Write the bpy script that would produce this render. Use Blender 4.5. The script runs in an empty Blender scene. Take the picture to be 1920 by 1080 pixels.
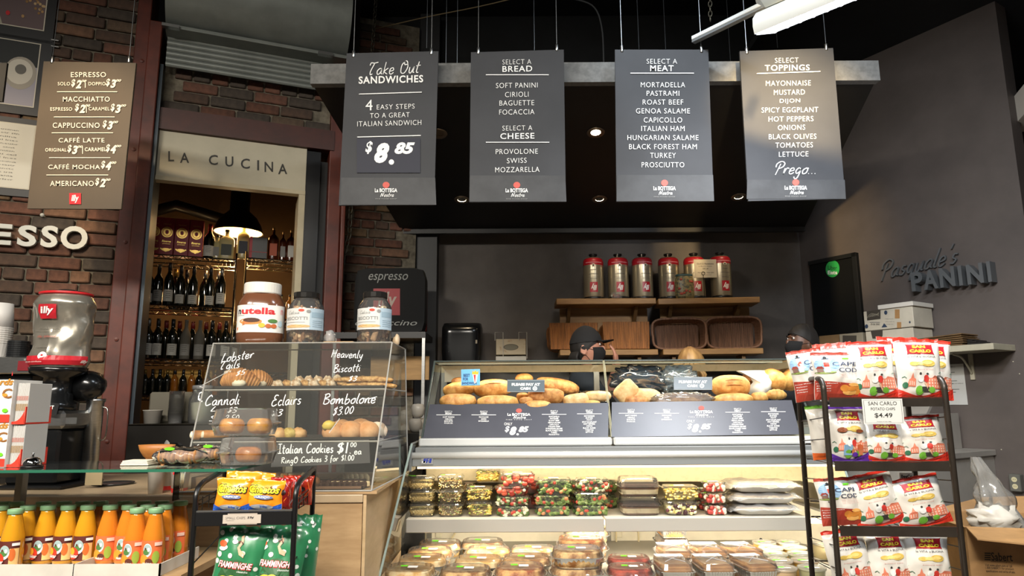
import bpy, math, random
from mathutils import Vector, Matrix, noise
R=math.radians; PI=math.pi
random.seed(7)
sc=bpy.context.scene; C=sc.collection
# ------------------------------------------------------------ camera, world, exposure, large lights
PITCH=R(9.68); ROLL=R(-.35); F=1280.0; CZ=1.2
cd=bpy.data.cameras.new('camera'); cam=bpy.data.objects.new('camera',cd); C.objects.link(cam)
cd.lens=24; cd.sensor_width=36; cd.clip_start=.05
cam.location=(0,0,CZ)
CM=Matrix.Rotation(PI/2+PITCH,3,'X')@Matrix.Rotation(ROLL,3,'Z')
cam.rotation_euler=CM.to_euler(); sc.camera=cam
w=bpy.data.worlds.new('world'); sc.world=w; w.use_nodes=True
w.node_tree.nodes['Background'].inputs[0].default_value=(.75,.68,.6,1)
w.node_tree.nodes['Background'].inputs[1].default_value=.07
sc.view_settings.view_transform='Standard'; sc.view_settings.look='None'
sc.view_settings.gamma=1; sc.view_settings.use_curve_mapping=False; sc.view_settings.exposure=0.32
def light(kind,name,loc,power,col,size=.2,sizey=None,target=None,spot=60,blend=.6):
    l=bpy.data.lights.new(name,kind); o=bpy.data.objects.new(name,l); C.objects.link(o)
    l.energy=power; l.color=col; o.location=loc
    if kind=='AREA':
        l.shape='RECTANGLE'; l.size=size; l.size_y=sizey or size
        if 'shop' in name: l.spread=R(120)
    elif kind=='SPOT': l.spot_size=R(spot); l.spot_blend=blend; l.shadow_soft_size=size
    else: l.shadow_soft_size=size
    if target is not None:
        o.rotation_euler=(Vector(target)-Vector(loc)).to_track_quat('-Z','Y').to_euler()
    return o
WARM=(1,.76,.48); NEUT=(1,.93,.82); COOL=(.8,.9,1)
# the shop's own ceiling lamps, behind and above the viewer
light('AREA','shop_ceiling_light',(-.4,-1.2,3.6),120,NEUT,2.4,.4,(0,1.5,.2))
light('AREA','shop_ceiling_light',(1.45,1.25,3.85),24,COOL,.75,.22,(1.3,3.4,.8))
light('AREA','shop_ceiling_light',(-2.6,-.6,3.6),60,NEUT,1.2,.3,(-1.6,2.2,.5))
light('SPOT','track_spot_warm',(.95,1.6,3.0),620,(1,.72,.36),.04,None,(1.44,3.3,2.70),30,1)
light('SPOT','track_spot_warm',(-2.1,1.3,3.6),200,WARM,.05,None,(-2.2,3.3,2.6),26,.9)
light('SPOT','track_spot_white',(.35,1.8,4.2),130,COOL,.05,None,(.80,3.3,3.0),30,.9)
light('SPOT','track_spot_warm',(-3.2,2.2,3.6),60,WARM,.05,None,(-2.9,4.2,2.0),50,.9)
sc.cycles.transparent_max_bounces=32; sc.cycles.max_bounces=8

# ------------------------------------------------------------ unprojection helpers
def ray(px,py):
    return CM@Vector(((px-960)/F,-(py-540)/F,-1.0))
CAM=Vector((0,0,CZ))
def P(px,py,Y):
    d=ray(px,py); return CAM+d*(Y/d.y)
def PZ(px,py,z):
    d=ray(px,py); return CAM+d*((z-CZ)/d.z)
def PPL(px,py,p0,n):
    d=ray(px,py); return CAM+d*((p0-CAM).dot(n)/d.dot(n))
class Frame:
    """vertical wall plane: local x along it, local -y towards the viewer, z up"""
    def __init__(s,o,a):
        s.o=Vector((o[0],o[1],0)); s.a=a
        s.ex=Vector((math.cos(a),math.sin(a),0)); s.ey=Vector((-math.sin(a),math.cos(a),0))
    def px(s,px,py,yo=0.0):
        q=PPL(px,py,s.o+s.ey*yo,s.ey)-s.o
        return q.dot(s.ex),q.z
    def w(s,x,y,z): return s.o+s.ex*x+s.ey*y+Vector((0,0,z))
F0=Frame((0,0,0),0)
# ------------------------------------------------------------ materials
def lin(c):
    if isinstance(c,str):
        c=tuple(int(c[i:i+2],16)/255 for i in (0,2,4))
    return tuple((x/12.92 if x<=.04045 else ((x+.055)/1.055)**2.4) for x in c)
MC={}
def mat(name,col,rough=.6,metal=0,noise_s=0,var=.15,col2=None,bump=0,emit=0,spec=.5,coat=0,stretch=None,trans=0,detail=4,contrast=None):
    key=name
    if key in MC: return MC[key]
    m=bpy.data.materials.new(name); m.use_nodes=True; nt=m.node_tree; b=nt.nodes['Principled BSDF']
    c=lin(col); b.inputs['Base Color'].default_value=(*c,1)
    b.inputs['Roughness'].default_value=rough; b.inputs['Metallic'].default_value=metal
    b.inputs['Specular IOR Level'].default_value=spec
    b.inputs['Coat Weight'].default_value=coat
    b.inputs['Transmission Weight'].default_value=trans
    if emit:
        b.inputs['Emission Color'].default_value=(*c,1); b.inputs['Emission Strength'].default_value=emit
    if noise_s:
        tc=nt.nodes.new('ShaderNodeTexCoord'); n=nt.nodes.new('ShaderNodeTexNoise')
        n.inputs['Scale'].default_value=noise_s; n.inputs['Detail'].default_value=detail; n.inputs['Roughness'].default_value=.6
        src=tc.outputs['Object']
        if stretch:
            mp=nt.nodes.new('ShaderNodeMapping'); mp.inputs['Scale'].default_value=stretch
            nt.links.new(src,mp.inputs[0]); src=mp.outputs[0]
        nt.links.new(src,n.inputs['Vector'])
        r=nt.nodes.new('ShaderNodeValToRGB')
        c2=lin(col2) if col2 else tuple(x*(1-var*2) for x in c)
        c1=c if col2 else tuple(min(1,x*(1+var)) for x in c)
        lo,hi=contrast or (.35,.65)
        r.color_ramp.elements[0].position=lo; r.color_ramp.elements[1].position=hi
        r.color_ramp.elements[0].color=(*c2,1); r.color_ramp.elements[1].color=(*c1,1)
        nt.links.new(n.outputs['Fac'],r.inputs[0]); nt.links.new(r.outputs[0],b.inputs['Base Color'])
        if bump:
            bp=nt.nodes.new('ShaderNodeBump'); bp.inputs['Strength'].default_value=bump; bp.inputs['Distance'].default_value=.01
            nt.links.new(n.outputs['Fac'],bp.inputs['Height']); nt.links.new(bp.outputs[0],b.inputs['Normal'])
    MC[key]=m; return m
def glass(name,tint='FFFFFF',white=0.0,refl=1.0,rough=.03,ior=1.5,fcol='FFFFFF'):
    """thin clear sheet: see-through plus mirror sheen by Fresnel, optional milky film"""
    if name in MC: return MC[name]
    m=bpy.data.materials.new(name); m.use_nodes=True; nt=m.node_tree; nt.nodes.remove(nt.nodes['Principled BSDF'])
    out=nt.nodes['Material Output']
    t=nt.nodes.new('ShaderNodeBsdfTransparent'); t.inputs[0].default_value=(*lin(tint),1)
    g=nt.nodes.new('ShaderNodeBsdfGlossy'); g.inputs['Roughness'].default_value=rough; g.inputs[0].default_value=(refl,refl,refl,1)
    f=nt.nodes.new('ShaderNodeFresnel'); f.inputs[0].default_value=ior
    mx=nt.nodes.new('ShaderNodeMixShader'); nt.links.new(f.outputs[0],mx.inputs[0])
    src=t.outputs[0]
    if white:
        d=nt.nodes.new('ShaderNodeBsdfDiffuse'); d.inputs[0].default_value=(*lin(fcol),1)
        m2=nt.nodes.new('ShaderNodeMixShader'); m2.inputs[0].default_value=white
        nt.links.new(src,m2.inputs[1]); nt.links.new(d.outputs[0],m2.inputs[2]); src=m2.outputs[0]
    nt.links.new(src,mx.inputs[1]); nt.links.new(g.outputs[0],mx.inputs[2]); nt.links.new(mx.outputs[0],out.inputs[0])
    MC[name]=m; return m
# ------------------------------------------------------------ mesh builder
class MB:
    def __init__(s): s.v=[]; s.f=[]; s.m=[]; s.mats=[]; s.cur=0; s.sm=[]; s.smooth=False
    def use(s,m,smooth=None):
        if m not in s.mats: s.mats.append(m)
        s.cur=s.mats.index(m)
        if smooth is not None: s.smooth=smooth
        return s
    def add(s,vs,fs):
        b=len(s.v); s.v+= [tuple(v) for v in vs]
        for f in fs: s.f.append(tuple(i+b for i in f)); s.m.append(s.cur); s.sm.append(s.smooth)
        return s
    def box(s,x0,x1,y0,y1,z0,z1,M=None,c=0):
        if x0>x1:x0,x1=x1,x0
        if y0>y1:y0,y1=y1,y0
        if z0>z1:z0,z1=z1,z0
        if c<=0:
            vs=[Vector((x,y,z)) for z in (z0,z1) for (x,y) in ((x0,y0),(x1,y0),(x1,y1),(x0,y1))]
            fs=[(3,2,1,0),(4,5,6,7),(0,1,5,4),(1,2,6,5),(2,3,7,6),(3,0,4,7)]
        else:
            c=min(c,(x1-x0)*.49,(y1-y0)*.49,(z1-z0)*.49)
            vs=[];
            idx={}
            for ix,(xa,sx) in enumerate(((x0,1),(x1,-1))):
                for iy,(ya,sy) in enumerate(((y0,1),(y1,-1))):
                    for iz,(za,sz) in enumerate(((z0,1),(z1,-1))):
                        idx[ix,iy,iz]=len(vs)
                        vs+=[Vector((xa,ya+sy*c,za+sz*c)),Vector((xa+sx*c,ya,za+sz*c)),Vector((xa+sx*c,ya+sy*c,za))]
            I=lambda ix,iy,iz,k:idx[ix,iy,iz]+k
            fs=[(I(0,0,0,0),I(0,0,1,0),I(0,1,1,0),I(0,1,0,0)),(I(1,0,0,0),I(1,1,0,0),I(1,1,1,0),I(1,0,1,0)),
                (I(0,0,0,1),I(1,0,0,1),I(1,0,1,1),I(0,0,1,1)),(I(0,1,0,1),I(0,1,1,1),I(1,1,1,1),I(1,1,0,1)),
                (I(0,0,0,2),I(0,1,0,2),I(1,1,0,2),I(1,0,0,2)),(I(0,0,1,2),I(1,0,1,2),I(1,1,1,2),I(0,1,1,2))]
            for a in (0,1):
                for b in (0,1):
                    fs.append((I(a,b,0,0),I(a,b,0,1),I(a,b,1,1),I(a,b,1,0)))
                    fs.append((I(a,0,b,0),I(a,1,b,0),I(a,1,b,2),I(a,0,b,2)))
                    fs.append((I(0,a,b,1),I(0,a,b,2),I(1,a,b,2),I(1,a,b,1)))
                    for d in (0,1): fs.append((I(a,b,d,0),I(a,b,d,1),I(a,b,d,2)))
        if M is not None: vs=[M@v for v in vs]
        return s.add(vs,fs)
    def lathe(s,prof,n=24,o=(0,0,0),sx=1,sy=1,M=None,cap=True,flute=0,nf=0):
        vs=[];fs=[];o=Vector(o)
        for (r,z) in prof:
            for i in range(n):
                a=2*PI*i/n; rr=r*(1+(flute*math.cos(nf*a) if nf else 0)) if not flute or nf else r*(1+flute*(i%2))
                vs.append(o+Vector((rr*math.cos(a)*sx,rr*math.sin(a)*sy,z)))
        for k in range(len(prof)-1):
            for i in range(n):
                j=(i+1)%n; fs.append((k*n+i,k*n+j,(k+1)*n+j,(k+1)*n+i))
        if cap:
            if prof[0][0]>1e-6: fs.append(tuple(range(n-1,-1,-1)))
            if prof[-1][0]>1e-6: fs.append(tuple((len(prof)-1)*n+i for i in range(n)))
        if M is not None: vs=[M@v for v in vs]
        return s.add(vs,fs)
    def sup(s,prof,n=40,p=4,sx=1,sy=1,o=(0,0,0),cap=True,flute=0,M=None):
        """stack of superellipse rings: prof=(scale,z)"""
        vs=[];fs=[];o=Vector(o)
        for (r,z) in prof:
            for i in range(n):
                a=2*PI*i/n; ca,sa=math.cos(a),math.sin(a)
                k=(abs(ca)**p+abs(sa)**p)**(-1/p)*(1+(flute if i%2 else 0))
                vs.append(o+Vector((r*k*ca*sx,r*k*sa*sy,z)))
        for k in range(len(prof)-1):
            for i in range(n):
                j=(i+1)%n; fs.append((k*n+i,k*n+j,(k+1)*n+j,(k+1)*n+i))
        if cap:
            fs.append(tuple(range(n-1,-1,-1))); fs.append(tuple((len(prof)-1)*n+i for i in range(n)))
        if M is not None: vs=[M@v for v in vs]
        return s.add(vs,fs)
    def tube(s,pts,r=.005,n=8,closed=False,cap=True):
        pts=[Vector(p) for p in pts]; N=len(pts); vs=[];fs=[]; prev=None
        for i,p in enumerate(pts):
            if closed: t=(pts[(i+1)%N]-pts[i-1])
            else: t=pts[min(i+1,N-1)]-pts[max(i-1,0)]
            t.normalize()
            if prev is None:
                u=t.cross(Vector((0,0,1)));
                if u.length<.1: u=t.cross(Vector((0,1,0)))
            else: u=prev-t*prev.dot(t)
            if u.length<1e-6: u=t.orthogonal()
            u.normalize(); prev=u; v=t.cross(u); rr=r[i] if isinstance(r,(list,tuple)) else r
            for k in range(n):
                a=2*PI*k/n; vs.append(p+(u*math.cos(a)+v*math.sin(a))*rr)
        for i in range(N if closed else N-1):
            j=(i+1)%N
            for k in range(n):
                l=(k+1)%n; fs.append((i*n+k,i*n+l,j*n+l,j*n+k))
        if cap and not closed: fs+= [tuple(range(n-1,-1,-1)),tuple((N-1)*n+k for k in range(n))]
        return s.add(vs,fs)
    def grid(s,fn,nu,nv,close=False):
        vs=[fn(i/nu,j/nv) for j in range(nv+1) for i in range(nu+1)]
        fs=[(j*(nu+1)+i,j*(nu+1)+i+1,(j+1)*(nu+1)+i+1,(j+1)*(nu+1)+i) for j in range(nv) for i in range(nu)]
        return s.add(vs,fs)
    def blob(s,c,r,nu=10,nv=6,amp=.1,fr=2.0,seed=0,M=None,sup=1.0):
        c=Vector(c); vs=[];fs=[]
        for j in range(nv+1):
            th=PI*j/nv
            for i in range(nu):
                a=2*PI*i/nu
                d=Vector((math.sin(th)*math.cos(a),math.sin(th)*math.sin(a),math.cos(th)))
                if sup!=1: d=Vector([math.copysign(abs(q)**sup,q) for q in d])
                k=1+amp*noise.noise(d*fr+Vector((seed*3.1,seed*1.7,seed)))
                q=Vector((d.x*r[0],d.y*r[1],d.z*r[2]))*k
                if M is not None: q=M@q
                vs.append(c+q)
        for j in range(nv):
            for i in range(nu):
                k=(i+1)%nu; fs.append((j*nu+i,(j+1)*nu+i,(j+1)*nu+k,j*nu+k))
        return s.add(vs,fs)
    def mesh(s,name):
        me=bpy.data.meshes.new(name); me.from_pydata(s.v,[],s.f)
        for m in s.mats: me.materials.append(m)
        if len(s.mats)>1: me.polygons.foreach_set('material_index',s.m)
        if any(s.sm): me.polygons.foreach_set('use_smooth',s.sm)
        me.update(); return me
    def build(s,name,m=None,parent=None,smooth=None,loc=None,rot=None,kind=None,label=None,bev=0):
        if m is not None: s.mats=[m]; s.m=[0]*len(s.m)
        if smooth is not None: s.sm=[smooth]*len(s.f)
        o=bpy.data.objects.new(name,s.mesh(name)); C.objects.link(o)
        if parent is not None: o.parent=parent
        if loc is not None: o.location=loc
        if rot is not None: o.rotation_euler=rot if isinstance(rot,(tuple,list)) else (0,0,rot)
        if kind: o['kind']=kind
        if label: o['label']=label
        if bev:
            b=o.modifiers.new('bevel','BEVEL'); b.width=bev; b.segments=2; b.limit_method='ANGLE'
        return o
def tag(o,label=None,cat=None,group=None,kind=None):
    if label: o['label']=label
    if cat: o['category']=cat
    if group: o['group']=group
    if kind: o['kind']=kind
    return o
def thing(name,label,cat,loc=(0,0,0),rot=0,group=None):
    o=bpy.data.objects.new(name,None); C.objects.link(o); o.empty_display_size=.05
    o.location=loc; o.rotation_euler=rot if isinstance(rot,(tuple,list)) else (0,0,rot)
    return tag(o,label,cat,group)
def kids(o): return [c for c in bpy.data.objects if c.parent==o]
def dup(root,loc,rot=None,label=None,scale=None,group=None,relabel=None):
    r=root.copy(); C.objects.link(r); r.location=loc
    if rot is not None: r.rotation_euler=rot if isinstance(rot,(tuple,list)) else (0,0,rot)
    if scale is not None: r.scale=scale if isinstance(scale,(tuple,list)) else (scale,)*3
    if label: r['label']=label
    if group: r['group']=group
    for ch in KID(root):
        c=ch.copy(); C.objects.link(c); c.parent=r
        for g in KID(ch):
            d=g.copy(); C.objects.link(d); d.parent=c
    return r
_kc={}
def KID(o):
    if o.name not in _kc: _kc[o.name]=[c for c in o.children]
    return _kc[o.name]
ORD=['first','second','third','fourth','fifth','sixth','seventh','eighth','ninth','tenth','eleventh','twelfth','thirteenth']
# ------------------------------------------------------------ lettering
TC={}
def text2d(s,bold=0,shear=0,spacing=1.0,res=3):
    k=(s,bold,shear,spacing,res)
    if k in TC: return TC[k]
    cu=bpy.data.curves.new('t','FONT'); cu.body=s; cu.resolution_u=res; cu.offset=bold; cu.shear=shear; cu.space_character=spacing
    cu.fill_mode='FRONT' if hasattr(cu,'fill_mode') else cu.fill_mode
    o=bpy.data.objects.new('t',cu); me=bpy.data.meshes.new_from_object(o)
    vs=[(v.co.x,v.co.y) for v in me.vertices]; fs=[tuple(p.vertices) for p in me.polygons]
    x0=min(v[0] for v in vs); x1=max(v[0] for v in vs); y0=min(v[1] for v in vs); y1=max(v[1] for v in vs)
    n=[((x-x0)/(x1-x0),(y-y0)/(y1-y0)) for x,y in vs]
    bpy.data.objects.remove(o); bpy.data.curves.remove(cu); bpy.data.meshes.remove(me)
    TC[k]=(n,fs,(x1-x0)/(y1-y0)); return TC[k]
# single-line handwriting: strokes on x 0..w, baseline 0, x-height .5, capital 1
H={
'a':(.5,[[(.42,.42),(.25,.5),(.06,.3),(.12,.03),(.3,.08),(.42,.45),(.4,.1),(.52,.04)]]),
'b':(.48,[[(.08,1),(.08,.02),(.25,-.02),(.42,.2),(.34,.45),(.1,.35)]]),
'c':(.42,[[(.38,.42),(.22,.5),(.06,.25),(.18,0),(.4,.1)]]),
'd':(.5,[[(.4,.42),(.2,.5),(.06,.25),(.15,.02),(.34,.1),(.46,1),(.42,.1),(.52,.02)]]),
'e':(.44,[[(.06,.22),(.36,.3),(.28,.5),(.08,.4),(.08,.08),(.24,-.02),(.42,.12)]]),
'f':(.36,[[(.4,.9),(.26,1),(.16,.7),(.12,-.3)],[(.02,.45),(.34,.5)]]),
'g':(.48,[[(.4,.42),(.2,.5),(.06,.25),(.18,.02),(.38,.2),(.42,.48),(.36,-.3),(.18,-.42),(.06,-.25)]]),
'i':(.22,[[(.08,.48),(.06,.08),(.2,.03)],[(.12,.68),(.13,.72)]]),
'k':(.44,[[(.08,1),(.06,0)],[(.38,.5),(.1,.22),(.4,0)]]),
'l':(.2,[[(.12,1),(.06,.1),(.2,.03)]]),
'm':(.74,[[(.05,.48),(.07,0),(.12,.35),(.28,.5),(.34,0),(.4,.35),(.56,.5),(.6,.05),(.72,.05)]]),
'n':(.5,[[(.05,.48),(.07,0),(.14,.38),(.32,.5),(.36,.05),(.5,.05)]]),
'o':(.46,[[(.26,.5),(.06,.3),(.14,0),(.36,.08),(.4,.38),(.24,.5),(.46,.46)]]),
'q':(.48,[[(.38,.42),(.2,.5),(.06,.25),(.18,.02),(.38,.2),(.4,.48),(.36,-.4),(.5,-.15)]]),
'r':(.38,[[(.06,.48),(.08,0),(.14,.35),(.26,.5),(.38,.44)]]),
's':(.38,[[(.34,.45),(.16,.48),(.12,.3),(.32,.18),(.22,0),(.03,.05)]]),
't':(.36,[[(.2,.9),(.14,.08),(.32,.02)],[(.02,.55),(.38,.6)]]),
'u':(.5,[[(.06,.48),(.08,.08),(.24,0),(.38,.4),(.42,.48),(.4,.06),(.52,.04)]]),
'v':(.42,[[(.04,.48),(.18,0),(.38,.5)]]),
'y':(.46,[[(.06,.48),(.12,.1),(.3,.12),(.42,.5),(.3,-.25),(.12,-.42),(.04,-.25)]]),
'A':(.65,[[(.02,0),(.34,1),(.6,0)],[(.14,.4),(.52,.42)]]),
'B':(.6,[[(.12,1),(.1,0)],[(.02,.92),(.36,1.02),(.48,.78),(.14,.54),(.48,.44),(.54,.15),(.3,-.02),(.06,.04)]]),
'C':(.62,[[(.56,.82),(.42,1),(.16,.72),(.06,.3),(.2,0),(.58,.16)]]),
'E':(.6,[[(.58,.94),(.3,1),(.2,.72),(.42,.58),(.14,.5),(.06,.15),(.26,-.02),(.56,.14)]]),
'H':(.65,[[(.12,1),(.06,0)],[(.56,1),(.5,0)],[(.04,.48),(.62,.56)]]),
'I':(.46,[[(.02,1),(.46,1.02)],[(.24,1),(.22,0)],[(.0,0),(.44,.02)]]),
'L':(.5,[[(.22,1),(.12,.5),(.08,.02),(.3,.06),(.48,.04)]]),
'N':(.7,[[(.0,-.05),(.14,.9),(.4,.05),(.62,1.1)]]),
'O':(.7,[[(.36,1),(.1,.7),(.14,.1),(.44,.02),(.62,.5),(.46,.98),(.28,.94),(.34,.7),(.6,.76)]]),
'P':(.66,[[(.3,.85),(.2,-.1)],[(.02,.55),(.02,.85),(.3,1.05),(.6,.9),(.56,.6),(.3,.45)]]),
'R':(.6,[[(.1,1),(.08,0)],[(.02,.92),(.36,1.0),(.46,.76),(.12,.52),(.54,0)]]),
'S':(.5,[[(.46,.88),(.28,1),(.08,.78),(.4,.4),(.36,.08),(.04,.06)]]),
'T':(.62,[[(.0,.78),(.06,1.0),(.3,.96),(.64,1.02)],[(.36,.96),(.16,.3),(.2,.02),(.36,.08)]]),
'$':(.5,[[(.44,.82),(.22,.88),(.1,.66),(.38,.42),(.3,.12),(.04,.14)],[(.34,1.06),(.18,-.08)]]),
'0':(.48,[[(.24,.95),(.06,.6),(.14,.05),(.34,.12),(.42,.6),(.24,.95)]]),
'1':(.24,[[(.14,1),(.1,0)]]),
'2':(.5,[[(.06,.78),(.24,1),(.4,.75),(.04,.04),(.48,.06)]]),
'3':(.48,[[(.06,.92),(.34,.98),(.38,.74),(.16,.54),(.44,.34),(.26,0),(.03,.08)]]),
'4':(.5,[[(.24,.98),(.05,.4),(.46,.44)],[(.36,.7),(.32,0)]]),
'5':(.48,[[(.44,.96),(.16,.94),(.1,.56),(.38,.46),(.34,.06),(.03,.04)]]),
'8':(.5,[[(.42,.85),(.24,1),(.1,.78),(.4,.35),(.26,0),(.06,.2),(.2,.5),(.42,.85)]]),
'.':(.2,[[(.06,.0),(.1,.03)]]),"'":(.16,[[(.12,1.05),(.06,.8)]]),' ':(.35,[]),
}
def cr(pts,n=4):
    if len(pts)<3: return pts
    out=[]; q=[pts[0]]+list(pts)+[pts[-1]]
    for i in range(1,len(q)-2):
        p0,p1,p2,p3=q[i-1:i+3]
        for k in range(n):
            t=k/n
            out.append(tuple(.5*((2*b)+(-a+c)*t+(2*a-5*b+4*c-d)*t*t+(-a+3*b-3*c+d)*t**3) for a,b,c,d in zip(p0,p1,p2,p3)))
    out.append(pts[-1]); return out
def hand2d(s,thick=.09,shear=.25,n=4):
    k=(s,thick,shear,n,'h')
    if k in TC: return TC[k]
    vs=[];fs=[];x=0
    for ch in s:
        wd,st=H[ch]
        for line in st:
            pts=cr(line,n); pts=[(x+a+shear*b,b) for a,b in pts]
            b0=len(vs); N=len(pts)
            for i,p in enumerate(pts):
                q0=pts[max(i-1,0)]; q1=pts[min(i+1,N-1)]; dx,dy=q1[0]-q0[0],q1[1]-q0[1]; L=math.hypot(dx,dy) or 1
                hw=thick/2*(.75+.25*min(1,i,N-1-i)); vs+=[(p[0]-dy/L*hw,p[1]+dx/L*hw),(p[0]+dy/L*hw,p[1]-dx/L*hw)]
            for i in range(N-1): fs.append((b0+2*i,b0+2*i+1,b0+2*i+3,b0+2*i+2))
        x+=wd+.05
    x0=min(v[0] for v in vs); x1=max(v[0] for v in vs); y0=min(v[1] for v in vs); y1=max(v[1] for v in vs)
    TC[k]=([((a-x0)/(x1-x0),(b-y0)/(y1-y0)) for a,b in vs],fs,(x1-x0)/(y1-y0)); return TC[k]
class Print:
    """flat print on a surface; m(x,y,layer)->point. flip=1 when y runs down (pixels)"""
    def __init__(s,m,flip=True): s.mb=MB(); s.m=m; s.fl=-1 if flip else 1; s.layer=1
    def _put(s,vs,fs,mt):
        s.mb.use(mt); s.mb.add([s.m(x,y,s.layer) for x,y in vs],fs)
    def glyphs(s,g,cx,cy,w,h,mt,dy=0):
        n,fs,_=g; s.layer+=.0
        s._put([(cx-w/2+x*w,cy+s.fl*(y-.5)*h+dy*(x-.5)) for x,y in n],fs,mt)
    def text(s,t,cx,cy,w,h,mt,bold=0,shear=0,sp=1.0,res=3,dy=0): s.glyphs(text2d(t,bold,shear,sp,res),cx,cy,w,h,mt,dy)
    def hand(s,t,cx,cy,w,h,mt,th=.09,shear=.25,dy=0): s.glyphs(hand2d(t,th,shear),cx,cy,w,h,mt,dy)
    def rect(s,x0,y0,x1,y1,mt,nx=1,ny=1,sk=0):
        vs=[(x0+(x1-x0)*i/nx+sk*j/ny,y0+(y1-y0)*j/ny) for j in range(ny+1) for i in range(nx+1)]
        s._put(vs,[(j*(nx+1)+i,j*(nx+1)+i+1,(j+1)*(nx+1)+i+1,(j+1)*(nx+1)+i) for j in range(ny) for i in range(nx)],mt)
    def disc(s,cx,cy,rx,ry,mt,n=16,rings=2):
        vs=[(cx,cy)]+[(cx+rx*k/rings*math.cos(2*PI*i/n),cy+ry*k/rings*math.sin(2*PI*i/n)) for k in range(1,rings+1) for i in range(n)]
        fs=[(0,1+i,1+(i+1)%n) for i in range(n)]
        for k in range(rings-1):
            for i in range(n): a=1+k*n; fs.append((a+i,a+n+i,a+n+(i+1)%n,a+(i+1)%n))
        s._put(vs,fs,mt)
    def poly(s,pts,mt): s._put(pts,[tuple(range(len(pts)))],mt)
    def strip(s,pts,w,mt):
        vs=[];N=len(pts)
        for i,p in enumerate(pts):
            q0=pts[max(i-1,0)]; q1=pts[min(i+1,N-1)]; dx,dy=q1[0]-q0[0],q1[1]-q0[1]; L=math.hypot(dx,dy) or 1
            vs+=[(p[0]-dy/L*w/2,p[1]+dx/L*w/2),(p[0]+dy/L*w/2,p[1]-dx/L*w/2)]
        s._put(vs,[(2*i,2*i+1,2*i+3,2*i+2) for i in range(N-1)],mt)
    def up(s,k=1): s.layer+=k; return s
    def build(s,name,parent,label=None):
        o=s.mb.build(name,None,parent,label=label,kind='stuff' if ('letter' in name and len(s.mb.f)>60) or name in('bag_print','carton_print','label_print','can_print') else None); return o
def plane_map(p0,n,eps=.0012,M=None):
    """pixel -> point on the plane, lifted towards the viewer per layer; M maps world to the parent's space"""
    n=Vector(n).normalized(); p0=Vector(p0)
    if (CAM-p0).dot(n)<0: n=-n
    def m(x,y,l):
        q=PPL(x,y,p0,n)+n*eps*l
        return M@q if M is not None else q
    return m
# common materials
WH=mat('print_white','E8E8E4',.7); BK=mat('print_black','15151A',.7); RD=mat('print_red','C8202A',.6)
STEEL=mat('brushed_steel','B8B9B8',.32,1,noise_s=30,var=.06,stretch=(1,1,12))
CHROME=mat('chrome_wire','C8C8C4',.18,1)
BLKM=mat('black_metal','121213',.35,spec=.5)
# ------------------------------------------------------------ frames of the place
FS=Frame(P(80,600,4.0),R(22))         # brick wall and storefront on the left
cR=P(1510,600,5.35); FR=Frame(cR,R(-58))  # angled wall on the right
YB=5.35
def struct(mb,name,m,parent=None,loc=None,rot=None,bev=0):
    o=mb.build(name,m,parent,loc=loc,rot=rot,bev=bev)
    if parent is None: o['kind']='structure'
    return o
M_floor=mat('dark_tile_floor','5A5048',.35,noise_s=3,var=.2)
M_ceil=mat('black_painted_ceiling','17191B',.85,noise_s=2,var=.2)
M_back=mat('grey_painted_wall','5C5652',.7,noise_s=6,var=.07,bump=.05)
M_right=mat('taupe_painted_wall','544C48',.62,noise_s=5,var=.06,bump=.05)
struct(MB().box(-6,6,-3,9,-.06,0),'floor',M_floor)
struct(MB().box(-6,6,-3,9,4.45,4.55),'ceiling',M_ceil)
struct(MB().box(-.95,cR.x+.25,YB,YB+.12,0,2.95),'wall_back',M_back)
struct(MB().box(-1.6,cR.x+.25,YB-.02,YB+.12,2.95,4.45),'wall_back_upper',M_ceil)
# right wall: angled, ends at a free edge
xr1,_=FR.px(1896,230)
struct(MB().box(1.75,4.6,2.9,5.6,3.75,3.8),'ceiling_right',M_ceil)
struct(MB().box(.9,5,.1,.3,3.25,4.45),'shade_bulkhead',mat('white_soffit','D8D2C6',.8))  # unseen bulkhead, added to shade the upper right wall
o=struct(MB().box(0,xr1,0,.14,0,4.45),'wall_right',M_right,loc=FR.o,rot=FR.a)
struct(MB().box(-3,6,-.1,0,0,4.45),'wall_far_right',mat('brown_far_wall','2E211A',.8),loc=(5.2,4.6,0),rot=R(-75))
mb=MB(); mb.box(0,2.2,-.5,.1,2.95,3.12)
struct(mb,'trim_1',mat('white_soffit','D8D2C6',.8),loc=P(1890,190,4.2).xy.to_3d(),rot=R(-20))
# electrical conduit, dark pipes and cables below the black ceiling
def pipe(name,label,pts,r,m,cat='pipe'):
    return tag(MB().tube(pts,r,8).build(name,m,smooth=True),label,cat)
pipe('ceiling_pipe','dark sagging pipe running across the black ceiling above the bread board',[P(700,-60,6.2),P(1000,-40,6.0),P(1300,30,5.8),P(1500,70,5.6)],.05,mat('dark_pipe','232629',.6))
pipe('hanging_cable','thin tan cable strung from the brick pier to the upper middle',cr([tuple(P(700,55,4.9)),tuple(P(800,32,4.6)),tuple(P(900,12,4.4)),tuple(P(1000,-12,4.2))],6),.004,mat('tan_cable','7A6A4C',.7),'cable')
pipe('ceiling_cable','grey cable drooping behind the bread and meat boards',cr([tuple(P(1060,-5,4.4)),tuple(P(1110,10,4.4)),tuple(P(1128,50,4.4)),tuple(P(1132,118,4.4))],6),.006,mat('grey_cable','3E4042',.7),'cable')
pipe('yellow_cable','yellow cable hanging in the dark corner at the top right',cr([tuple(P(1893,-10,4.6)),tuple(P(1899,40,4.6)),tuple(P(1905,74,4.6)),tuple(P(1925,84,4.6))],6),.008,mat('yellow_cable','9A8A2A',.6),'cable')
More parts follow.
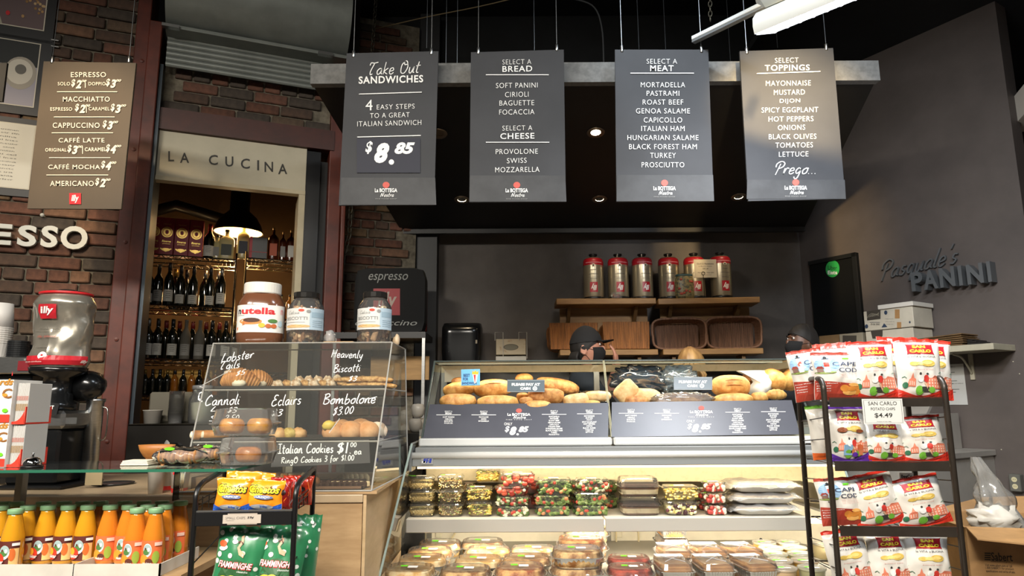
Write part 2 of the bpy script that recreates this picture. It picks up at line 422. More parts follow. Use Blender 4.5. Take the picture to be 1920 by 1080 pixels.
tag(MB().box(-.05,.05,-.03,.03,-.06,.06).build('speaker_box',mat('dark_box','2B2725',.7),loc=P(1661,175,4.85),rot=R(-58),bev=.006),'small dark square box mounted high on the right wall','box')
# ---- brick walls
brick_cols=[('765041','523A30'),('694637','473027'),('7E5E49','594335'),('5A463A','40342D'),('665444','4A3D32'),('4F463E','38322D'),('7F684D','5A4936')]
BM=[mat('brick_clay_%d'%i,a,.9,noise_s=22,col2=b,bump=.5,contrast=(.3,.7)) for i,(a,b) in enumerate(brick_cols)]
M_mortar=mat('old_mortar','7E7768',.95,noise_s=18,col2='565044',bump=.6)
def brick_meshes(L,Hh,D,n=3):
    out=[]
    for m in BM:
        for k in range(n):
            mb=MB(); mb.box(0,L,-D,0.02,0,Hh,c=.006)
            vs=[]
            for v in mb.v:
                q=Vector(v); d=noise.noise_vector(q*9+Vector((k*5.3,0,BM.index(m))))*.004; vs.append(tuple(q+d))
            mb.v=vs; mb.mats=[m]; mb.m=[0]*len(mb.f); out.append(mb.mesh('brick'))
    return out
def brick_wall(name,frame,x0,x1,z0,z1,course,L,depth,skip=None,thick=.25,weights=None,yo=0):
    w_=struct(MB().box(x0,x1,yo,yo+thick,z0 if z0<.3 else z0,z1),name,M_mortar,loc=frame.o,rot=frame.a)
    ms=brick_meshes(L-.012,course-.011,depth); hs=brick_meshes(L*.5-.012,course-.011,depth,1)
    r=random.Random(hash(name)%97 if False else len(name)*7)
    z=z0; k=0; cnt=0
    while z+course<=z1+.001:
        x=x0-(L*.25 if k%2 else L*.02 if k%4 else L*.5); hd=(k%6==3)
        while x<x1:
            l=L*.5 if (hd or x<x0) else L
            a=max(x,x0)
            if x>=x0-.001 and x+l<=x1+.012 and not (skip and skip(x+l/2,z+course/2)):
                i=r.choices(range(len(BM)),weights or [3,4,2,3,2,2,1])[0]
                me=(hs[i] if l<L*.9 else ms[i*3+r.randrange(3)])
                o=bpy.data.objects.new('brick',me); C.objects.link(o); o.parent=w_
                o.location=(x+.006,yo+r.uniform(-.003,.003),z+.005); cnt+=1
            x+=l
        z+=course; k+=1
    return w_,cnt
# left wall
xl0,_=FS.px(-60,500); xl1,_=FS.px(228,600)
_,zt=FS.px(100,-20); _,zb=FS.px(60,905)
pics=[]
def near_pic(x,z): return False
wl,c1=brick_wall('wall_left',FS,xl0,xl1,.75,4.2,.079,.225,.022)
# backing below
struct(MB().box(xl0-.3,xl1,0,.25,0,.75),'wall_left_base',M_mortar,loc=FS.o,rot=FS.a)
# ---- storefront
M_red=mat('red_painted_steel','5C2415',.5,noise_s=8,var=.18,bump=.08)
M_dk=mat('dark_glossy_panel','17181A',.22,spec=.6)
xa,_=FS.px(215,600); xb,_=FS.px(277,600)
xs=[FS.px(x,600)[0] for x in (214,231,262,269)]
col=thing('steel_column','rust-red painted steel column left of the wine shop opening','column',FS.o,FS.a)
MB().box(xs[0]-.02,xs[1]+.012,-.06,.28,0,4.4).build('flange',M_red,col,bev=.006)
MB().box(xs[1]+.015,xs[2],-.12,.28,0,FS.px(290,38,-.12)[1]).build('web',M_red,col,bev=.006)
MB().box(xs[2]+.002,xs[3],-.085,.25,0,FS.px(300,120,-.08)[1]).build('guide_rail',mat('blue_grey_rail','3A4249',.4,.6),col)
for i in range(5):
    MB().lathe([(.012,0),(.012,.006),(0,.008)],8,M=Matrix.Translation((xs[0]+.03,-.06,1.0+.6*i))@Matrix.Rotation(PI/2,4,'X')).build('rivet',M_red,col)
# right part: dark panel, second red column
xo1,_=FS.px(548,600); xo2,_=FS.px(561,600); xp2,_=FS.px(588,600); xp3,_=FS.px(604,600); xc2,_=FS.px(637,600)
MB().box(xo2,xp2,-.02,.25,0,2.95).build('door_panel',M_dk,loc=FS.o,rot=FS.a)
tag(bpy.data.objects['door_panel'],'glossy black panel between the wine shop opening and the right red column','panel')

col2=thing('steel_column','rust-red steel column right of the wine shop with bolts','column',FS.o,FS.a)
MB().box(xp3,xc2-.03,-.05,.25,0,FS.px(615,112,-.05)[1]).build('flange',M_red,col2,bev=.006)
MB().box(xc2-.028,xc2,-.09,.25,0,FS.px(615,112,-.05)[1]).build('web',M_red,col2,bev=.006)
MB().box(xp2+.002,xp3-.002,.03,.25,0,2.9).build('recess',mat('black_recess','0E0F10',.6),col2)
# cream frame of the opening and the sign board
_,zs0=FS.px(400,352); _,zs1=FS.px(400,254)
zA=FS.px(298,341)[1]
M_cream=mat('cream_painted_trim','B3A88C',.6,noise_s=6,var=.06)
sg=thing('shop_sign','cream fascia board with widely spaced dark capitals over the wine shop opening','sign',FS.o,FS.a)
xs0=xs[3]+.003
MB().box(xs0,xo2-.003,-.03,.02,zA+.03,FS.px(298,243)[1]).build('fascia',mat('cream_sign_face','B9B29C',.6,noise_s=4,var=.05),sg)
MB().box(xs0,xo2-.003,-.05,.02,zA,zA+.028).build('lower_rail',M_cream,sg)
MB().box(xo1,xo2-.003,-.05,.2,0,zA-.002).build('jamb',M_cream,sg)
MS=FS; inv=Matrix.Rotation(-FS.a,4,'Z')@Matrix.Translation(-FS.o)
dark=mat('sign_dark_letter','26241F',.6)
for ch,x,y,wd in (('L',321,293,11),('A',346,296,17),('C',400,300,17),('U',430,303,15),('C',460,307,17),('I',484,310,3.5),('N',504,313,16),('A',530,317,17)):
    pr=Print(plane_map(FS.w(0,-.0315,0),FS.ey,M=inv)); pr.text(ch,x,y,wd,19,dark,bold=.012); pr.build('letter',sg)
# beam, brick lintel
struct(MB().box(xs[3],xc2-.09,-.06,.2,FS.px(298,240,-.06)[1],FS.px(298,200,-.06)[1]),'trim_2',mat('dark_red_beam','441C12',.5,noise_s=8,var=.15),loc=FS.o,rot=FS.a)
lz0=FS.px(298,200,-.06)[1]+.005
wt,c2=brick_wall('wall_lintel',FS,xs[3],xc2-.02,lz0,lz0+.33,.079,.225,.02,weights=[1,2,0,4,2,4,0],yo=.03)
struct(MB().box(xs[2],xc2+.1,.2,.3,lz0,4.4),'wall_upper',mat('upper_wall_dark','2A2724',.9),loc=FS.o,rot=FS.a)
# rolling shutter: drum housing, bracket tabs and slats
xc2=xc2
sh=thing('rolling_shutter','grey metal rolling shutter rolled up over the wine shop','shutter',FS.o,FS.a)
M_sh=mat('galvanised_grey','848A86',.42,.25,noise_s=5,var=.08)
zb0=FS.px(310,25,-.3)[1]; xd0=xs[3]+.004; xd1=FS.px(655,95,-.3)[0]
mb=MB().use(M_sh,True)
def drum(u,v):
    a=R(100)+v*R(175); r=.33
    return Vector((xd0+(xd1-xd0)*u,-.1+r*math.cos(a)*.9,zb0+.3+ r*math.sin(a)*-1 if False else zb0+.31+r*math.sin(a)))
mb.grid(drum,2,20)
mb.build('drum_cover',M_sh,sh)
n=20
for x in (xd0,xd1):
    mb=MB().use(M_sh)
    ring=[Vector((x,-.1+.33*math.cos(R(100)+i/n*R(175))*.9,zb0+.31+.33*math.sin(R(100)+i/n*R(175)))) for i in range(n+1)]
    mb.add(ring+[Vector((x,.1,zb0+.6)),Vector((x,.1,zb0))],[tuple(range(n+3))]); mb.build('end_plate',M_sh,sh)
MB().box(xd0,xd1,-.22,-.05,zb0-.045,zb0-.02).build('bottom_bar',M_sh,sh,bev=.004)
zc=FS.px(310,123,-.08)[1]; k=0; z=zc
slm=MB().use(M_sh,True)
def slat_mesh():
    mb=MB(); mb.smooth=True; L=xd1-.09-(xs[3]+.01)
    prof=[(0,0),(-.010,.006),(-.013,.018),(-.010,.030),(0,.036)]
    mb.grid(lambda u,v:Vector((u*L,prof[round(v*4)][0],prof[round(v*4)][1])),1,4); mb.mats=[M_sh]; return mb.mesh('slat')
sm=slat_mesh()
while z<zb0-.04:
    o=bpy.data.objects.new('slat',sm); C.objects.link(o); o.parent=sh; o.location=(xs[3]+.01,-.075,z); z+=.037
for x in (FS.px(322,38,-.2)[0],FS.px(610,96,-.2)[0]):
    MB().box(x-.05,x+.05,-.24,-.2,zb0-.05,zb0-.03).build('latch_tab',STEEL,sh)
# brick pier behind the take-out board
FP=Frame(P(645,500,4.98),R(20))
pw=FP.px(779,480)[0]
wp,c3=brick_wall('wall_pier',FP,-.05,pw,1.05,4.25,.07,.215,.02,weights=[2,4,2,3,3,2,1],thick=.4)
struct(MB().box(-.05,pw,0,.4,0,1.05),'wall_pier_base',M_mortar,loc=FP.o,rot=FP.a)
print('bricks',c1,c2,c3)
q0=P(779,500,5.2)
struct(MB().box(0,.16,0,.2,0,4.4),'trim_3',mat('charcoal_trim','222325',.5),loc=(q0.x+.005,5.2,0))
# dark mass closing the far left top
struct(MB().box(-1.2,FS.px(258,0)[0],.3,.4,0,4.4),'wall_left_upper',M_ceil,loc=FS.o,rot=FS.a)
# ---- wine room behind the opening
wr=[]
M_wr=mat('wine_room_wall','4E3A22',.85,noise_s=3,var=.1)
struct(MB().box(-.1,3.2,1.75,1.85,0,3.4),'wall_wine_room',M_wr,loc=FS.o,rot=FS.a)
struct(MB().box(xs[0]-.4,xs[0]-.3,.25,1.75,0,3.4),'wall_wine_left',M_wr,loc=FS.o,rot=FS.a)
struct(MB().box(xc2+.02,xc2+.1,.41,1.75,0,3.4),'wall_wine_right',M_wr,loc=FS.o,rot=FS.a)
struct(MB().box(-.1,3.2,.25,1.85,3.4,3.5),'ceiling_wine_room',M_ceil,loc=FS.o,rot=FS.a)
def wr_light(px,py,yo,e,s=.05):
    x,z=FS.px(px,py,yo); l=light('POINT','wine_room_lamp',FS.w(x,yo,z),e,(1,.62,.28),s); return l
wr_light(447,452,1.0,5); wr_light(330,560,1.25,3.5); wr_light(510,560,1.2,3)
# black air duct line
pipe('black_duct','black corrugated duct on the wine room ceiling',[FS.w(*((FS.px(275,400,1.5)[0],1.5,FS.px(275,400,1.5)[1]))),FS.w(FS.px(330,385,1.5)[0],1.5,FS.px(330,385,1.5)[1]),FS.w(FS.px(420,412,1.5)[0],1.5,FS.px(420,412,1.5)[1])],.05,BLKM)
# ---- hood / soffit with recessed downlights
def hz(Y): return CZ+.492*3.45-.2118*(Y-3.45)
a0=P(588,160,3.45); a1=P(1642,157,3.45); b0=P(752,425,5.15); b1=P(1507,418,5.15)
zt0=P(1000,124,3.45).z; zf=a0.z*.5+a1.z*.5; zr=hz(5.15)
M_hood=mat('black_soffit','121111',.5,noise_s=4,var=.1); 
so=thing('soffit','black sloping soffit with downlights over the sandwich counter','soffit',(0,0,0))
so['kind']='structure'
mb=MB(); X=[a0.x,a1.x,b1.x,b0.x]; Yv=[3.47,3.47,5.15,5.15]; Zb=[zf,zf,zr,zr]
vs=[Vector((X[i],Yv[i],Zb[i])) for i in range(4)]+[Vector((X[i],Yv[i],zt0)) for i in range(4)]
mb.add(vs,[(0,1,2,3),(7,6,5,4),(0,4,5,1),(1,5,6,2),(2,6,7,3),(3,7,4,0)]); mb.build('soffit_body',M_hood,so)
MB().box(a0.x-.01,a1.x+.01,3.42,3.468,zf,zt0+.005).build('front_beam',mat('grey_beam_face','6E6E6C',.75,noise_s=30,var=.12),so)
MB().box(b0.x,b1.x,5.13,5.17,zr-.03,zr+.01).build('rear_lip',M_hood,so)
M_dl=mat('downlight_glow','FFE6C0',.5,emit=28); M_ring=mat('downlight_ring','8A7A68',.35,.8)
n_h=Vector((0,.2118,1)).normalized(); ph=Vector((0,3.45,zf))
for i,(px,py,on) in enumerate(((1117,248,1),(866,374,1),(1124,373,1),(1385,369,1),(822,250,0),(1420,248,1))):
    q=PPL(px,py,ph,n_h)
    t=thing('downlight','recessed round downlight in the black soffit, '+['upper, between the bread and meat boards','lower, left of the bread board','lower, between the bread and meat boards','lower, left of the toppings board','unlit, at the edge of the take-out board','behind the toppings board'][i],'lamp',q-n_h*.002,(math.atan(-.2118),0,0),'soffit downlights')
    MB().lathe([(.03,-.001),(.052,-.004),(.054,0),(.03,.004)],24,cap=False).build('trim_ring',M_ring,t,smooth=True)
    MB().lathe([(.0,.004),(.03,.003),(.03,.0)],16,cap=False).build('bulb',M_dl if on else M_ring,t)
    if on: light('SPOT','downlight_lamp',q-n_h*.03,7,WARM,.03,None,q+Vector((0,0,-1)),110,.8)
# ------------------------------------------------------------ hanging menu boards
def spot_up(p): return p
M_bd=mat('charcoal_board','3C3D40',.6,spec=.25,noise_s=4,var=.05); M_bd2=mat('charcoal_board_strip','3F4042',.55,spec=.3,noise_s=9,var=.1)
M_bdb=mat('brown_board','5C5144',.6,spec=.3,noise_s=4,var=.04); M_wire=mat('steel_cable','B9BCBE',.3,1)
PWH=mat('board_lettering_white','EDEDEA',.6); TOM=mat('tomato_red_print','C9554A',.6)
def logo(pr,cx,cy,s=1.0,wm=PWH):
    pr.disc(cx,cy-9*s,6.5*s,6*s,TOM); pr.up(.5)
    pr.text('La BOTTEGA',cx,cy+1*s,42*s,7.5*s,wm,bold=.03); pr.hand('Nostra',cx+2*s,cy+9*s,26*s,9*s,wm,th=.12)
    pr.text('FINE FOOD SHOP',cx,cy+17*s,40*s,2.2*s,mat('board_lettering_dim','8A8A88',.6))
def price885(pr,cx,cy,s,m=PWH):
    pr.text('$',cx-36*s,cy-10*s,14*s,24*s,m,bold=.03,shear=.25); pr.text('8',cx-12*s,cy,28*s,38*s,m,bold=.06,shear=.3)
    pr.disc(cx+6*s,cy+17*s,5*s,5*s,m); pr.text('85',cx+31*s,cy-9*s,38*s,22*s,m,bold=.05,shear=.3)
YBD=3.3
def board(label,pxc,corners,m,clips,strip=None,extra=()):
    tl,tr,br,bl=[P(*c,YBD) for c in corners]
    t=thing('menu_board',label,'menu board',(0,0,0))
    mb=MB(); o=Vector((0,.012,0))
    mb.add([tl,tr,br,bl]+[v+o for v in (tl,tr,br,bl)],[(3,2,1,0),(4,5,6,7),(0,1,5,4),(1,2,6,5),(2,3,7,6),(3,0,4,7)])
    mb.build('board_panel',m,t)
    if strip:
        x0,x1,y0,y1=strip; a,b,c,d=[P(x,y,YBD-.002) for x,y in ((x0,y0),(x1,y0),(x1+2,y1),(x0-1,y1))]
        MB().add([a,b,c,d]+[v+Vector((0,.001,0)) for v in (a,b,c,d)],[(3,2,1,0),(0,1,5,4),(1,2,6,5),(2,3,7,6),(3,0,4,7)]).build('lower_strip',M_bd2,t)
    for (x,y) in clips:
        q=P(x,y,YBD); mb=MB(); mb.smooth=True
        mb.lathe([(.0075,-.022),(.0085,-.02),(.0085,.012),(.0075,.014)],12,o=q+Vector((0,.002,0)))
        mb.build('cable_clip',STEEL,t)
        MB().tube([q+Vector((0,.002,.01)),Vector((q.x,q.y+.002,4.44))],.0022,6).build('hanging_cable',M_wire,t)
    pr=Print(plane_map((0,YBD-.004,0),(0,1,0),.0006)); pxc(pr)
    pr.build('lettering',t)
    t_=t; return t
def tx(pr,s,cx,cy,w,h=10,bold=0,m=PWH,dy=0,sp=1.12): pr.text(s,cx,cy,w,h,m,bold=bold,sp=sp,dy=dy)
def b_espresso(pr):
    m=mat('board_lettering_cream','E9E0CC',.6); D=0.0
    def pc(x,y,n,s=1.0):
        x+=1.5; pr.text('$',x-7*s,y-1,8*s,15*s,m,bold=.03,shear=.2); pr.text(n,x+3*s,y+1,11*s,16*s,m,bold=.045,shear=.25); pr.text('00',x+13*s,y-5,10*s,4.5*s,m,bold=.03,shear=.3)
    T=lambda s,x,y,w,h=9,b=.008:tx(pr,s,x,y,w,h,b,m)
    T('ESPRESSO',166,140,66,9.5); T('SOLO',120,157,23,6.5); pc(143,157,'2'); T('|',160,158,1.5,13); T('DOPPIO',182,157,32,6.5); pc(208,156,'3')
    pr.rect(107,171.4,220,172.8,m)
    T('MACCHIATTO',162,186,88,9.5); T('ESPRESSO',115,204.5,41,6.5); pc(150,203,'2'); T('|',162,205,1.5,13); T('CARAMEL',186,204,39,6.5); pc(217,203,'3')
    pr.rect(101,218.6,215,220,m)
    T('CAPPUCCINO',143,235,88,10); pc(202,234,'3'); pr.rect(97,248.5,212,249.8,m)
    T('CAFFÉ LATTE',153,262,86,10.5); T('ORIGINAL',105,281,40,6.5); pc(136,280,'3'); T('|',155,282,1.5,13); T('CARAMEL',179,280,40,7,.02); pc(208,279,'4')
    pr.rect(92,295,207,296.3,m)
    T('CAFFÉ MOCHA',139,312,97,10.5); pc(199,310,'4',1.0); pr.rect(87,327.5,203,328.8,m)
    T('AMERICANO',135,344,82,10); pc(188,342,'2')
    pr.rect(130,362,152,383,RD); pr.up(); pr.text('illy',141,373,14,15,PWH,bold=.03,shear=.2)
board('brown espresso and coffee price board hanging before the brick wall',b_espresso,[(82,115),(255,118),(227,392),(51,391)],M_bdb,[(98,111),(242,110)])
def b_takeout(pr):
    pr.hand('Take Out',741,127,96,25,PWH,th=.075,dy=-5)
    tx(pr,'SANDWICHES',733,149,121,14,.025,dy=-3); pr.strip([(673,176.5),(791,172.8)],1.6,PWH)
    tx(pr,'4',692,197,13,20,0); tx(pr,'EASY STEPS',742,200,71,9,-.008,dy=-2); tx(pr,'TO A GREAT',731,216,74,9,-.008,dy=-2); tx(pr,'ITALIAN SANDWICH',730,231,120,9.5,-.008,dy=-3)
    pr.strip([(670,257),(789,254)],1.6,PWH); pr.up()
    pr.rect(669,259,788,324,mat('price_patch','383942',.6,spec=.2)); pr.up()
    price885(pr,728,287,1.0); logo(pr,724,356)
board('charcoal TAKE OUT SANDWICHES board with the large 8.85 price',b_takeout,[(650,100),(822,96),(814,384),(635,385)],M_bd,[(663,100),(809,95)],(640,816,333,384))
def b_bread(pr):
    T=lambda s,x,y,w,h=9.5,b=-.008:tx(pr,s,x,y,w,h,b,dy=-1)
    T('SELECT A',969,116,54,9,-.012); T('BREAD',970,129,56,11,.012); pr.rect(911,139.5,1029,141,PWH)
    T('SOFT PANINI',969,160,78); T('CIRIOLI',969,177,44); T('BAGUETTE',969,193,65); T('FOCACCIA',969,210,66)
    T('SELECT A',970,240,56,9,-.012); T('CHEESE',970,255,64,11,.012); pr.rect(911,266,1030,267.5,PWH)
    T('PROVOLONE',969,284,79); T('SWISS',969,301,37); T('MOZZARELLA',970,318,83); logo(pr,969,356)
board('charcoal SELECT A BREAD board listing bread and cheese',b_bread,[(883,98),(1057,93),(1061,378),(880,379)],M_bd,[(897,94),(1044,88)],(881,1060,329,378))
def b_meat(pr):
    T=lambda s,x,y,w,h=9.5,b=-.008:tx(pr,s,x,y,w,h,b)
    T('SELECT A',1241,115,57,9,-.012); T('MEAT',1241,128,44,11,.012); pr.rect(1182,136.5,1301,138,PWH)
    for s,y,w in (('MORTADELLA',159,83),('PASTRAMI',175,61),('ROAST BEEF',191.5,76),('GENOA SALAME',208,101),('CAPICOLLO',225,72),('ITALIAN HAM',241,81),('HUNGARIAN SALAME',258,133),('BLACK FOREST HAM',275,127),('TURKEY',291.5,48),('PROSCIUTTO',309,80)):
        T(s,1243,y,w)
    logo(pr,1246,352)
board('charcoal SELECT A MEAT board, brightly lit, third of the four sandwich boards',b_meat,[(1153,93),(1328,93),(1338,377),(1156,378)],M_bd,[(1166,90),(1315,91)],(1157,1337,328,377))
def b_top(pr):
    T=lambda s,x,y,w,h=9.5,b=-.008:tx(pr,s,x,y,w,h,b,dy=-1)
    T('SELECT',1475,113,44,9,-.012); T('TOPPINGS',1476,127,84,11,.012); pr.strip([(1419,138),(1538,134)],1.6,PWH)
    for s,x,y,w in (('MAYONNAISE',1478,156,84),('MUSTARD',1480,173,58),('DI JON'.replace(' ',''),1481,190,38),('SPICY EGGPLANT',1481,206,106),('HOT PEPPERS',1483,223,84),('ONIONS',1484,239,51),('BLACK OLIVES',1486,256,89),('TOMATOES',1489,272,70),('LETTUCE',1488,289,55)):
        T(s,x,y,w)
    pr.hand('Prego...',1491,319,76,34,PWH,th=.075,shear=.35); logo(pr,1492,351)
board('charcoal SELECT TOPPINGS board under the fluorescent lamp, rightmost board',b_top,[(1387,96),(1562,90),(1585,373),(1403,377)],M_bd,[(1400,94),(1549,87)],(1401,1584,337,373))
# spare cables hanging behind the boards
for i,(x,y0) in enumerate(((800,90),(836,126),(857,126),(1002,94),(1198,92),(1248,92),(1370,122),(1458,90))):
    a=P(x,y0,3.6); tag(MB().tube([a,Vector((a.x,a.y,4.44))],.0016,5).build('hanging_cable',M_wire),'thin steel cable hanging behind the menu boards, %s from the left'%ORD[i],'cable','spare cables behind the boards')
# black board edge at the far left
a,b=P(-40,118,3.3),P(4,190,3.3)
tag(MB().box(a.x,b.x,3.3,3.312,b.z,a.z).build('side_board',mat('dark_board_edge','22211F',.5)),'dark board corner cut off by the left edge of the frame','menu board')
# ------------------------------------------------------------ framed pictures on the brick wall
FSi=Matrix.Rotation(-FS.a,4,'Z')@Matrix.Translation(-FS.o)
def poster(label,x0,y0,x1,y1,inner,draw,yo=-.035):
    """x/y: outer corners (left-bottom py at x0 ...) measured along the slanted wall"""
    X0,_=FS.px(x0,y0,yo); X1,Zt=FS.px(x1,y0,yo); Zb_=FS.px(x1,y1,yo)[1]
    t=thing('framed_picture',label,'picture',FS.o,FS.a)
    MB().box(X0,X1,yo,-.022,Zb_,Zt).build('backing_panel',mat('poster_black','15171A',.5),t)
    b=.0; ix0,ix1,iz0,iz1=[k for k in inner(X0,X1,Zb_,Zt)]
    MB().box(ix0,ix1,yo-.003,yo-.001,iz0,iz1).build('white_border',mat('poster_white_edge','CFC9B8',.6),t)
    def m(x,y,l): return Vector((ix0+.006+(ix1-ix0-.012)*x,yo-.003-.0006*l,iz0+.006+(iz1-iz0-.012)*y))
    pr=Print(m,False); draw(pr); pr.build('picture_print',t)
    for zz in (Zb_+.03,Zt-.03):
        MB().lathe([(.006,-.02),(.006,.02)],8,M=Matrix.Translation((X1+.012,yo,zz))@Matrix.Rotation(PI/2,4,'Y')).build('wire_clip',STEEL,t)
    return t
def d_beans(pr):
    pr.rect(0,0,1,1,mat('poster_grey_cloth','6A5A5C',.7)); pr.up(.5)
    pr.poly([(0,0),(.62,0),(.3,1),(0,1)],mat('poster_paper_grey','A9A594',.7)); pr.up(.5)
    for k in range(5): pr.strip([(.42,.8+.03*k),(.6,.78+.03*k)],.008,WH)
    r=random.Random(3)
    cm=[mat('poster_bean_a','B99463',.7),mat('poster_bean_b','9A7648',.7),mat('poster_bean_c','CDB082',.7)]
    for i in range(230):
        x=r.uniform(.64,1); y=r.uniform(.1,1)
        if y<(1-x)*1.6+.02 or y<.12+.2*r.random(): continue
        pr.up(.02); pr.disc(x,y,.014,.018,cm[i%3],7,1)
    pr.disc(.66,.14,.02,.03,RD); pr.disc(.8,.13,.014,.02,cm[0])
poster('framed coffee bean photograph at the top left corner, black border',-120,-90,118,86,lambda a,b,c,d:(a+.02,b-.05,c+.075,d-.02),d_beans)
def d_cup(pr):
    pr.rect(0,0,1,.62,mat('poster_table','A6A2AC',.7)); pr.rect(0,.62,1,1,mat('poster_dark_top','2C2F2F',.7)); pr.up()
    cw=mat('poster_cup','D6CFBF',.6); sh_=mat('poster_cup_shade','A8A092',.6)
    pr.disc(.83,.5,.17,.26,sh_,24); pr.up(); pr.disc(.82,.52,.14,.2,cw,24); pr.up(); pr.disc(.83,.56,.06,.08,mat('poster_dark_spot','6A665E',.6),16); pr.up()
    pr.poly([(.0,.08),(.42,.08),(.55,.2),(.6,.45),(.58,.82),(.5,.93),(.3,1),(0,1)],cw); pr.up()
    pr.poly([(.52,.2),(.58,.3),(.6,.5),(.58,.85),(.5,.6)],sh_); pr.up()
    pr.disc(.2,.82,.3,.13,mat('poster_cup_in','BEB6A6',.6),20); pr.up(); pr.disc(.15,.76,.26,.08,mat('poster_coffee','7A3D1C',.5),20)
poster('framed espresso cup photograph left of the hanging espresso board',-120,78,100,222,lambda a,b,c,d:(a+.02,b-.06,c+.05,d-.03),d_cup)
def d_text(pr):
    pr.rect(0,0,1,1,mat('poster_page','DAD8CC',.7)); pr.up()
    r=random.Random(5)
    for i in range(15):
        wds=' '.join(''.join(r.choice('aenorstilcu') for _ in range(r.randint(3,8))) for _ in range(4))
        pr.text(wds,.5+.03*r.random(),.9-.056*i,.66,.022,mat('page_text','4A4A48',.7),res=1)
poster('framed white page of printed text lower left, over the ESPRESSO letters',-150,228,88,373,lambda a,b,c,d:(a+.02,b-.05,c+.045,d-.035),d_text)
# ESPRESSO sign letters on the brick, standing off the wall
lt=thing('letter_sign','large pale raised capitals on the brick wall, partly cut off','sign',FS.o,FS.a)
M_let=mat('pale_letter','C9CCC6',.5)
def letter3d(ch,x0,x1,z0,z1,yf,yb,m,parent,bold=.0,nm='letter'):
    n,fs,_=text2d(ch,bold,0,1,4)
    mb=MB(); vs=[Vector((x0+(x1-x0)*x,yf,z0+(z1-z0)*y)) for x,y in n]; mb.add(vs,fs)
    from collections import Counter
    ed=Counter()
    for f in fs:
        for i in range(len(f)):
            a,b=f[i],f[(i+1)%len(f)]; ed[(min(a,b),max(a,b))]+=1
    be=[e for e,c in ed.items() if c==1]
    b0=len(mb.v); mb.v+= [tuple(v+Vector((0,yb-yf,0))) for v in vs]
    for f in fs: mb.f.append(tuple(i+b0 for i in reversed(f))); mb.m.append(0); mb.sm.append(False)
    for a,b in be: mb.f.append((a,b,b+b0,a+b0)); mb.m.append(0); mb.sm.append(False)
    return mb.build(nm,m,parent)
for ch,xa_,xb_,ya,yb_ in (('E',-20,22,419,458),('S',33,69,422,462),('S',77,109,423,464),('O',114,165,423,467)):
    X0=FS.px(xa_,440,-.06)[0]; X1=FS.px(xb_,440,-.06)[0]; z1=FS.px(xa_+18,ya,-.06)[1]; z0=FS.px(xa_+18,yb_,-.06)[1]
    letter3d(ch,X0,X1,z0,z1,-.06,-.035,M_let,lt,bold=.035)
q=FS.px(78,402,-.05)
tag(MB().lathe([(.0,0),(.012,.001),(.012,.006),(.007,.014),(0,.016)],14,M=Matrix.Translation(FS.w(q[0],-.03,q[1]))@Matrix.Rotation(FS.a,4,'Z')@Matrix.Rotation(PI/2,4,'X')).build('wall_hook',M_let,smooth=True),'small round white hook under the espresso board','hook')
# ------------------------------------------------------------ chain beside the pier
def chain(label,pts,pitch,r):
    pts=[Vector(p) for p in pts]; ch=thing('chain',label,'chain',(0,0,0))
    L=[0]
    for a,b in zip(pts,pts[1:]): L.append(L[-1]+(b-a).length)
    n=int(L[-1]/pitch); me=None
    for i in range(n):
        d=i*pitch; k=max(j for j in range(len(L)) if L[j]<=d); k=min(k,len(pts)-2)
        t=(d-L[k])/(L[k+1]-L[k]); q=pts[k].lerp(pts[k+1],t); dr=(pts[k+1]-pts[k]).normalized()
        if me is None:
            mb=MB(); mb.smooth=True
            mb.tube([(math.cos(a)*pitch*.33,0,math.sin(a)*pitch*.66) for a in [2*PI*j/10 for j in range(10)]],r,5,closed=True); mb.mats=[mat('old_chain','6A665A',.45,.8)]; me=mb.mesh('link')
        o=bpy.data.objects.new('link',me); C.objects.link(o); o.parent=ch; o.location=q
        o.rotation_euler=(dr.to_track_quat('Z','Y')@Matrix.Rotation((i%2)*PI/2+.5,3,'Z').to_quaternion()).to_euler()
chain('long steel link chain hanging down the brick pier beside the red column',[P(658,380,4.7),P(655,440,4.7),P(644,480,4.7),P(636,560,4.7),P(630,635,4.7)],.05,.0045)
chain('short rusty chain hanging over the take-out board, before the brick',[P(706,-18,4.7),P(697,110,4.7)],.04,.004)
chain('short chain hanging from the ceiling to the track rail',[P(1331,-20,3.5),P(1332,52,3.5)],.03,.003)
# ------------------------------------------------------------ illuminated coffee sign on the brick pier
YL=4.75
a=P(666,503,YL); b=P(797,626,YL)
ls=thing('lightbox_sign','black square sign reading espresso and cappuccino with a red square','sign',((a.x+b.x)/2,YL,b.z))
wd=(b.x-a.x)/2; hh=a.z-b.z
mb=MB(); mb.smooth=False
mb.sup([(1,-.1),(1,.0),(.985,.012)],32,9,wd,hh/2,M=Matrix.Translation((0,0,hh/2))@Matrix.Rotation(PI/2,4,'X'))
mb.build('casing',mat('sign_casing_black','0E0F10',.6,spec=.2),ls)
inv=Matrix.Translation((-(a.x+b.x)/2,-YL,-b.z))
pr=Print(plane_map((0,YL-.0135,0),(0,1,0),.0006,inv)); GR=mat('sign_grey_letter','9A9C98',.6)
pr.text('espresso',728,522,74,17,GR,shear=.3); pr.rect(700,541,750,591,mat('sign_red_square','9E1D28',.5)); pr.up()
pr.text('illy',726,566,36,38,mat('sign_cream','B8A79C',.6),bold=.02,shear=.25); pr.text('cappuccino',724,607,116,13,GR,shear=.3)
pr.build('lettering',ls)
a=P(800,532,4.9); b=P(789,640,4.9)
tag(MB().lathe([(.028,0),(.03,.01),(.03,.3),(.02,.33),(.012,.36)],16,o=P(793,622,4.95)).build('extinguisher',mat('dark_red_bottle','4A1512',.4),smooth=True),'dark red bottle half hidden right of the espresso sign','bottle')
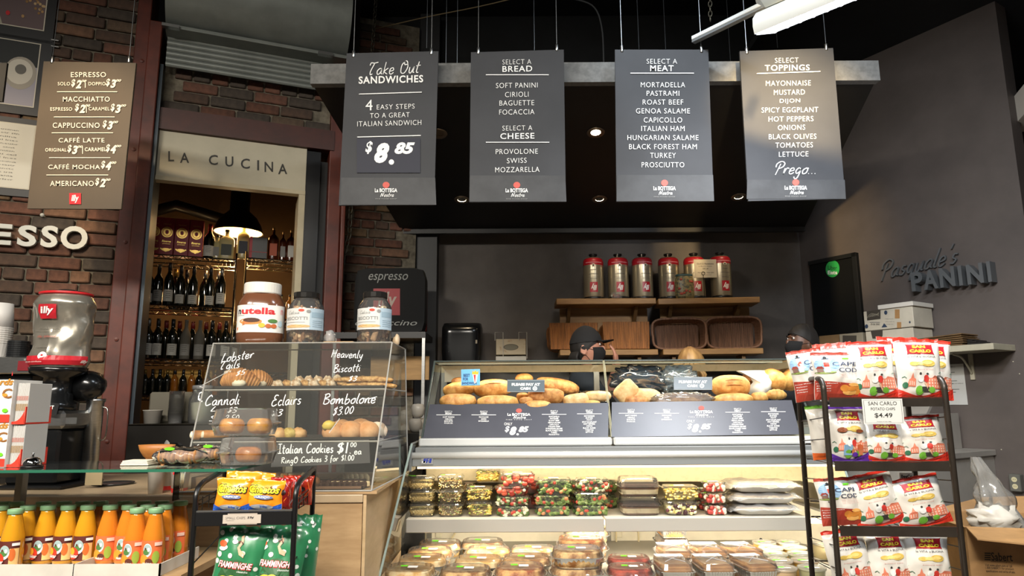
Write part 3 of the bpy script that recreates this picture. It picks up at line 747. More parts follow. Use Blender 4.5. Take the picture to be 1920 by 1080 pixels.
# black shelf frame under the sign
a=P(640,630,4.8); b=P(806,640,4.8); c=P(806,730,4.8)
sf=thing('metal_shelf','black metal shelf frame under the espresso sign','shelf',(0,0,0))
MB().box(a.x,b.x,4.55,4.95,b.z,a.z).build('shelf_board',BLKM,sf)
for x in (b.x-.012,a.x+.02): MB().box(x-.01,x+.01,4.55,4.58,.02,b.z).build('leg',STEEL,sf)
a=P(774,668,4.9); b=P(804,712,4.9)
tag(MB().box(a.x-.3,b.x,4.9,4.93,b.z,a.z).build('wood_panel',mat('tan_wood','A8824F',.6,noise_s=5,var=.1,stretch=(1,1,8))),'tan wooden panel standing in the black shelf frame','panel')

# ------------------------------------------------------------ wine racks behind the opening
def wpt(px,py,yo): 
    x,z=FS.px(px,py,yo); return Vector((x,yo,z))
YR=.75
def rack(label,pl,pr_,shelves,depth=.32,seed=0):
    """pl, pr_: px of left and right posts; shelves: list of py at the right post"""
    t=thing('wire_rack',label,'rack',FS.o,FS.a)
    x0=FS.px(pl,520,YR)[0]; x1=FS.px(pr_,520,YR)[0]
    zz=[FS.px(pr_,y,YR)[1] for y in shelves]
    for x in (x0,x1):
        for y in (YR,YR+depth):
            MB().tube([(x,y,.05),(x,y,zz[0]+.05)],.009,8).build('post',CHROME,t,smooth=True)
    for z in zz:
        for y in (YR,YR+depth):
            mb=MB(); mb.tube([(x0,y,z),(x1,y,z)],.005,6); mb.tube([(x0,y,z-.028),(x1,y,z-.028)],.0045,6)
            n=int((x1-x0)/.035); p=[(x0+(x1-x0)*i/n,y,z if i%2 else z-.028) for i in range(n+1)]
            mb.tube(p,.0038,5); mb.build('truss_edge',CHROME,t)
        mb=MB(); n=int((x1-x0)/.028)
        for i in range(n): xx=x0+(x1-x0)*(i+.5)/n; mb.tube([(xx,YR,z),(xx,YR+depth,z)],.0018,4,cap=False)
        mb.build('wire_deck',CHROME,t,kind='stuff')
    return zz
zA_=rack('chrome wire rack of wine bottles, left of the pair',245,441,[487,578,676,742])
zB_=rack('chrome wire rack with spirits, right of the pair behind the chocolate jar',459,556,[490,600,700])
BOT=[(.036,0),(.038,.01),(.038,.17),(.034,.195),(.018,.225),(.014,.24),(.0135,.285),(.015,.287),(.015,.3),(0,.3)]
def wine(label,pos,h=1.0,gm=None,lm=None,cap=None,r=1.0,group=None,lab=(.05,.12),wide=False):
    gm=gm or mat('dark_wine_glass','0C100C',.08,spec=.8); t=thing('wine_bottle',label,'bottle',FS.w(*pos),FS.a+random.uniform(-.15,.15),group)
    mb=MB(); mb.smooth=True
    mb.lathe([(a*r,b*h) for a,b in BOT],18); mb.build('glass_body',gm,t)
    if lm:
        mb=MB(); mb.grid(lambda u,v:Vector((.0385*r*math.sin((u-.5)*2.2),-.0385*r*math.cos((u-.5)*2.2),(lab[0]+(lab[1]-lab[0])*v)*h)),8,1)
        mb.build('label',lm,t)
        pr=Print(lambda x,y,l:Vector((.039*r*math.sin(x),-.039*r*math.cos(x)-.0003*l,y*h)),False)
        for i in range(4): pr.rect(-.5+.1*(i%2),lab[1]-.012-.014*i-.003,.5-.1*(i%2),lab[1]-.012-.014*i,mat('label_ink','55514A',.7),6)
        pr.build('label_print',t)
    if cap:
        mb=MB(); mb.smooth=True; mb.lathe([(.0155*r,.245*h),(.0152*r,.302*h),(0,.304*h)],12); mb.build('capsule',cap,t)
    return t
LW=mat('cream_bottle_label','C8C6BE',.7); LG=mat('grey_bottle_label','8F8D88',.7); CP=mat('black_capsule','17171A',.4); CG=mat('gold_capsule','9A7A3A',.35,.7); CS=mat('silver_capsule','9A9A98',.3,.8)
def at(px,z,yo): return (FS.px(px,500,yo)[0],yo,z)
# middle shelf: tall dark wines
yy=YR+.07
for i,(x,lm,cp) in enumerate(((277,LW,CP),(295,LG,CP),(315,LW,CP),(337,LW,CP),(361,LW,CP),(393,LW,CP),(414,LW,CS))):
    z=zA_[1]+.004
    q=FS.px(x,556,yy); wine('dark wine bottle, %s from the left on the second shelf of the left rack'%ORD[i],(q[0],yy,z),1.02 if i!=2 else 1.08,None,lm,cp,.88,'dark wine bottles, second shelf',(.02,.085) if i in(0,3,4,5) else (.03,.11))
for i,(x,cp) in enumerate(((383,CS),(408,CS),(348,CP),(327,CG))):
    yb2=YR+.24; q=FS.px(x,556,yb2); wine('dark wine bottle in the back row of the second shelf, neck showing, %s'%['third','fourth','second','leftmost'][i],(q[0],yb2,zA_[1]+.004),1.03,None,None,cp,1.0,'back row wine bottles')
# third shelf
SL=mat('grey_paper_sleeve','5C5850',.8)
for i,(x,lm,cp,gm) in enumerate(((276,LW,CS,None),(294,LW,CP,None),(322,LW,CP,None),(347,LG,None,SL),(373,LG,None,SL),(396,LW,CP,None),(422,LW,CP,None),(437,LW,CG,None))):
    q=FS.px(x,650,yy); wine('%s, %s from the left on the third shelf'%('bottle in a grey paper sleeve' if gm else 'dark bottle with a broad label',ORD[i]),(q[0],yy,zA_[2]+.004),.98,gm,lm,cp,.93,'third shelf bottles',(.03,.115))
for i,(x,c) in enumerate(((310,'6A1A18'),(335,'6A1A18'),(360,'7A2020'),(385,'6A1A18'),(410,'7A2020'))):
    yb2=YR+.24; q=FS.px(x,640,yb2); wine('red capped bottle in the back row of the third shelf, %s from the left'%ORD[i],(q[0],yb2,zA_[2]+.004),1.0,None,None,mat('red_capsule'+c,c,.4),1.0,'red capped back row bottles')
# fourth shelf: short dark and amber bottles
AM=mat('amber_glass','8A5218',.1,spec=.8)
for i,x in enumerate((270,284,298,312,326,342,358,372,388,402,418)):
    q=FS.px(x,730,yy); wine('short %s bottle, %s from the left on the lowest rack shelf'%('amber' if i in(4,6,9) else 'dark',ORD[i]),(q[0],yy,zA_[3]+.004),.62,AM if i in(4,6,9) else None,None,CG if i%3==0 else CP,.68,'lowest shelf bottles')
for i,x in enumerate((300,318,336,354,372,392)):
    yb2=YR+.24; q=FS.px(x,690,yb2)
    t=tag(MB().box(-.03,.03,-.03,.03,0,.06,c=.004).build('tea_tin',mat('gold_tin','A07A30',.4,.5),loc=FS.w(q[0],yb2,zA_[3]+.17),rot=FS.a),'small gold tin in the back row of the lowest shelf, %s from the left'%ORD[i],'tin','gold tins'); t.location.z=zA_[3]+.004; t.scale=(1,1,3.2)
# top shelf: red gift boxes, bottles
M_rb=mat('crimson_box','8E1226',.5); GD=mat('gold_foil_print','C9A45A',.35,.7)
for i,x in enumerate((289,313,341,368)):
    q=FS.px(x,450,yy); hw=.048
    t=thing('gift_box','tall crimson gift box with gold crest, %s from the left'%ORD[i],'box',FS.w(q[0],yy,zA_[0]+.004),FS.a+.03,'crimson gift boxes')
    MB().box(-hw,hw,-.045,.045,0,.285,c=.002).build('carton',M_rb,t)
    pr=Print(lambda a,b,l:Vector((a,-.0455-.0006*l,b)),False)
    pr.disc(0,.175,.038,.04,GD,20); pr.up(); pr.disc(0,.175,.03,.032,M_rb,20); pr.up(); pr.disc(0,.175,.026,.028,GD,20); pr.up(); pr.disc(0,.175,.012,.016,M_rb,14)
    pr.text('Riserva',0,.105,.06,.016,GD,bold=.02,shear=.2); pr.text('panettone',0,.085,.05,.008,GD); pr.disc(0,.042,.03,.012,GD,12); pr.strip([(-.036,.05),(0,.028),(.036,.05)],.008,GD); pr.text('MILANO',0,.235,.05,.008,GD)
    pr.build('gold_print',t)
q=FS.px(393,450,yy); wine('dark wine bottle beside the crimson boxes on the top shelf',(q[0],yy,zA_[0]+.004),.9,None,LW,mat('red_capsule6A','8A1A1A',.4),1.05,None,(.02,.11))
CLR=mat('pale_liquor','B5A878',.12,spec=.8,coat=.5)
def flask(label,px,py,w_,h_,body,lab,stop,z,sq=4,nm='liquor_bottle'):
    q=FS.px(px,py,yy); t=thing(nm,label,'bottle',FS.w(q[0],yy,z),FS.a)
    mb=MB(); mb.smooth=True; mb.sup([(.96,0),(1,.01),(1,h_*.62),(.9,h_*.7),(.4,h_*.78),(.26,h_*.8),(.24,h_*.94)],24,sq,w_,w_*.6); mb.build('glass_body',body,t)
    mb=MB(); mb.lathe([(w_*.3,h_*.93),(w_*.3,h_),(0,h_)],12); mb.build('stopper',stop,t,smooth=True)
    MB().box(-w_*.68,w_*.68,-w_*.6-.002,-w_*.55,h_*.14,h_*.5).build('label',lab,t)
flask('squat pale spirit bottle with dark label under the pendant lamp',425,460,.055,.24,CLR,mat('dark_bottle_label','3C4038',.6),mat('black_cork','1E1B18',.6),zA_[0]+.004,5)
flask('pale round decanter bottle between the two wire racks',407,470,.038,.19,CLR,LG,CP,zA_[0]+.004,2.5)
flask('round pale spirit bottle with tall dark neck on the right rack',456,460,.046,.27,CLR,mat('dark_blue_label','2A2C38',.6),mat('mauve_seal','4A3A48',.5),zB_[0]+.004,2.2)
q=FS.px(484,470,yy); t=thing('gift_carton','black and red liquor carton on the right rack','box',FS.w(q[0],yy,zB_[0]+.004),FS.a)
MB().box(-.065,.065,-.05,.05,0,.17,c=.002).build('carton',mat('black_carton','1C1A1C',.4),t); MB().box(-.0655,-.045,-.051,.051,.001,.171).build('red_edge',mat('box_red','A81C28',.5),t); MB().box(-.0655,.0655,-.051,.051,.05,.055).build('red_band',mat('box_red','A81C28',.5),t)
WHI=mat('whisky_glass','4A1E0C',.1,spec=.8)
flask('amber whisky bottle with red and white label on the right rack',512,470,.04,.27,WHI,mat('whisky_label','B85A3C',.6),mat('gold_cork','A88850',.5),zB_[0]+.004,2.2)
flask('amber whisky bottle, rightmost behind the cream jamb',545,470,.034,.26,WHI,LW,mat('gold_cork','A88850',.5),zB_[0]+.004,2.2)
flask('slim amber bottle between the two whisky bottles',530,470,.026,.24,WHI,LG,mat('gold_cork','A88850',.5),zB_[0]+.004,2.2)
for i,x in enumerate((470,483,497,512,528,543)):
    q=FS.px(x,560,yy); flask(['pale','golden','clear','green-gold','pale gold','amber'][i]+' liqueur bottle on the second shelf of the right rack',x,560,.026,.2,[CLR,AM,CLR,mat('olive_glass','6A6A20',.1),CLR,AM][i],LG,CP,zB_[1]+.004,2.2)
# pendant lamp
q=wpt(447,437,.95); q2=wpt(447,395,.95); q3=wpt(447,363,.95)
pl=thing('pendant_lamp','dark metal dome pendant lamp with warm glowing inside','lamp',FS.w(q.x,q.y,q.z))
rW=(wpt(495,437,.95)-wpt(400,437,.95)).length/2; h1=q2.z-q.z; h2=q3.z-q.z
M_sh2=mat('dark_lamp_shade','3A3632',.3,.8); 
mb=MB(); mb.smooth=True; mb.lathe([(rW,0),(rW*.97,.01),(rW*.9,h1*.35),(rW*.72,h1*.68),(rW*.45,h1*.93),(rW*.4,h1),(rW*.4,h2),(rW*.38,h2+.02),(.02,h2+.03)],40,cap=False); mb.build('shade',M_sh2,pl)
mb=MB(); mb.smooth=True; mb.lathe([(rW*.96,.004),(rW*.88,h1*.33),(rW*.7,h1*.62),(rW*.4,h1*.85),(0,h1*.87)],32,cap=False); mb.build('inner_reflector',mat('lamp_inner_cream','E8D8B0',.7),pl)
MB().blob((0,0,.11),(.04,.04,.05),12,8,0).build('bulb',mat('bulb_glow','FFD79A',.5,emit=9),pl,smooth=True)
MB().tube([(0,0,h2+.02),(0,0,3.4-q.z)],.006,6).build('cord',BLKM,pl)
light('POINT','pendant_bulb',FS.w(q.x,q.y,q.z-.03),4,(1,.72,.4),.04)
# ------------------------------------------------------------ left counter
M_wood=mat('pale_plywood','B3946C',.55,noise_s=6,col2='A0805A',stretch=(1,1,5),bump=.04)
M_woodLit=mat('counter_side_lit','C2A680',.5,noise_s=5,col2='B0946C',stretch=(1,1,4),bump=.04)  # counter wood again, paler: light from the deli case put into the colour
ZC=.89; YCF=2.5
def Xp(px,Y,z=ZC):
    # x of a pixel column on the line Y,z
    lo=CAM; d=(Y-0); 
    py=540
    for _ in range(3):
        q=P(px,py,Y); e=q.z-z; py+=e*1150/Y
    return P(px,py,Y).x
cx1=Xp(681,YCF)
ct=thing('counter','pale wooden service counter carrying the pastry case and coffee grinder','counter',(0,0,0))
MB().box(-3.3,cx1-.002,YCF+.002,3.3,.0,ZC-.03).build('carcass',M_wood,ct)
MB().box(-3.3,cx1,YCF-.005,3.32,ZC-.028,ZC).build('worktop',mat('counter_top','B09A7C',.4,noise_s=4,var=.08),ct,bev=.003)
MB().box(cx1+.001,cx1+.012,YCF,3.3,0,ZC-.002).build('end_panel',M_woodLit,ct)
# ---- glass shelf on posts
ZG=1.02
G_green=glass('green_float_glass','D6ECE0',.02,1,.02)
M_edge=mat('green_glass_edge','2C6650',.15,spec=.8,emit=0)
gy0,gy1=2.05,2.38
xg1=PZ(515,862,ZG).x; xg0=-2.2
def shelf_outline():
    pts=[(xg0,gy1),(xg0,gy0)]; xr=xg1; xs_=Xp(440,gy0,ZG)
    for i in range(9):
        a=R(-90)+i/8*R(90); pts.append((xs_+(xr-xs_)*math.cos(a),gy0+.26+.26*math.sin(a)))
    pts.append((xr,gy1)); return pts
gs=thing('glass_shelf','clear glass shelf with green edge over the juice bottles','shelf',(0,0,0))
ol=shelf_outline(); n=len(ol)
MB().add([(x,y,ZG) for x,y in ol]+[(x,y,ZG-.008) for x,y in ol],[tuple(range(n)),tuple(range(2*n-1,n-1,-1))]).build('glass_pane',G_green,gs)
mb=MB(); mb.add([(x,y,ZG+.0002) for x,y in ol]+[(x,y,ZG-.0082) for x,y in ol],[(i,(i+1)%n,n+(i+1)%n,n+i) for i in range(1,n-2)]); mb.build('glass_edge',M_edge,gs)
for px in (43,):
    x=Xp(px,2.42,.95); MB().box(x-.012,x+.012,2.40,2.43,.75,ZG-.01).build('post',mat('satin_post','8A857A',.4,.6),gs,bev=.002)
    MB().box(-2.2,x,2.405,2.425,.965,ZG-.012).build('bracket',mat('satin_post','8A857A',.4,.6),gs)
x=Xp(435,2.3,.98); MB().box(x-.006,x+.006,2.3,2.312,.95,ZG-.009).build('clip',STEEL,gs)
x=Xp(341,2.4,.98); MB().box(x-.0015,x+.0015,2.35,2.42,ZC+.001,ZG-.009).build('glass_fin',glass('clear_glass','F4FAF8',.01),gs)
# ---- juice bottles in card trays
zj=.725
tray_m=mat('white_card_tray','C9C3B8',.7,noise_s=8,var=.06)
jb=thing('juice_bottle','x','bottle',(0,0,0))
JP=[(.0,0),(.027,.0),(.031,.006),(.031,.085),(.0295,.10),(.022,.135),(.0185,.150),(.0185,.158)]
mb=MB(); mb.smooth=True; mb.lathe(JP,20)
body=mb.build('glass_body',None,jb)
M_j=[mat('yellow_peach_juice','CC901E',.14,coat=.8),mat('orange_apricot_juice','CE7A22',.14,coat=.8)]
for m_,top in zip(M_j,('D9A52A','E29A38')):
    pass
body.data.materials.append(M_j[0])
mb=MB(); mb.smooth=True; mb.lathe([(.0205,.157),(.0215,.158),(.0215,.169),(.0205,.171),(0,.1715)],24); cap_=mb.build('cap',mat('green_white_cap','7DA67C',.4),jb)
mb=MB(); mb.lathe([(.0145,.1717),(.0,.172)],20); tp=mb.build('cap_top',mat('cap_top_pale','B9CDB2',.45),cap_)
def cyl(Rr,e=.0006):
    return lambda x,y,l:Vector((Rr*math.sin(x)+0,-(Rr+e*l)*math.cos(x),y)) if False else Vector(((Rr+e*l)*math.sin(x),-(Rr+e*l)*math.cos(x),y))
def jlabel(kind):
    pr=Print(cyl(.0312),False)
    if kind==0:
        pr.rect(-1.15,.012,1.15,.083,mat('label_maroon','5C231C',.6),30); pr.up(); pr.rect(.35,.014,1.1,.062,mat('label_peach_pale','E8BE7A',.6),5); pr.up()
        pr.disc(.55,.045,.28,.018,mat('label_peach_half','D0692A',.6),14); pr.up(); pr.disc(-.05,.052,.42,.02,mat('label_white_disc','DDE8E4',.6),18); pr.up()
        pr.disc(-.05,.057,.38,.0145,mat('label_farm_blue','9DB4B4',.6),16); pr.up(); pr.disc(-.12,.049,.32,.008,mat('label_farm_green','4D7A3E',.6),12); pr.disc(.1,.056,.12,.006,mat('label_milk2','E8E4DA',.6),8); pr.disc(-.2,.058,.08,.004,mat('label_seed','5A2A1A',.6),8); pr.up()
        pr.disc(-.5,.034,.5,.018,mat('label_peach_red','D5381F',.6),16); pr.up(); pr.disc(-.62,.04,.3,.011,mat('label_peach_gold','EDA32C',.6),14); pr.up(); pr.text('Nektar',-.4,.027,.8,.010,WH,bold=.02,shear=.2)
        pr.rect(.5,.07,1.05,.078,WH,4)
    else:
        pr.rect(-1.15,.012,1.15,.083,mat('label_orange','DE6A38',.6),30); pr.up(); pr.disc(-.2,.056,.4,.019,mat('label_white_disc','DDE8E4',.6),18); pr.up(); pr.disc(-.2,.058,.36,.015,mat('label_farm_blue','9DB4B4',.6),14); pr.up(); pr.disc(-.28,.051,.28,.008,mat('label_farm_green','4D7A3E',.6),12); pr.disc(-.05,.058,.12,.006,mat('label_milk2','E8E4DA',.6),8); pr.disc(-.34,.06,.08,.004,mat('label_seed','5A2A1A',.6),8); pr.up()
        pr.disc(-.45,.03,.42,.014,mat('label_apricot','F0922C',.6),14); pr.disc(.55,.036,.3,.018,mat('label_leaf','8FA53A',.6),14); pr.up(); pr.disc(.0,.026,.3,.008,mat('label_seed','5A2A1A',.6),10); pr.up(); pr.text('Nektar',-.1,.02,.7,.007,WH,bold=.02); pr.rect(.4,.068,1.0,.078,mat('label_pale_pink','E8C0B0',.6),4)
    return pr
lab=[jlabel(k).mb.mesh('label') for k in (0,1)]
lb_o=bpy.data.objects.new('label',lab[0]); C.objects.link(lb_o); lb_o.parent=jb
body2=body.data.copy(); body2.materials[0]=M_j[1]
rows=[(2.13,[27,256,291],'front'),(2.205,[0,50,88,126,163,205,240,275,308],'middle'),(2.285,[2,28,79,118,153,187,232,268,302,337],'back')]
first=True
for Y,xs_j,rn in rows:
    for i,px in enumerate(xs_j):
        k=1 if px>172 else 0
        lbn='%s juice bottle with green cap, %s from the left in the %s row'%('orange' if k else 'golden yellow',ORD[i],rn)
        loc=(Xp(px,Y,.85),Y,zj+.004)
        if first: r_=jb; jb.location=loc; first=False; jb['group']='juice bottles under the glass shelf'; _=KID(jb); _=[KID(c) for c in KID(jb)]
        else: r_=dup(jb,loc)
        r_['label']=lbn; r_.rotation_euler.z=random.Random(px).choice((0,.35,-.3,.1)) if not k else random.Random(px).uniform(-.15,.3)
        if k:
            for c in bpy.data.objects:
                if c.parent==r_:
                    if c.data==body.data: c.data=body2
                    elif c.data==lab[0]: c.data=lab[1]
def ctray(label,x0,x1,y0,y1):
    t=thing('card_tray',label,'tray',(0,0,0)); z=zj
    MB().box(x0,x1,y0,y1,z-.006,z).build('base',tray_m,t)
    MB().box(x0-.004,x1+.004,y0-.006,y0-.001,z-.008,z+.026).build('front_edge',tray_m,t)
    MB().box(x1,x1+.004,y0-.006,y1,z-.008,z+.026).build('side_edge',tray_m,t)
ctray('white card tray holding the golden peach juices',Xp(-30,2.09,.73),Xp(139,2.09,.73),2.09,2.33)
ctray('white card tray holding the orange apricot juices',Xp(144,2.09,.73),Xp(300,2.09,.73),2.088,2.33)
x=Xp(352,2.3,.72); sh2=thing('display_shelf','pale wooden shelf under the juice trays','shelf',(0,0,0))
MB().box(-2.2,Xp(300,2.09,.73)+.06,2.095,YCF-.004,zj-.03,zj-.0085).build('shelf_board',M_wood,sh2)
MB().box(-2.2,-2.17,2.1,YCF-.004,0,zj-.032).build('support_panel',M_wood,sh2)
MB().box(-1.3,-1.27,2.12,YCF-.004,0,zj-.032).build('support_panel',M_wood,sh2)
# ---- acrylic pastry case
G_ac=glass('clear_acrylic','F2F4F2',.045,1,.06,1.45,'D8D8D0')  # milky film in the mix paints the hazy reflections on the panes
M_ace=mat('acrylic_edge','A9A7A0',.2,spec=.9)
FTL=P(400,645,2.8); FTR=P(735,641,2.8); zt=(FTL.z+FTR.z)/2; FBL=Vector((Xp(338,2.5,ZC),2.5,ZC+.012)); FBR=Vector((Xp(696,2.5,ZC),2.5,ZC+.012))
FTL.z=FTR.z=zt; YBk=3.15; xL=FTL.x-.03; xR=FTR.x+.0
BTL=Vector((FTL.x,YBk,zt)); BTR=Vector((FTR.x+.0,YBk,zt)); BBL=Vector((FBL.x,YBk,ZC+.012)); BBR=Vector((FBR.x+.03,YBk,ZC+.012))
pc=thing('pastry_case','clear acrylic pastry case with sloping front and white handwritten prices','display case',(0,0,0))
def slab(name,pts,th,m,parent,nrm=None):
    pts=[Vector(p) for p in pts]; nn=(pts[1]-pts[0]).cross(pts[2]-pts[0]).normalized()*th
    k=len(pts); mb=MB(); mb.add(pts+[p+nn for p in pts],[tuple(range(k-1,-1,-1)),tuple(range(k,2*k))]+[(i,(i+1)%k,k+(i+1)%k,k+i) for i in range(k)])
    return mb.build(name,m,parent)
def thin(name,pts,m,parent):
    return MB().add(pts,[tuple(range(len(pts)))]).build(name,m,parent)
thin('front_pane',[FBL,FBR,FTR,FTL],G_ac,pc); thin('side_pane',[FBR,BBR,BTR,FTR],G_ac,pc); thin('side_pane',[FBL,BBL,BTL,FTL],G_ac,pc)
thin('top_pane',[FTL,FTR,BTR,BTL],glass('acrylic_top','C9C5BC',.12,1,.1,1.5,'B8AE98'),pc); thin('back_pane',[BBL,BBR,BTR,BTL],G_ac,pc)
mb=MB()
for a,b in ((FTL,FTR),(FTR,FBR),(FTL,FBL),(FTR,BTR),(BTR,BBR),(FBL,FBR),(FBR,BBR),(BTL,BTR)): mb.tube([a,b],.0028,4)
mb.build('glued_edges',M_ace,pc)
MB().box(min(FBL.x,BBL.x)-.005,FBR.x+.02,2.5,YBk,ZC+.001,ZC+.011).build('base_board',M_wood,pc)
def front_y(z): t=(z-FBL.z)/(zt-FBL.z); return FBL.y+(FTL.y-FBL.y)*t
def xl_(z): t=(z-FBL.z)/(zt-FBL.z); return FBL.x+(FTL.x-FBL.x)*t
def xr_(z): t=(z-FBL.z)/(zt-FBL.z); return FBR.x+(FTR.x-FBR.x)*t
zS=[P(550,731,2.72).z,P(550,828,2.62).z]
M_trayb=mat('dark_pastry_tray','2A2520',.4)
for k,z in enumerate(zS):
    y0=front_y(z)+.006
    thin('shelf_pane',[Vector((xl_(z)+.004,y0,z)),Vector((xr_(z)-.002,y0,z)),Vector((xr_(z)+.01,YBk-.01,z)),Vector((xl_(z)+.004,YBk-.01,z))],G_ac,pc)
    MB().tube([(xl_(z)+.004,y0,z),(xr_(z)-.002,y0,z)],.0035,4).build('shelf_edge',M_ace,pc)
    MB().tube([(xr_(z)-.002,y0,z),(xr_(z)+.012,YBk-.01,z)],.0025,4).build('shelf_edge',M_ace,pc)
def open_tray(label,x0,x1,y0,y1,z,m=M_trayb,h=.012,nm='pastry_tray'):
    t=thing(nm,label,'tray',((x0+x1)/2,(y0+y1)/2,z)); a=(x1-x0)/2; b=(y1-y0)/2
    MB().box(-a,a,-b,b,0,.003).build('base',m,t)
    mb=MB(); mb.box(-a,a,-b,-b+.004,0,h); mb.build('rim',m,t); mb=MB(); mb.box(-a,a,b-.004,b,0,h); mb.build('rim',m,t)
    mb=MB(); mb.box(a-.004,a,-b,b,0,h); mb.build('rim',m,t); mb=MB(); mb.box(-a,-a+.004,-b,b,0,h); mb.build('rim',m,t)
    return t
z0=zS[0]+.004; y0=front_y(z0)+.02; z1=zS[1]+.004; y1=front_y(z1)+.02
open_tray('dark tray of lobster tails and biscotti on the upper case shelf',xl_(z0)+.03,xr_(z0)-.01,y0,y0+.25,z0)
open_tray('dark tray on the middle case shelf under the doughnuts',xl_(z1)+.02,xr_(z1)-.01,y1,y1+.25,z1)
# lettering on the sloping front
nF=(FBR-FBL).cross(FTL-FBL)
CH=mat('chalk_marker_white','ECECE8',.8)
pr=Print(plane_map(FBL,nF,.0012))
for s,x,y,w_,h_,dy in (('Lobster',446,668,62,18,-9),('Tails',432,684,36,16,-4),('$5',452,699,20,10,-4),('Heavenly',651,667,60,22,2),('Biscotti',651,690,52,16,-3),('$3',662,710,17,11,0),
    ('Cannoli',418,750,66,21,-3),('L.',402,767,14,10,0),('$3',436,769,19,12,0),('S.',399,785,14,11,0),('$2.50',431,784,36,13,-2),('Eclairs',537,750,56,22,-4),('$3',520,774,22,14,0),
    ('Bombolone',655,748,99,22,-2),('$3.00',644,770,40,17,-4)):
    pr.hand(s,x,y,w_,h_,CH,th=.085,dy=dy)
pr.strip([(458,744),(480,730)],.8,CH) if False else None
pr.strip([(380,722),(430,696)],1.2,M_ace); pr.strip([(617,812),(637,785)],1.5,M_ace); pr.strip([(692,748),(707,744)],1.3,CH)
pr.build('chalk_lettering',pc)
# the two slanted chalkboards inside
def chalkboard(label,c,texts,Y0,Y1):
    p=[P(c[0][0],c[0][1],Y1),P(c[1][0],c[1][1],Y1),P(c[2][0],c[2][1],Y0),P(c[3][0],c[3][1],Y0)]
    t=thing('chalk_sign',label,'sign',(0,0,0)); o=Vector((0,.004,0))
    mb=MB(); mb.add(p+[v+o for v in p],[(3,2,1,0),(4,5,6,7),(0,1,5,4),(1,2,6,5),(2,3,7,6),(3,0,4,7)]); mb.build('sign_panel',mat('black_sign_card','1D1714',.6),t)
    nn=(p[1]-p[0]).cross(p[2]-p[0]); pr=Print(plane_map(p[0],nn,.001))
    for s,x,y,w_,h_,dy in texts: pr.hand(s,x,y,w_,h_,CH,th=.13,shear=.08,dy=dy)
    pr.build('chalk_lettering',t)
chalkboard('black card priced Italian Cookies inside the pastry case',[(512,829),(692,824),(694,868),(508,876)],[('Italian Cookies',573,841,104,20,-2),('$1.',645,840,26,24,0),('00',663,834,12,9,0),('ea',671,849,14,8,0),('RingO Cookies 3 for $1.00',596,863,137,17,-6)],2.56,2.60)
chalkboard('black card reading Arancini at the lower left of the pastry case',[(366,830),(404,829),(404,850),(362,852)],[('Arancini',392,838,52,11,-2)],2.565,2.60)
# ---- pastries
CR=mat('baked_crust','DDA05A',.55,noise_s=25,col2='B57436',bump=.3); CRL=mat('pale_crust','DDB27A',.6,noise_s=20,col2='C48A4C',bump=.2)
SG=mat('icing_sugar','E9DCC8',.85,noise_s=30,col2='D9A878',contrast=(.3,.55)); CRM=mat('cream_filling','EADFC4',.5); CHOC=mat('chocolate_dip','3A2014',.3)
def lump(name,label,cat,c,r,m,amp=.12,fr=2,seed=0,sup=1,rot=0,nu=18,nv=10,group=None,flat=.35):
    t=MB(); t.smooth=True
    t.blob((0,0,0),r,nu,nv,amp,fr,seed,sup=sup)
    # flatten the underside so it rests on what carries it
    t.v=[(x,y,max(z,-r[2]*flat)) for x,y,z in t.v]
    o=t.build(name,m,None,loc=(c[0],c[1],c[2]+r[2]*flat),rot=rot); return tag(o,label,cat,group)
def px_item(px,Y,z): return Xp(px,Y,z)
def clamshell_none(): pass
zt0=z0+.0035; zt1=z1+.0035
# lobster tails: layered shell pastry built of crescent leaves
def lobster_tail(label,px,Y,z,s=1.0,rot=0):
    t=thing('shell_pastry',label,'pastry',(Xp(px,Y,z),Y,z),rot)
    mb=MB(); mb.smooth=True; pts=[];rr=[]
    for k in range(61):
        u=k/60; pts.append(((u-.5)*.125*s,-.02*s*math.sin(PI*u)+.02*s,.034*s*math.sin(PI*min(1,.15+u*.75))**.8+.002)); rr.append((.006+.032*s*math.sin(PI*min(1,.1+.8*u))**1.1)*(1+.07*(1 if k%4<2 else -1)))
    mb.tube(pts,rr,16); mb.v=[(x,y,max(z,0)) for x,y,z in mb.v]
    mb.build('pastry_layers',CR,t)
    MB().blob((.012*s,-.028*s,.018*s),(.026*s,.014*s,.014*s),10,6,.2,3,1).build('cream',CRM,t,smooth=True)
    MB().blob((-.02*s,-.004,.055*s),(.034*s,.02*s,.012*s),10,6,.3,3,4).build('icing_sugar',SG,t,smooth=True)
lobster_tail('flaky lobster tail pastry at the left of the upper tray',447,y0+.08,zt0,1.15); lobster_tail('flaky lobster tail pastry tipped behind its neighbour',478,y0+.15,zt0,1.1,.5)
NUT=mat('almond_biscuit','DDB272',.7,noise_s=60,col2='96622E',bump=.6); NUTW=mat('sugared_almond','EADBC0',.7,noise_s=60,col2='A87C4A',bump=.6)
for i in range(8):
    px=520+i*17; lump('almond_cookie','round almond cookie dusted white, %s from the left on the upper tray'%ORD[i],'cookie',(Xp(px,y0+.09+(i%2)*.05,z0),y0+.09+(i%2)*.05,zt0),(.024,.022,.022),NUTW if i%2==0 else NUT,.35,5,i,group='almond cookies',flat=.6)
for i in range(5):
    px=560+i*18; lump('almond_cookie','round almond cookie behind the front ones, %s from the left'%ORD[i],'cookie',(Xp(px,y0+.2,z0),y0+.2,zt0+.0),(.026,.024,.034),NUTW,.35,5,i+20,group='almond cookies',flat=.6)
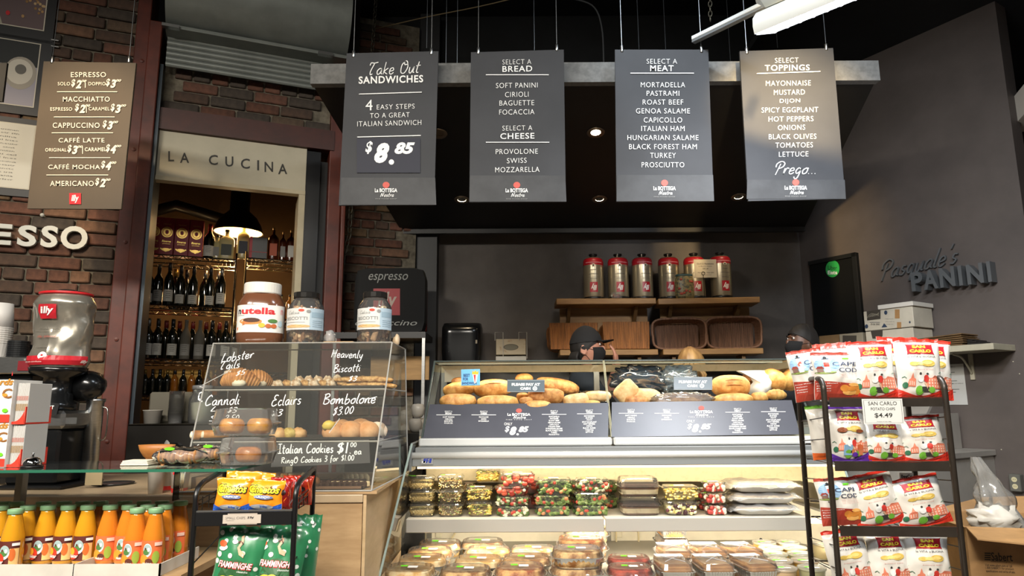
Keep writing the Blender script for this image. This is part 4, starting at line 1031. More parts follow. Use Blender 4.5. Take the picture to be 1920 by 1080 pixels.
def biscotti(label,x0,x1,Y,z,th,seed):
    a=Xp(x0,Y,z); b=Xp(x1,Y,z); mb=MB(); mb.smooth=True
    L=b-a
    def f(u,v):
        an=v*2*PI; e=min(1,math.sin(PI*min(max(u,.0),1))**.35+.0); rr=th*(1+.25*noise.noise(Vector((u*L*55,math.cos(an)*2,math.sin(an)*2+seed))))
        return Vector(((u-.5)*L,rr*e*1.5*math.cos(an),max(-th*.55,rr*e*math.sin(an))))
    mb.grid(f,40,12); o=mb.build('biscotti_log',NUT,None,loc=((a+b)/2,Y,z+th*.55)); tag(o,label,'biscotti')
biscotti('long almond biscotti log lying on the tray, right side',640,742,y0+.06,zt0,.015,1)
biscotti('long almond biscotti log stacked on top of another',625,738,y0+.065,zt0+.023,.016,5)
biscotti('long almond biscotti log behind the stacked pair',632,745,y0+.14,zt0,.016,8)
# middle shelf: cannoli, filled eclair biscuits, bombolone
def cannolo(label,px,Y,z,rot):
    t=thing('cannolo',label,'pastry',(Xp(px,Y,z),Y,z+.018),(0,0,rot)); mb=MB(); mb.smooth=True
    mb.lathe([(.015,-.045),(.018,-.04),(.0165,0),(.018,.04),(.015,.045)],16,cap=False,M=Matrix.Rotation(PI/2,4,'Y')); mb.build('shell',CR,t)
    for s in (-1,1): MB().blob((s*.044,0,0),(.01,.014,.014),10,6,.2,3).build('cream',CRM,t,smooth=True)
cannolo('cream-filled cannolo, leftmost on the middle shelf',384,y1+.05,zt1,.5); cannolo('cream-filled cannolo partly behind the clear boxes',404,y1+.06,zt1,.6)
for i,px in enumerate((523,540,556)):
    lump('custard_puff','%s custard puff right of the clear boxes on the middle shelf'%['small','tilted','larger'][i],'pastry',(Xp(px,y1+.06,z1),y1+.05+.02*i,zt1),(.03,.03,.026),CRL if i!=1 else mat('pale_yellow_puff','D9C070',.7,noise_s=40,col2='A88A3A'),.25,4,i+3,flat=.6)
for i,(px,yy_,rr) in enumerate(((625,0,.044),(658,.0,.046),(690,.01,.044),(706,.05,.042),(640,.11,.048),(676,.12,.05))):
    t=thing('doughnut',['sugared filled doughnut with custard showing, leftmost','round sugared doughnut in the middle of the front row','round sugared doughnut third in the front row','white sugared doughnut at the right end','doughnut behind the front row, left','doughnut behind the front row, right'][i],'doughnut',(Xp(px,y1+.07+yy_,z1),y1+.07+yy_,zt1))
    mb=MB(); mb.smooth=True; mb.blob((0,0,0),(rr,rr*.9,rr*.86),20,12,.08,2,i); mb.v=[(a,b,max(c,-rr*.6)+rr*.6) for a,b,c in mb.v]
    mb.build('bun',SG if i in(3,) else mat('sugared_bun','E4B484',.8,noise_s=14,col2='C98A50',bump=.1),t)
    if i==0:
        MB().blob((-.012,-.03,.05),(.026,.018,.02),10,6,.3,4).build('custard',mat('custard_yellow','DCC058',.5),t,smooth=True)
# bottom: cookie trays
r=random.Random(11)
zk=ZC+.0115; cook=[CRL,NUT,mat('cocoa_cookie','4A3022',.6),mat('pale_sand_cookie','E0C89A',.7,noise_s=30,var=.1),mat('brown_cookie','8A5A30',.7,noise_s=30,var=.2)]
open_tray('dark tray of chocolate biscuits at the bottom right of the case',Xp(600,2.62,ZC),Xp(688,2.62,ZC),2.54,2.78,zk,mat('brown_card_tray','7A5A40',.6))
open_tray('dark tray of assorted cookies at the bottom left of the case',Xp(440,2.62,ZC),Xp(596,2.62,ZC),2.54,2.78,zk,mat('brown_card_tray','7A5A40',.6))
ci=0
for row in range(4):
    for k in range(9):
        px=452+k*16+(row%2)*8; Y=2.575+row*.052; m=cook[(k*2+row*3)%5]
        if px>592: continue
        t=lump('cookie','%s cookie, %s from the left, %s row from the front, bottom tray'%(['golden','almond','cocoa','pale','brown'][(k*2+row*3)%5],ORD[k],ORD[row]),'cookie',(Xp(px,Y,zk),Y,zk+.004),(.024,.026,.022+.006*r.random()),m,.3,3,ci,rot=r.random(),nu=10,nv=6,group='assorted cookies',flat=.5); ci+=1
FING=mat('chocolate_finger','5A3A26',.4,noise_s=15,col2='3A2216')
for k in range(14):
    px=612+(k%7)*11; Y=2.575+(k//7)*.09
    x=Xp(px,Y,zk); t=thing('finger_biscuit','chocolate dipped finger biscuit with pale tip, %s from the left in the %s row'%(ORD[k%7],('front','back')[k//7]),'biscuit',(x,Y,zk+.0035+.0),(0,0,.9+.3*r.random()),'chocolate finger biscuits')
    MB().box(-.032,.022,-.008,.008,0,.02,c=.004).build('chocolate',FING,t); MB().box(.022,.036,-.0078,.0078,.0005,.0195,c=.003).build('pale_tip',cook[3],t)
for k in range(6):
    px=640+k*9; Y=2.75+.0*k; lump('sliced_biscotto','pale sliced biscotto at the back of the bottom tray, %s from the left'%ORD[k],'biscuit',(Xp(px,2.8,zk),2.80,zk),(.016,.03,.02),cook[3],.1,3,k,rot=.5,nu=10,nv=6,group='sliced biscotti',flat=.6)
# ---- jars on top of the case
Yj=2.97; zj2=zt+.003
def jar_pts(r,h): return [(0,0),(r*.86,0),(r,.03*h),(r,.62*h),(r*.95,.72*h),(r*.74,.83*h),(r*.72,.86*h)]
xa=P(448,600,Yj); xb=P(532,600,Yj); rN=(xb.x-xa.x)/2; hN=P(490,533,Yj).z-zj2
nj=thing('spread_jar','giant chocolate spread jar with white lid and red-lettered label','jar',((xa.x+xb.x)/2,Yj,zj2),.24)
mb=MB(); mb.smooth=True; mb.sup([(.84,0),(.97,.012),(1,.04),(1,hN*.60),(.97,hN*.68),(.8,hN*.80),(.74,hN*.83)],40,2.7,rN,rN*.85); mb.build('jar_body',mat('chocolate_spread','6E4630',.2,coat=.6),nj)
mb=MB(); mb.smooth=False; mb.lathe([(rN*.78,hN*.825),(rN*.8,hN*.84),(rN*.8,hN*.985),(rN*.77,hN),(0,hN)],36,sy=.9); mb.build('lid',mat('white_lid','E2DED4',.4),nj)
def supmap(rx,ry,p,e=.0008):
    def m(x,y,l):
        a=x-PI/2; ca,sa=math.cos(a),math.sin(a); k=(abs(ca)**p+abs(sa)**p)**(-1/p)
        return Vector((k*ca*rx*(1+.004*l),k*sa*ry*(1+.004*l)-e*l,y))
    return m
pr=Print(supmap(rN,rN*.85,2.7),False); zc_=hN*.40
pr.rect(-1.25,hN*.19,1.25,hN*.62,mat('jar_label_white','E4E2DC',.5),60); pr.up()
pr.text('n',-.86,hN*.51,.18,hN*.075,BK,bold=.03); pr.text('utella',-.05,hN*.525,1.38,hN*.105,RD,bold=.035); pr.rect(-1.0,hN*.45,-.6,hN*.455,BK,3)
pr.disc(-.35,hN*.36,.48,hN*.05,mat('label_bread','C98A48',.6)); pr.up(); pr.disc(-.3,hN*.38,.34,hN*.035,mat('label_choc','4A2818',.6)); pr.strip([(-1.0,hN*.24),(-.6,hN*.33),(-.3,hN*.36)],.012,mat('label_knife','C8763C',.5))
pr.up(); pr.disc(.12,hN*.3,.14,hN*.035,mat('label_yellow','E8B83A',.6)); pr.disc(.38,hN*.29,.12,hN*.034,mat('label_nut','B8602C',.6)); pr.disc(.6,hN*.29,.12,hN*.034,mat('label_nut','B8602C',.6)); pr.disc(.55,hN*.37,.2,hN*.03,mat('label_leafg','4A7A3A',.6)); pr.disc(.9,hN*.33,.13,hN*.05,mat('label_milk','B8D0DC',.6)); pr.text('n',.98,hN*.52,.16,hN*.08,mat('faint_red','D89090',.6),bold=.02)
pr.build('label_print',nj)
G_jar=glass('jar_plastic','F0F0EC',.05,1,.08,1.5)
def bjar(label,px0,px1,pyt):
    a=P(px0,600,Yj); b=P(px1,600,Yj); rr=(b.x-a.x)/2; h=P((px0+px1)/2,pyt,Yj).z-zj2
    t=thing('biscotti_jar',label,'jar',((a.x+b.x)/2,Yj,zj2),.14); rr-=.0
    mb=MB(); mb.smooth=True; mb.lathe([(rr*.9,0),(rr,.015),(rr,h*.66),(rr*.93,h*.75),(rr*.68,h*.87),(rr*.66,h*.9)],36,cap=False); mb.build('jar_body',G_jar,t)
    mb=MB(); mb.lathe([(rr*.70,h*.885),(rr*.71,h*.9),(rr*.71,h*.985),(rr*.68,h),(0,h)],30,flute=.02); mb.build('lid',mat('dark_jar_lid','2A2826',.25,.4),t)
    rj=random.Random(px0); mb=MB()
    bm=[mat('jar_biscuit_a','D8B088',.7,noise_s=50,var=.2),mat('jar_biscuit_b','E8D0A8',.7,noise_s=50,var=.15),mat('jar_biscuit_c','B08460',.7,noise_s=50,var=.2)]
    for i in range(70):
        mb.use(bm[i%3]); an=rj.uniform(0,2*PI); q=rr*.72*math.sqrt(rj.random()); M_=Matrix.Translation((q*math.cos(an),q*math.sin(an),.03+rj.random()*h*.5))@Matrix.Rotation(rj.uniform(0,3),4,'Z')@Matrix.Rotation(rj.uniform(-.7,.7),4,'Y')
        mb.box(-.012,.012,-.006,.006,-.03,.03,M_,c=.004)
    mb.build('biscotti',None,t,kind='stuff')
    lg=mat('jar_label_grey','CFCFCB',.6); lb=mat('jar_label_blue','A9BCC8',.6); ink=mat('jar_label_ink','8A8A88',.6)
    pr=Print(cyl(rr*1.01,.0008),False); pr.rect(-1.35,h*.27,.35,h*.67,lg,40); pr.rect(.35,h*.27,1.35,h*.67,lb,24); pr.up(); pr.rect(.45,h*.5,1.3,h*.6,mat('jar_label_blue2','8FA6B4',.6),20)
    pr.text('BISCOTTI',-.42,h*.48,1.3,h*.06,ink,bold=.02); pr.hand('Dolce' if False else 'Delizia'.replace('D','C').replace('z','s'),-.55,h*.59,.7,h*.07,ink); pr.up(); pr.disc(-.1,h*.63,.16,h*.024,mat('red_price_dot','D8452E',.6)); pr.disc(.28,h*.61,.12,h*.03,ink); 
    pr.disc(-.35,h*.335,.75,h*.03,mat('label_biscuit','D6B07A',.6)); pr.rect(-1.1,h*.405,.1,h*.41,ink,6)
    for i in range(4): pr.rect(.5,h*(.33+.035*i),1.2,h*(.337+.035*i),lg if False else mat('jar_label_blue2','8FA6B4',.6),4)
    pr.build('label_print',t)
bjar('clear biscotti jar next to the chocolate spread jar',540,607,550); bjar('clear biscotti jar at the right end before the espresso sign',671,734,549)
a=P(612,634,Yj); b=P(668,634,Yj)
tag(MB().box(a.x,b.x,Yj-.05,Yj+.06,zj2,zj2+.014,c=.003).build('card_board',mat('tan_card','A88A62',.7)),'flat tan card lying between the two biscotti jars','card')
bg=MB(); bg.smooth=True; bg.blob((0,0,.0),(.026,.02,.03),12,8,.5,4,3); bg.v=[(x,y,max(z,-.02)+.02) for x,y,z in bg.v]
tag(bg.build('crumpled_bag',glass('cellophane','E8E4DC',.25,1,.15,1.6),loc=(P(616,620,Yj).x,Yj+.02,zj2+.016)),'crumpled clear bag leaning on the left biscotti jar','bag')
bg=MB(); bg.smooth=True; bg.blob((0,0,.0),(.016,.02,.026),10,6,.5,4,6); bg.v=[(x,y,max(z,-.02)+.02) for x,y,z in bg.v]
tag(bg.build('wrapped_biscotto',mat('wrapped_pale','C8B090',.5),loc=(P(742,622,Yj).x,Yj+.03,zj2+.002)),'small wrapped biscotto beside the right jar','biscotti')
# ---- things on the glass shelf
zg=ZG+.001
# wafer box display
a=Xp(-60,2.14,1.1); b=Xp(18,2.14,1.1); c_=Xp(66,2.2,1.1); 
kb=thing('snack_display','white and red card display of chocolate bars at the left edge','display box',(0,0,zg)); hK=P(20,712,2.14).z-zg
KW=mat('white_card_print','DAD8D4',.6); KR=mat('red_card_print','D2321E',.6)
MB().box(a,b,2.13,2.26,0,hK).build('front_panel',KW,kb)
for tier in range(2):
    for i in range(9):
        x=b+.004+i*(c_-b)/9; h0=hK*(.02 if tier==0 else .50)
        t=MB().box(x,x+(c_-b)/9*.88,2.145+.0*i,2.25,h0,h0+hK*.46,c=.001).build('chocolate_bar',mat('grey_white_wrap','C2C0BC',.45),kb)
        MB().box(x+.0005,x+(c_-b)/9*.6,2.144,2.1449,h0+hK*.26,h0+hK*.31).build('red_mark',mat('faded_red_mark','B8766A',.6),t)
        MB().box(x+.0005,x+(c_-b)/9*.6,2.144,2.1449,h0+hK*.14,h0+hK*.22).build('bar_print',mat('brown_mark','9A7A4A',.6),t)
for tier,h0 in ((0,0),(1,hK*.485)):
    mb=MB(); n=10
    for i in range(n):
        x0_=b+(c_-b)*i/n; x1_=b+(c_-b)*(i+1)/n; f0=hK*(.03+.13*(i/n)**3); f1=hK*(.03+.13*((i+1)/n)**3)
        mb.add([(x0_,2.139,h0),(x1_,2.139,h0),(x1_,2.139,h0+f1),(x0_,2.139,h0+f0)],[(0,1,2,3)])
    mb.build('red_tray_front',KR,kb)
    MB().box(c_+.001,c_+.003,2.139,2.26,h0,h0+hK*.2).build('tray_side',KR,kb)
pr=Print(lambda x,y,l:Vector((x,2.1295-.0005*l,y)),False)
for z_ in (.03,.03+hK*.5):
    pr.text('cards',b-.035,z_+.095,.07,.02,mat('gold_brown_print','B07A2A',.6),bold=.04,shear=.3); pr.text('C',b-.016,z_+.06,.03,.03,mat('brown_swirl','8A5A2A',.6),bold=.02); pr.up(); pr.disc(b-.022,z_+.055,.008,.005,mat('orange_spot','E08A2A',.6))
    pr.rect(a,z_-.028,b,z_-.004,KR); pr.up(); pr.disc(b-.016,z_+.008,.009,.006,mat('green_sticker','6FDC2C',.5,spec=.2)); pr.text('i',b-.006,z_+.12,.003,.012,RD)
pr.build('card_print',kb)
# bell
q=Xp(56,2.12,1.03); be=thing('service_bell','small chrome service bell on the glass shelf','bell',(q,2.13,zg))
mb=MB(); mb.smooth=True; mb.lathe([(.03,0),(.03,.004),(.027,.006)],24); mb.build('base',BLKM,be)
mb=MB(); mb.smooth=True; mb.lathe([(.026,.008),(.025,.016),(.019,.026),(.009,.031),(.0,.032)],24,cap=False); mb.build('dome',mat('polished_chrome','D8D8D6',.08,1),be)
MB().lathe([(.003,.03),(.003,.04),(.005,.041),(0,.044)],10).build('plunger',mat('polished_chrome','D8D8D6',.08,1),be,smooth=True)
# wooden bowl
q=P(294,829,2.33); wbw=thing('wooden_bowl','carved wooden bowl on little feet on the glass shelf','bowl',(P(294,840,2.31).x,2.31,zg))
rb=(P(328,830,2.31).x-P(260,830,2.31).x)/2; hb=.055
WB=mat('carved_wood','B57A3C',.5,noise_s=8,col2='965C28',stretch=(1,1,3)); mb=MB(); mb.smooth=True
mb.lathe([(rb*.45,.008),(rb*.7,.018),(rb*.92,hb*.7),(rb,hb),(rb*.93,hb),(rb*.85,hb*.72),(rb*.6,.025),(0,.02)],32,sy=.55,cap=False); mb.build('bowl_body',WB,wbw)
for s in (-1,1,0): MB().blob((s*rb*.45,-.008 if s else .012,.0055),(.006,.006,.0055),8,6,0).build('foot',WB,wbw,smooth=True)
pr=Print(lambda x,y,l:Vector((x,-rb*.55*math.sqrt(max(0,1-(x/rb)**2))*(.62+.36*y/hb)-.001*l,y)),False)
for k in range(3): pr.strip([(.002+.012*k,.025),(.014+.012*k,.036),(.022+.012*k,.046)],.0012,mat('carving_dark','5A3014',.7))
pr.build('carved_leaf',wbw)
# receipt pads
q=Xp(262,2.2,1.02); nb=thing('note_pad','small stack of cream note cards on the glass shelf','pad',(q,2.2,zg))
for k in range(3): MB().box(-.045+.003*k,.042-.002*k,-.03,.03,.005*k,.005*k+.0046,c=.0008).build('card',mat('cream_card','D6D0BC',.6),nb)
# bagged cookies
def bagcook(label,px,wp,Y,seed,gx):
    a=Xp(px,Y,ZG); w2=wp/1280*Y/2; t=thing('cookie_bag',label,'bag',(a,Y,zg),.05)
    mb=MB(); mb.smooth=True; rr=random.Random(seed)
    for k in range(9): 
        mb.blob((-w2*.75+w2*1.5*(k+.5)/9,0,.025),(w2*.14,.035,.023),10,8,.08,3,k+seed)
    mb.build('cookies',mat('biscuit_brown','B98A52',.7,noise_s=40,col2='7A4A22'),t,kind='stuff')
    mb=MB(); mb.smooth=True
    def f(u,v):
        an=v*2*PI; e=max(.15,math.sin(PI*u)**.45); nn=noise.noise(Vector((u*9+seed,math.cos(an)*2.2,math.sin(an)*2.2)))
        rr=1+.22*nn; return Vector(((u-.5)*2.15*w2,.042*e*math.cos(an)*rr,max(0,.026+.0285*e*math.sin(an)*rr)))
    mb.grid(f,26,16); mb.build('cellophane_wrap',glass('cellophane_thin','F0ECE4',.10,1,.2,1.3),t)
    pr=Print(lambda x,y,l:Vector((x,-.034-.0006*l,y)),False); pr.disc(gx,.05,.016,.005,mat('green_sticker','6FDC2C',.5,spec=.2),12); pr.build('price_sticker',t)
bagcook('cellophane bag of long biscuits with green sticker on the glass shelf',337,92,2.2,2,-.02); bagcook('crinkled cellophane bag of small biscuits behind the first bag',384,70,2.32,7,.02)
# clamshell boxes with pastry rings
G_cl=glass('clamshell_plastic','F2F2F0',.10,1,.10,1.6,'E8E6E2')
RING=mat('golden_pastry','EEB048',.45,noise_s=18,col2='B5702A',coat=.3); RTOP=mat('pastry_top_brown','B86A30',.45,noise_s=20,var=.2)
def clam(label,px0,px1,Y,z,n,rot=0,h=.085,dd=.07):
    a=Xp(px0,Y,z); b=Xp(px1,Y,z); w2=(b-a)/2; t=thing('clear_food_box',label,'food box',((a+b)/2,Y,z),rot)
    mb=MB(); mb.sup([(.86,0.002),(.98,h*.42),(1.05,h*.43),(1.05,h*.47)],36,6,w2,dd,cap=False); mb.add([(-w2*.84,-dd*.84,.002),(w2*.84,-dd*.84,.002),(w2*.84,dd*.84,.002),(-w2*.84,dd*.84,.002)],[(0,1,2,3)]); mb.build('tray',G_cl,t)
    mb=MB(); mb.sup([(1.05,h*.475),(.97,h*.48),(.88,h*.95),(.82,h)],36,6,w2,dd,cap=False); mb.add([(-w2*.8,-dd*.8,h),(w2*.8,-dd*.8,h),(w2*.8,dd*.8,h),(-w2*.8,dd*.8,h)],[(0,1,2,3)]); mb.build('lid',G_cl,t)
    for i in range(n):
        x=(i-(n-1)/2)*w2*.92; r0=w2*.40/ (1 if n>1 else .82)
        mb=MB(); mb.smooth=True
        for j in range(25):pass
        def f(u,v,r0=r0): 
            A=u*2*PI; B=v*2*PI; k=r0*.42*(1+.08*noise.noise(Vector((math.cos(A)*3,math.sin(A)*3,math.cos(B)))))
            return Vector((x+(r0*.62+k*math.cos(B))*math.cos(A),(r0*.62+k*math.cos(B))*math.sin(A)*.95,.006+.024+.024*math.sin(B)*(1.0)))
        mb.grid(f,22,12); mb.build('pastry_ring',RING if n>1 else mat('golden_pastry_dark','D08A3A',.45,noise_s=18,col2='A45C22',coat=.3),t)
clam('clear box with a pastry ring, lower of the stack on the glass shelf',418,512,2.2,zg,1)
clam('clear box with two pastry rings, stacked on top',404,516,2.2,zg+.0875,2,.04)
# ---- on the counter: cups and carton
def cup(label,px,py0,py1,Y,rt,m,band=None,logo_=False,n=1):
    x=Xp(px,Y,ZC); h=P(px,py0,Y).z-ZC; t=thing('paper_cup',label,'cup',(x,Y,ZC+.001))
    mb=MB(); mb.smooth=True; mb.lathe([(rt*.74,0),(rt,h*.97),(rt*1.03,h*.975),(rt*1.03,h),(rt*.97,h)],24); mb.build('cup_wall',m,t)
    if band: mb=MB(); mb.lathe([(rt*.742,.001),(rt*.78,h*.16)],24,cap=False); mb.v=[(a*1.01,b*1.01,c) for a,b,c in mb.v]; mb.build('red_band',band,t)
    if logo_:
        pr=Print(lambda x_,y_,l:Vector((rt*(.76+.24*y_/h)*math.sin(x_),-rt*(.76+.24*y_/h)*math.cos(x_)-.0008*l,y_)),False); pr.rect(-.4,h*.62,.3,h*.88,RD,3); pr.up(); pr.text('illy',-.05,h*.75,.5,h*.15,WH,bold=.03); pr.text('caffe',-.05,h*.5,.35,h*.03,BK); pr.build('cup_print',t)
CW=mat('white_paper_cup','DAD2C4',.6); CR_=mat('cup_red','C22A26',.5)
cup('plain white paper cup on the counter, left one',291,866,926,2.56,.032,CW); cup('white paper cup with red square and red base band',336,868,922,2.58,.036,mat('cup_cream','E2D8CC',.6),CR_,True); cup('white paper cup between the plain and the red banded cups',312,868,922,2.66,.034,CW,CR_)
a=Xp(352,2.6,ZC); b=Xp(395,2.6,ZC)
tag(MB().box(a,b+.02,2.62,2.8,ZC+.001,ZC+.05,c=.002).build('wooden_box',mat('brown_wood_box','7A5F40',.6,noise_s=6,var=.15,stretch=(1,1,6))),'low brown box behind the snack rack on the counter','box')
# ---- coffee grinder with can hopper
Yg=2.78
gr=thing('coffee_grinder','black coffee grinder with crumpled silver coffee can as hopper','grinder',(0,0,0)); 
cxg=P(118,620,Yg).x; zb=P(118,690,Yg).z; zt_=P(118,549,Yg).z; rr=(P(173,620,Yg).x-P(62,620,Yg).x)/2; hh=zt_-zb
SIL=mat('crumpled_silver_tin','BDB7A9',.24,.75,noise_s=4,var=.08)
mb=MB(); mb.smooth=True
def can(u,v):
    a=u*2*PI-PI/2; z=v
    base=.86+.14*min(1,v*9) if v<.12 else 1.0
    if v>.86: base=1-.22*((v-.86)/.14)**1.3
    # facets: a front dent
    fr=max(0,math.cos(a+PI/2)); d=fr**2*.28*math.exp(-((v-.56)/.16)**2)+.10*fr*math.exp(-((v-.3)/.12)**2)
    f1=noise.noise(Vector((math.cos(a)*1.6,math.sin(a)*1.6,v*3.2+5))); f2=noise.noise(Vector((math.cos(a)*3,math.sin(a)*3,v*5)))
    k=base*(1-d)*(.94-(.16*abs(f1)+.07*abs(f2))*(1 if .1<v<.84 else .15)); 
    return Vector((cxg+rr*k*math.cos(a)*1.03,Yg+rr*.85*k*math.sin(a),zb+hh*v*.97))
mb.grid(can,48,34); mb.build('can',SIL,gr)
mb=MB(); mb.smooth=True; mb.lathe([(rr*.8,hh*.955),(rr*.83,hh*.965),(rr*.83,hh*.985),(rr*.78,hh*.99)],36,o=(cxg,Yg,zb),sy=.86); mb.build('red_rim',mat('red_rim','C8242A',.35),gr)
mb=MB(); mb.smooth=True; mb.lathe([(rr*.76,hh*.99),(rr*.72,hh*1.0),(rr*.3,hh*1.01),(rr*.25,hh*1.035),(0,hh*1.04)],36,o=(cxg,Yg,zb),sy=.86); mb.build('can_cap',BLKM,gr)
def canm(x,y,l):
    q=can((x/(2*PI))%1,y); c=Vector((cxg,Yg,q.z)); d=(q-c).normalized(); return q+d*(.003+.0015*l)
pr=Print(canm,False)
pr.rect(-1.55,.03,1.5,.15,mat('can_red','B8202C',.4),24,2); pr.up(); pr.disc(-.1,.15,.16,.05,WH,14); pr.up(); pr.disc(-.1,.155,.04,.012,mat('can_red','B8202C',.4))
pr.rect(-.42,.64,.22,.83,mat('can_red','B8202C',.4),8,5); pr.up(2); pr.text('illy',-.1,.74,.48,.12,WH,bold=.03,shear=.2)
ik=mat('can_ink','6A655C',.5); pr.text('CLASSICO',-.05,.52,.95,.025,ik); pr.rect(-.7,.485,.4,.488,ik,8); pr.text('illy blend',-.1,.40,.8,.04,mat('can_red_ink','A04A40',.5),shear=.2); pr.text('ESPRESSO',-.2,.27,.6,.018,ik)
pr.text('250g',-.9,.1,.25,.03,WH); pr.text('decaffeinato torrefatto',-.5,.07,.9,.02,WH); pr.text('illy',1.3,.07,.3,.05,WH,bold=.03,shear=.2)
pr.build('can_print',gr)
zb2=ZC+.002
mb=MB(); mb.smooth=True; mb.lathe([(rr*.86,-.0),(rr*.82,-.02),(rr*.45,-.04),(rr*.42,-.1),(rr*.5,-.105),(rr*.5,-.13),(rr*.62,-.14),(rr*.62,-.17)],32,o=(cxg-.0,Yg,zb)); mb.build('neck',mat('black_plastic_gloss','121314',.2,spec=.6),gr)
mb=MB(); mb.smooth=True; mb.lathe([(rr*.55,-.155),(rr*.58,-.16),(rr*.55,-.165)],28,o=(cxg,Yg,zb),cap=False); mb.build('chrome_ring',mat('polished_chrome','D8D8D6',.08,1),gr)
zz=zb-.17
MB().box(cxg-.10,cxg+.085,Yg-.07,Yg+.14,zz-.07,zz,c=.012).build('metal_housing',STEEL,gr)
MB().box(cxg-.13,cxg+.07,Yg-.06,Yg+.16,zb2+.012,zz-.072,c=.01).build('body',mat('black_plastic_gloss','121314',.2,spec=.6),gr)
MB().box(cxg-.14,cxg+.12,Yg-.1,Yg+.18,zb2,zb2+.012,c=.004).build('base_plate',BLKM,gr)
mb=MB(); mb.smooth=True; mb.blob((cxg+.055,Yg+.09,zb-.07),(.085,.07,.065),16,10,.05); mb.build('motor_cover',mat('black_plastic_gloss','121314',.2,spec=.6),gr)
a=P(72,757,2.69); b=P(110,779,2.69)
sgn=thing('cash_sign','small black PLEASE PAY AT CASH sign on the grinder','sign',(0,0,0))
pA=[P(64,750,2.695),P(112,757,2.695),P(106,779,2.695),P(62,773,2.695)]
slab('sign_panel',pA[::-1],.003,mat('black_sign','141517',.5),sgn)
pr=Print(plane_map(pA[0],(pA[1]-pA[0]).cross(pA[2]-pA[0]),.0016)); pr.layer=3; pr.text('PAY AT',90,763,26,7,WH,bold=.03,shear=.2,dy=2); pr.text('CASH',78,772,18,6,WH,bold=.03,shear=.2); pr.build('lettering',sgn)
a=P(119,783,2.69); b=P(139,795,2.69); tag(MB().box(a.x,b.x,2.704,2.708,b.z,a.z).build('name_plate',STEEL),'small steel plate on the front of the grinder','plate')
q=P(161,830,2.86); zt3=P(161,748,2.86).z; rc=(P(178,780,2.86).x-P(145,780,2.86).x)/2
mc=thing('metal_cup','tall brushed steel cup right of the grinder','cup',(q.x,2.9,ZC+.001))
mb=MB(); mb.smooth=True; mb.lathe([(rc*.85,0),(rc*.9,(zt3-ZC)*.95),(rc*1.05,(zt3-ZC)*.97),(rc*1.05,zt3-ZC),(rc*.95,zt3-ZC)],28); mb.build('cup_wall',STEEL,mc)
MB().tube(cr([(rc*.9,0,(zt3-ZC)*.9),(rc*1.5,0,(zt3-ZC)*.85),(rc*1.5,0,(zt3-ZC)*.55),(rc*.9,0,(zt3-ZC)*.5)],5),.003,6).build('handle',CHROME,mc,smooth=True)
q=Xp(195,2.8,ZC); mb=MB(); mb.smooth=True; mb.lathe([(.0,.001),(.075,.001),(.08,.008),(.074,.008),(.07,.004),(0,.004)],32)
tag(mb.build('round_tray',mat('dark_tray','3A3A3A',.25,.6),loc=(q,2.86,ZC)),'round dark metal tray on the counter beside the grinder','tray')
a=Xp(166,2.75,.93); tag(MB().box(a,a+.065,2.73,2.735,ZC+.012,ZC+.065).build('card_holder',mat('tan_card2','9A8A6A',.5),loc=(0,0,0)),'small tan card standing at the foot of the grinder','card')
# coffee machine with cups and lids at far left
zm=P(20,700,2.8).z
cm=thing('coffee_machine','black and steel coffee machine at the left edge under the paper cups','coffee machine',(0,0,0))
a=P(-90,690,2.82).x; b=P(58,690,2.82).x
MB().box(a,b-.02,2.86,3.2,ZC+.001,zm-.002,c=.006).build('body',mat('black_plastic_gloss','121314',.2,spec=.6),cm)
MB().box(a,b-.01,2.83,3.2,zm,P(20,669,2.83).z,c=.004).build('steel_top',STEEL,cm)
MB().box(b-.06,b-.012,2.826,2.829,zm+.012,zm+.052).build('red_panel',mat('maroon_panel','7A2028',.4),cm)
zc2=P(20,669,2.83).z+.001
def stack(label,px,n,rt,dz,m,Y,lid=False,top=None):
    t=thing('cup_stack' if not lid else 'lid_stack',label,'cups' if not lid else 'lids',(P(px,640,Y).x,Y,zc2))
    for k in range(n):
        mb=MB(); mb.smooth=False
        if lid: mb.lathe([(rt*.97,0),(rt,.002),(rt,.008),(rt*.85,.010),(rt*.8,.006)],24,o=(0,0,k*dz))
        else: mb.lathe([(rt*.8,0),(rt,.06),(rt*1.04,.061),(rt*1.04,.065),(rt*.96,.065)],24,o=(0,0,k*dz))
        mb.build('lid' if lid else 'cup',m,t)
    if top:
        mb=MB(); mb.smooth=True; mb.lathe([(rt*1.02,n*dz+.055),(rt*.84,n*dz+top),(0,n*dz+top)],24); mb.build('upturned_cup',m,t)
stack('stack of white paper cups at the left edge on the coffee machine',-4,8,.05,.009,mat('cup_stack_white','CFCCC8',.5),2.9,top=.16)
stack('stack of black cup lids beside the white cups',36,8,.042,.0085,mat('black_lid','1C1E20',.3),2.88,True)
stack('short stack of black lids behind the coffee can',62,7,.035,.008,mat('black_lid','1C1E20',.3),2.95,True)
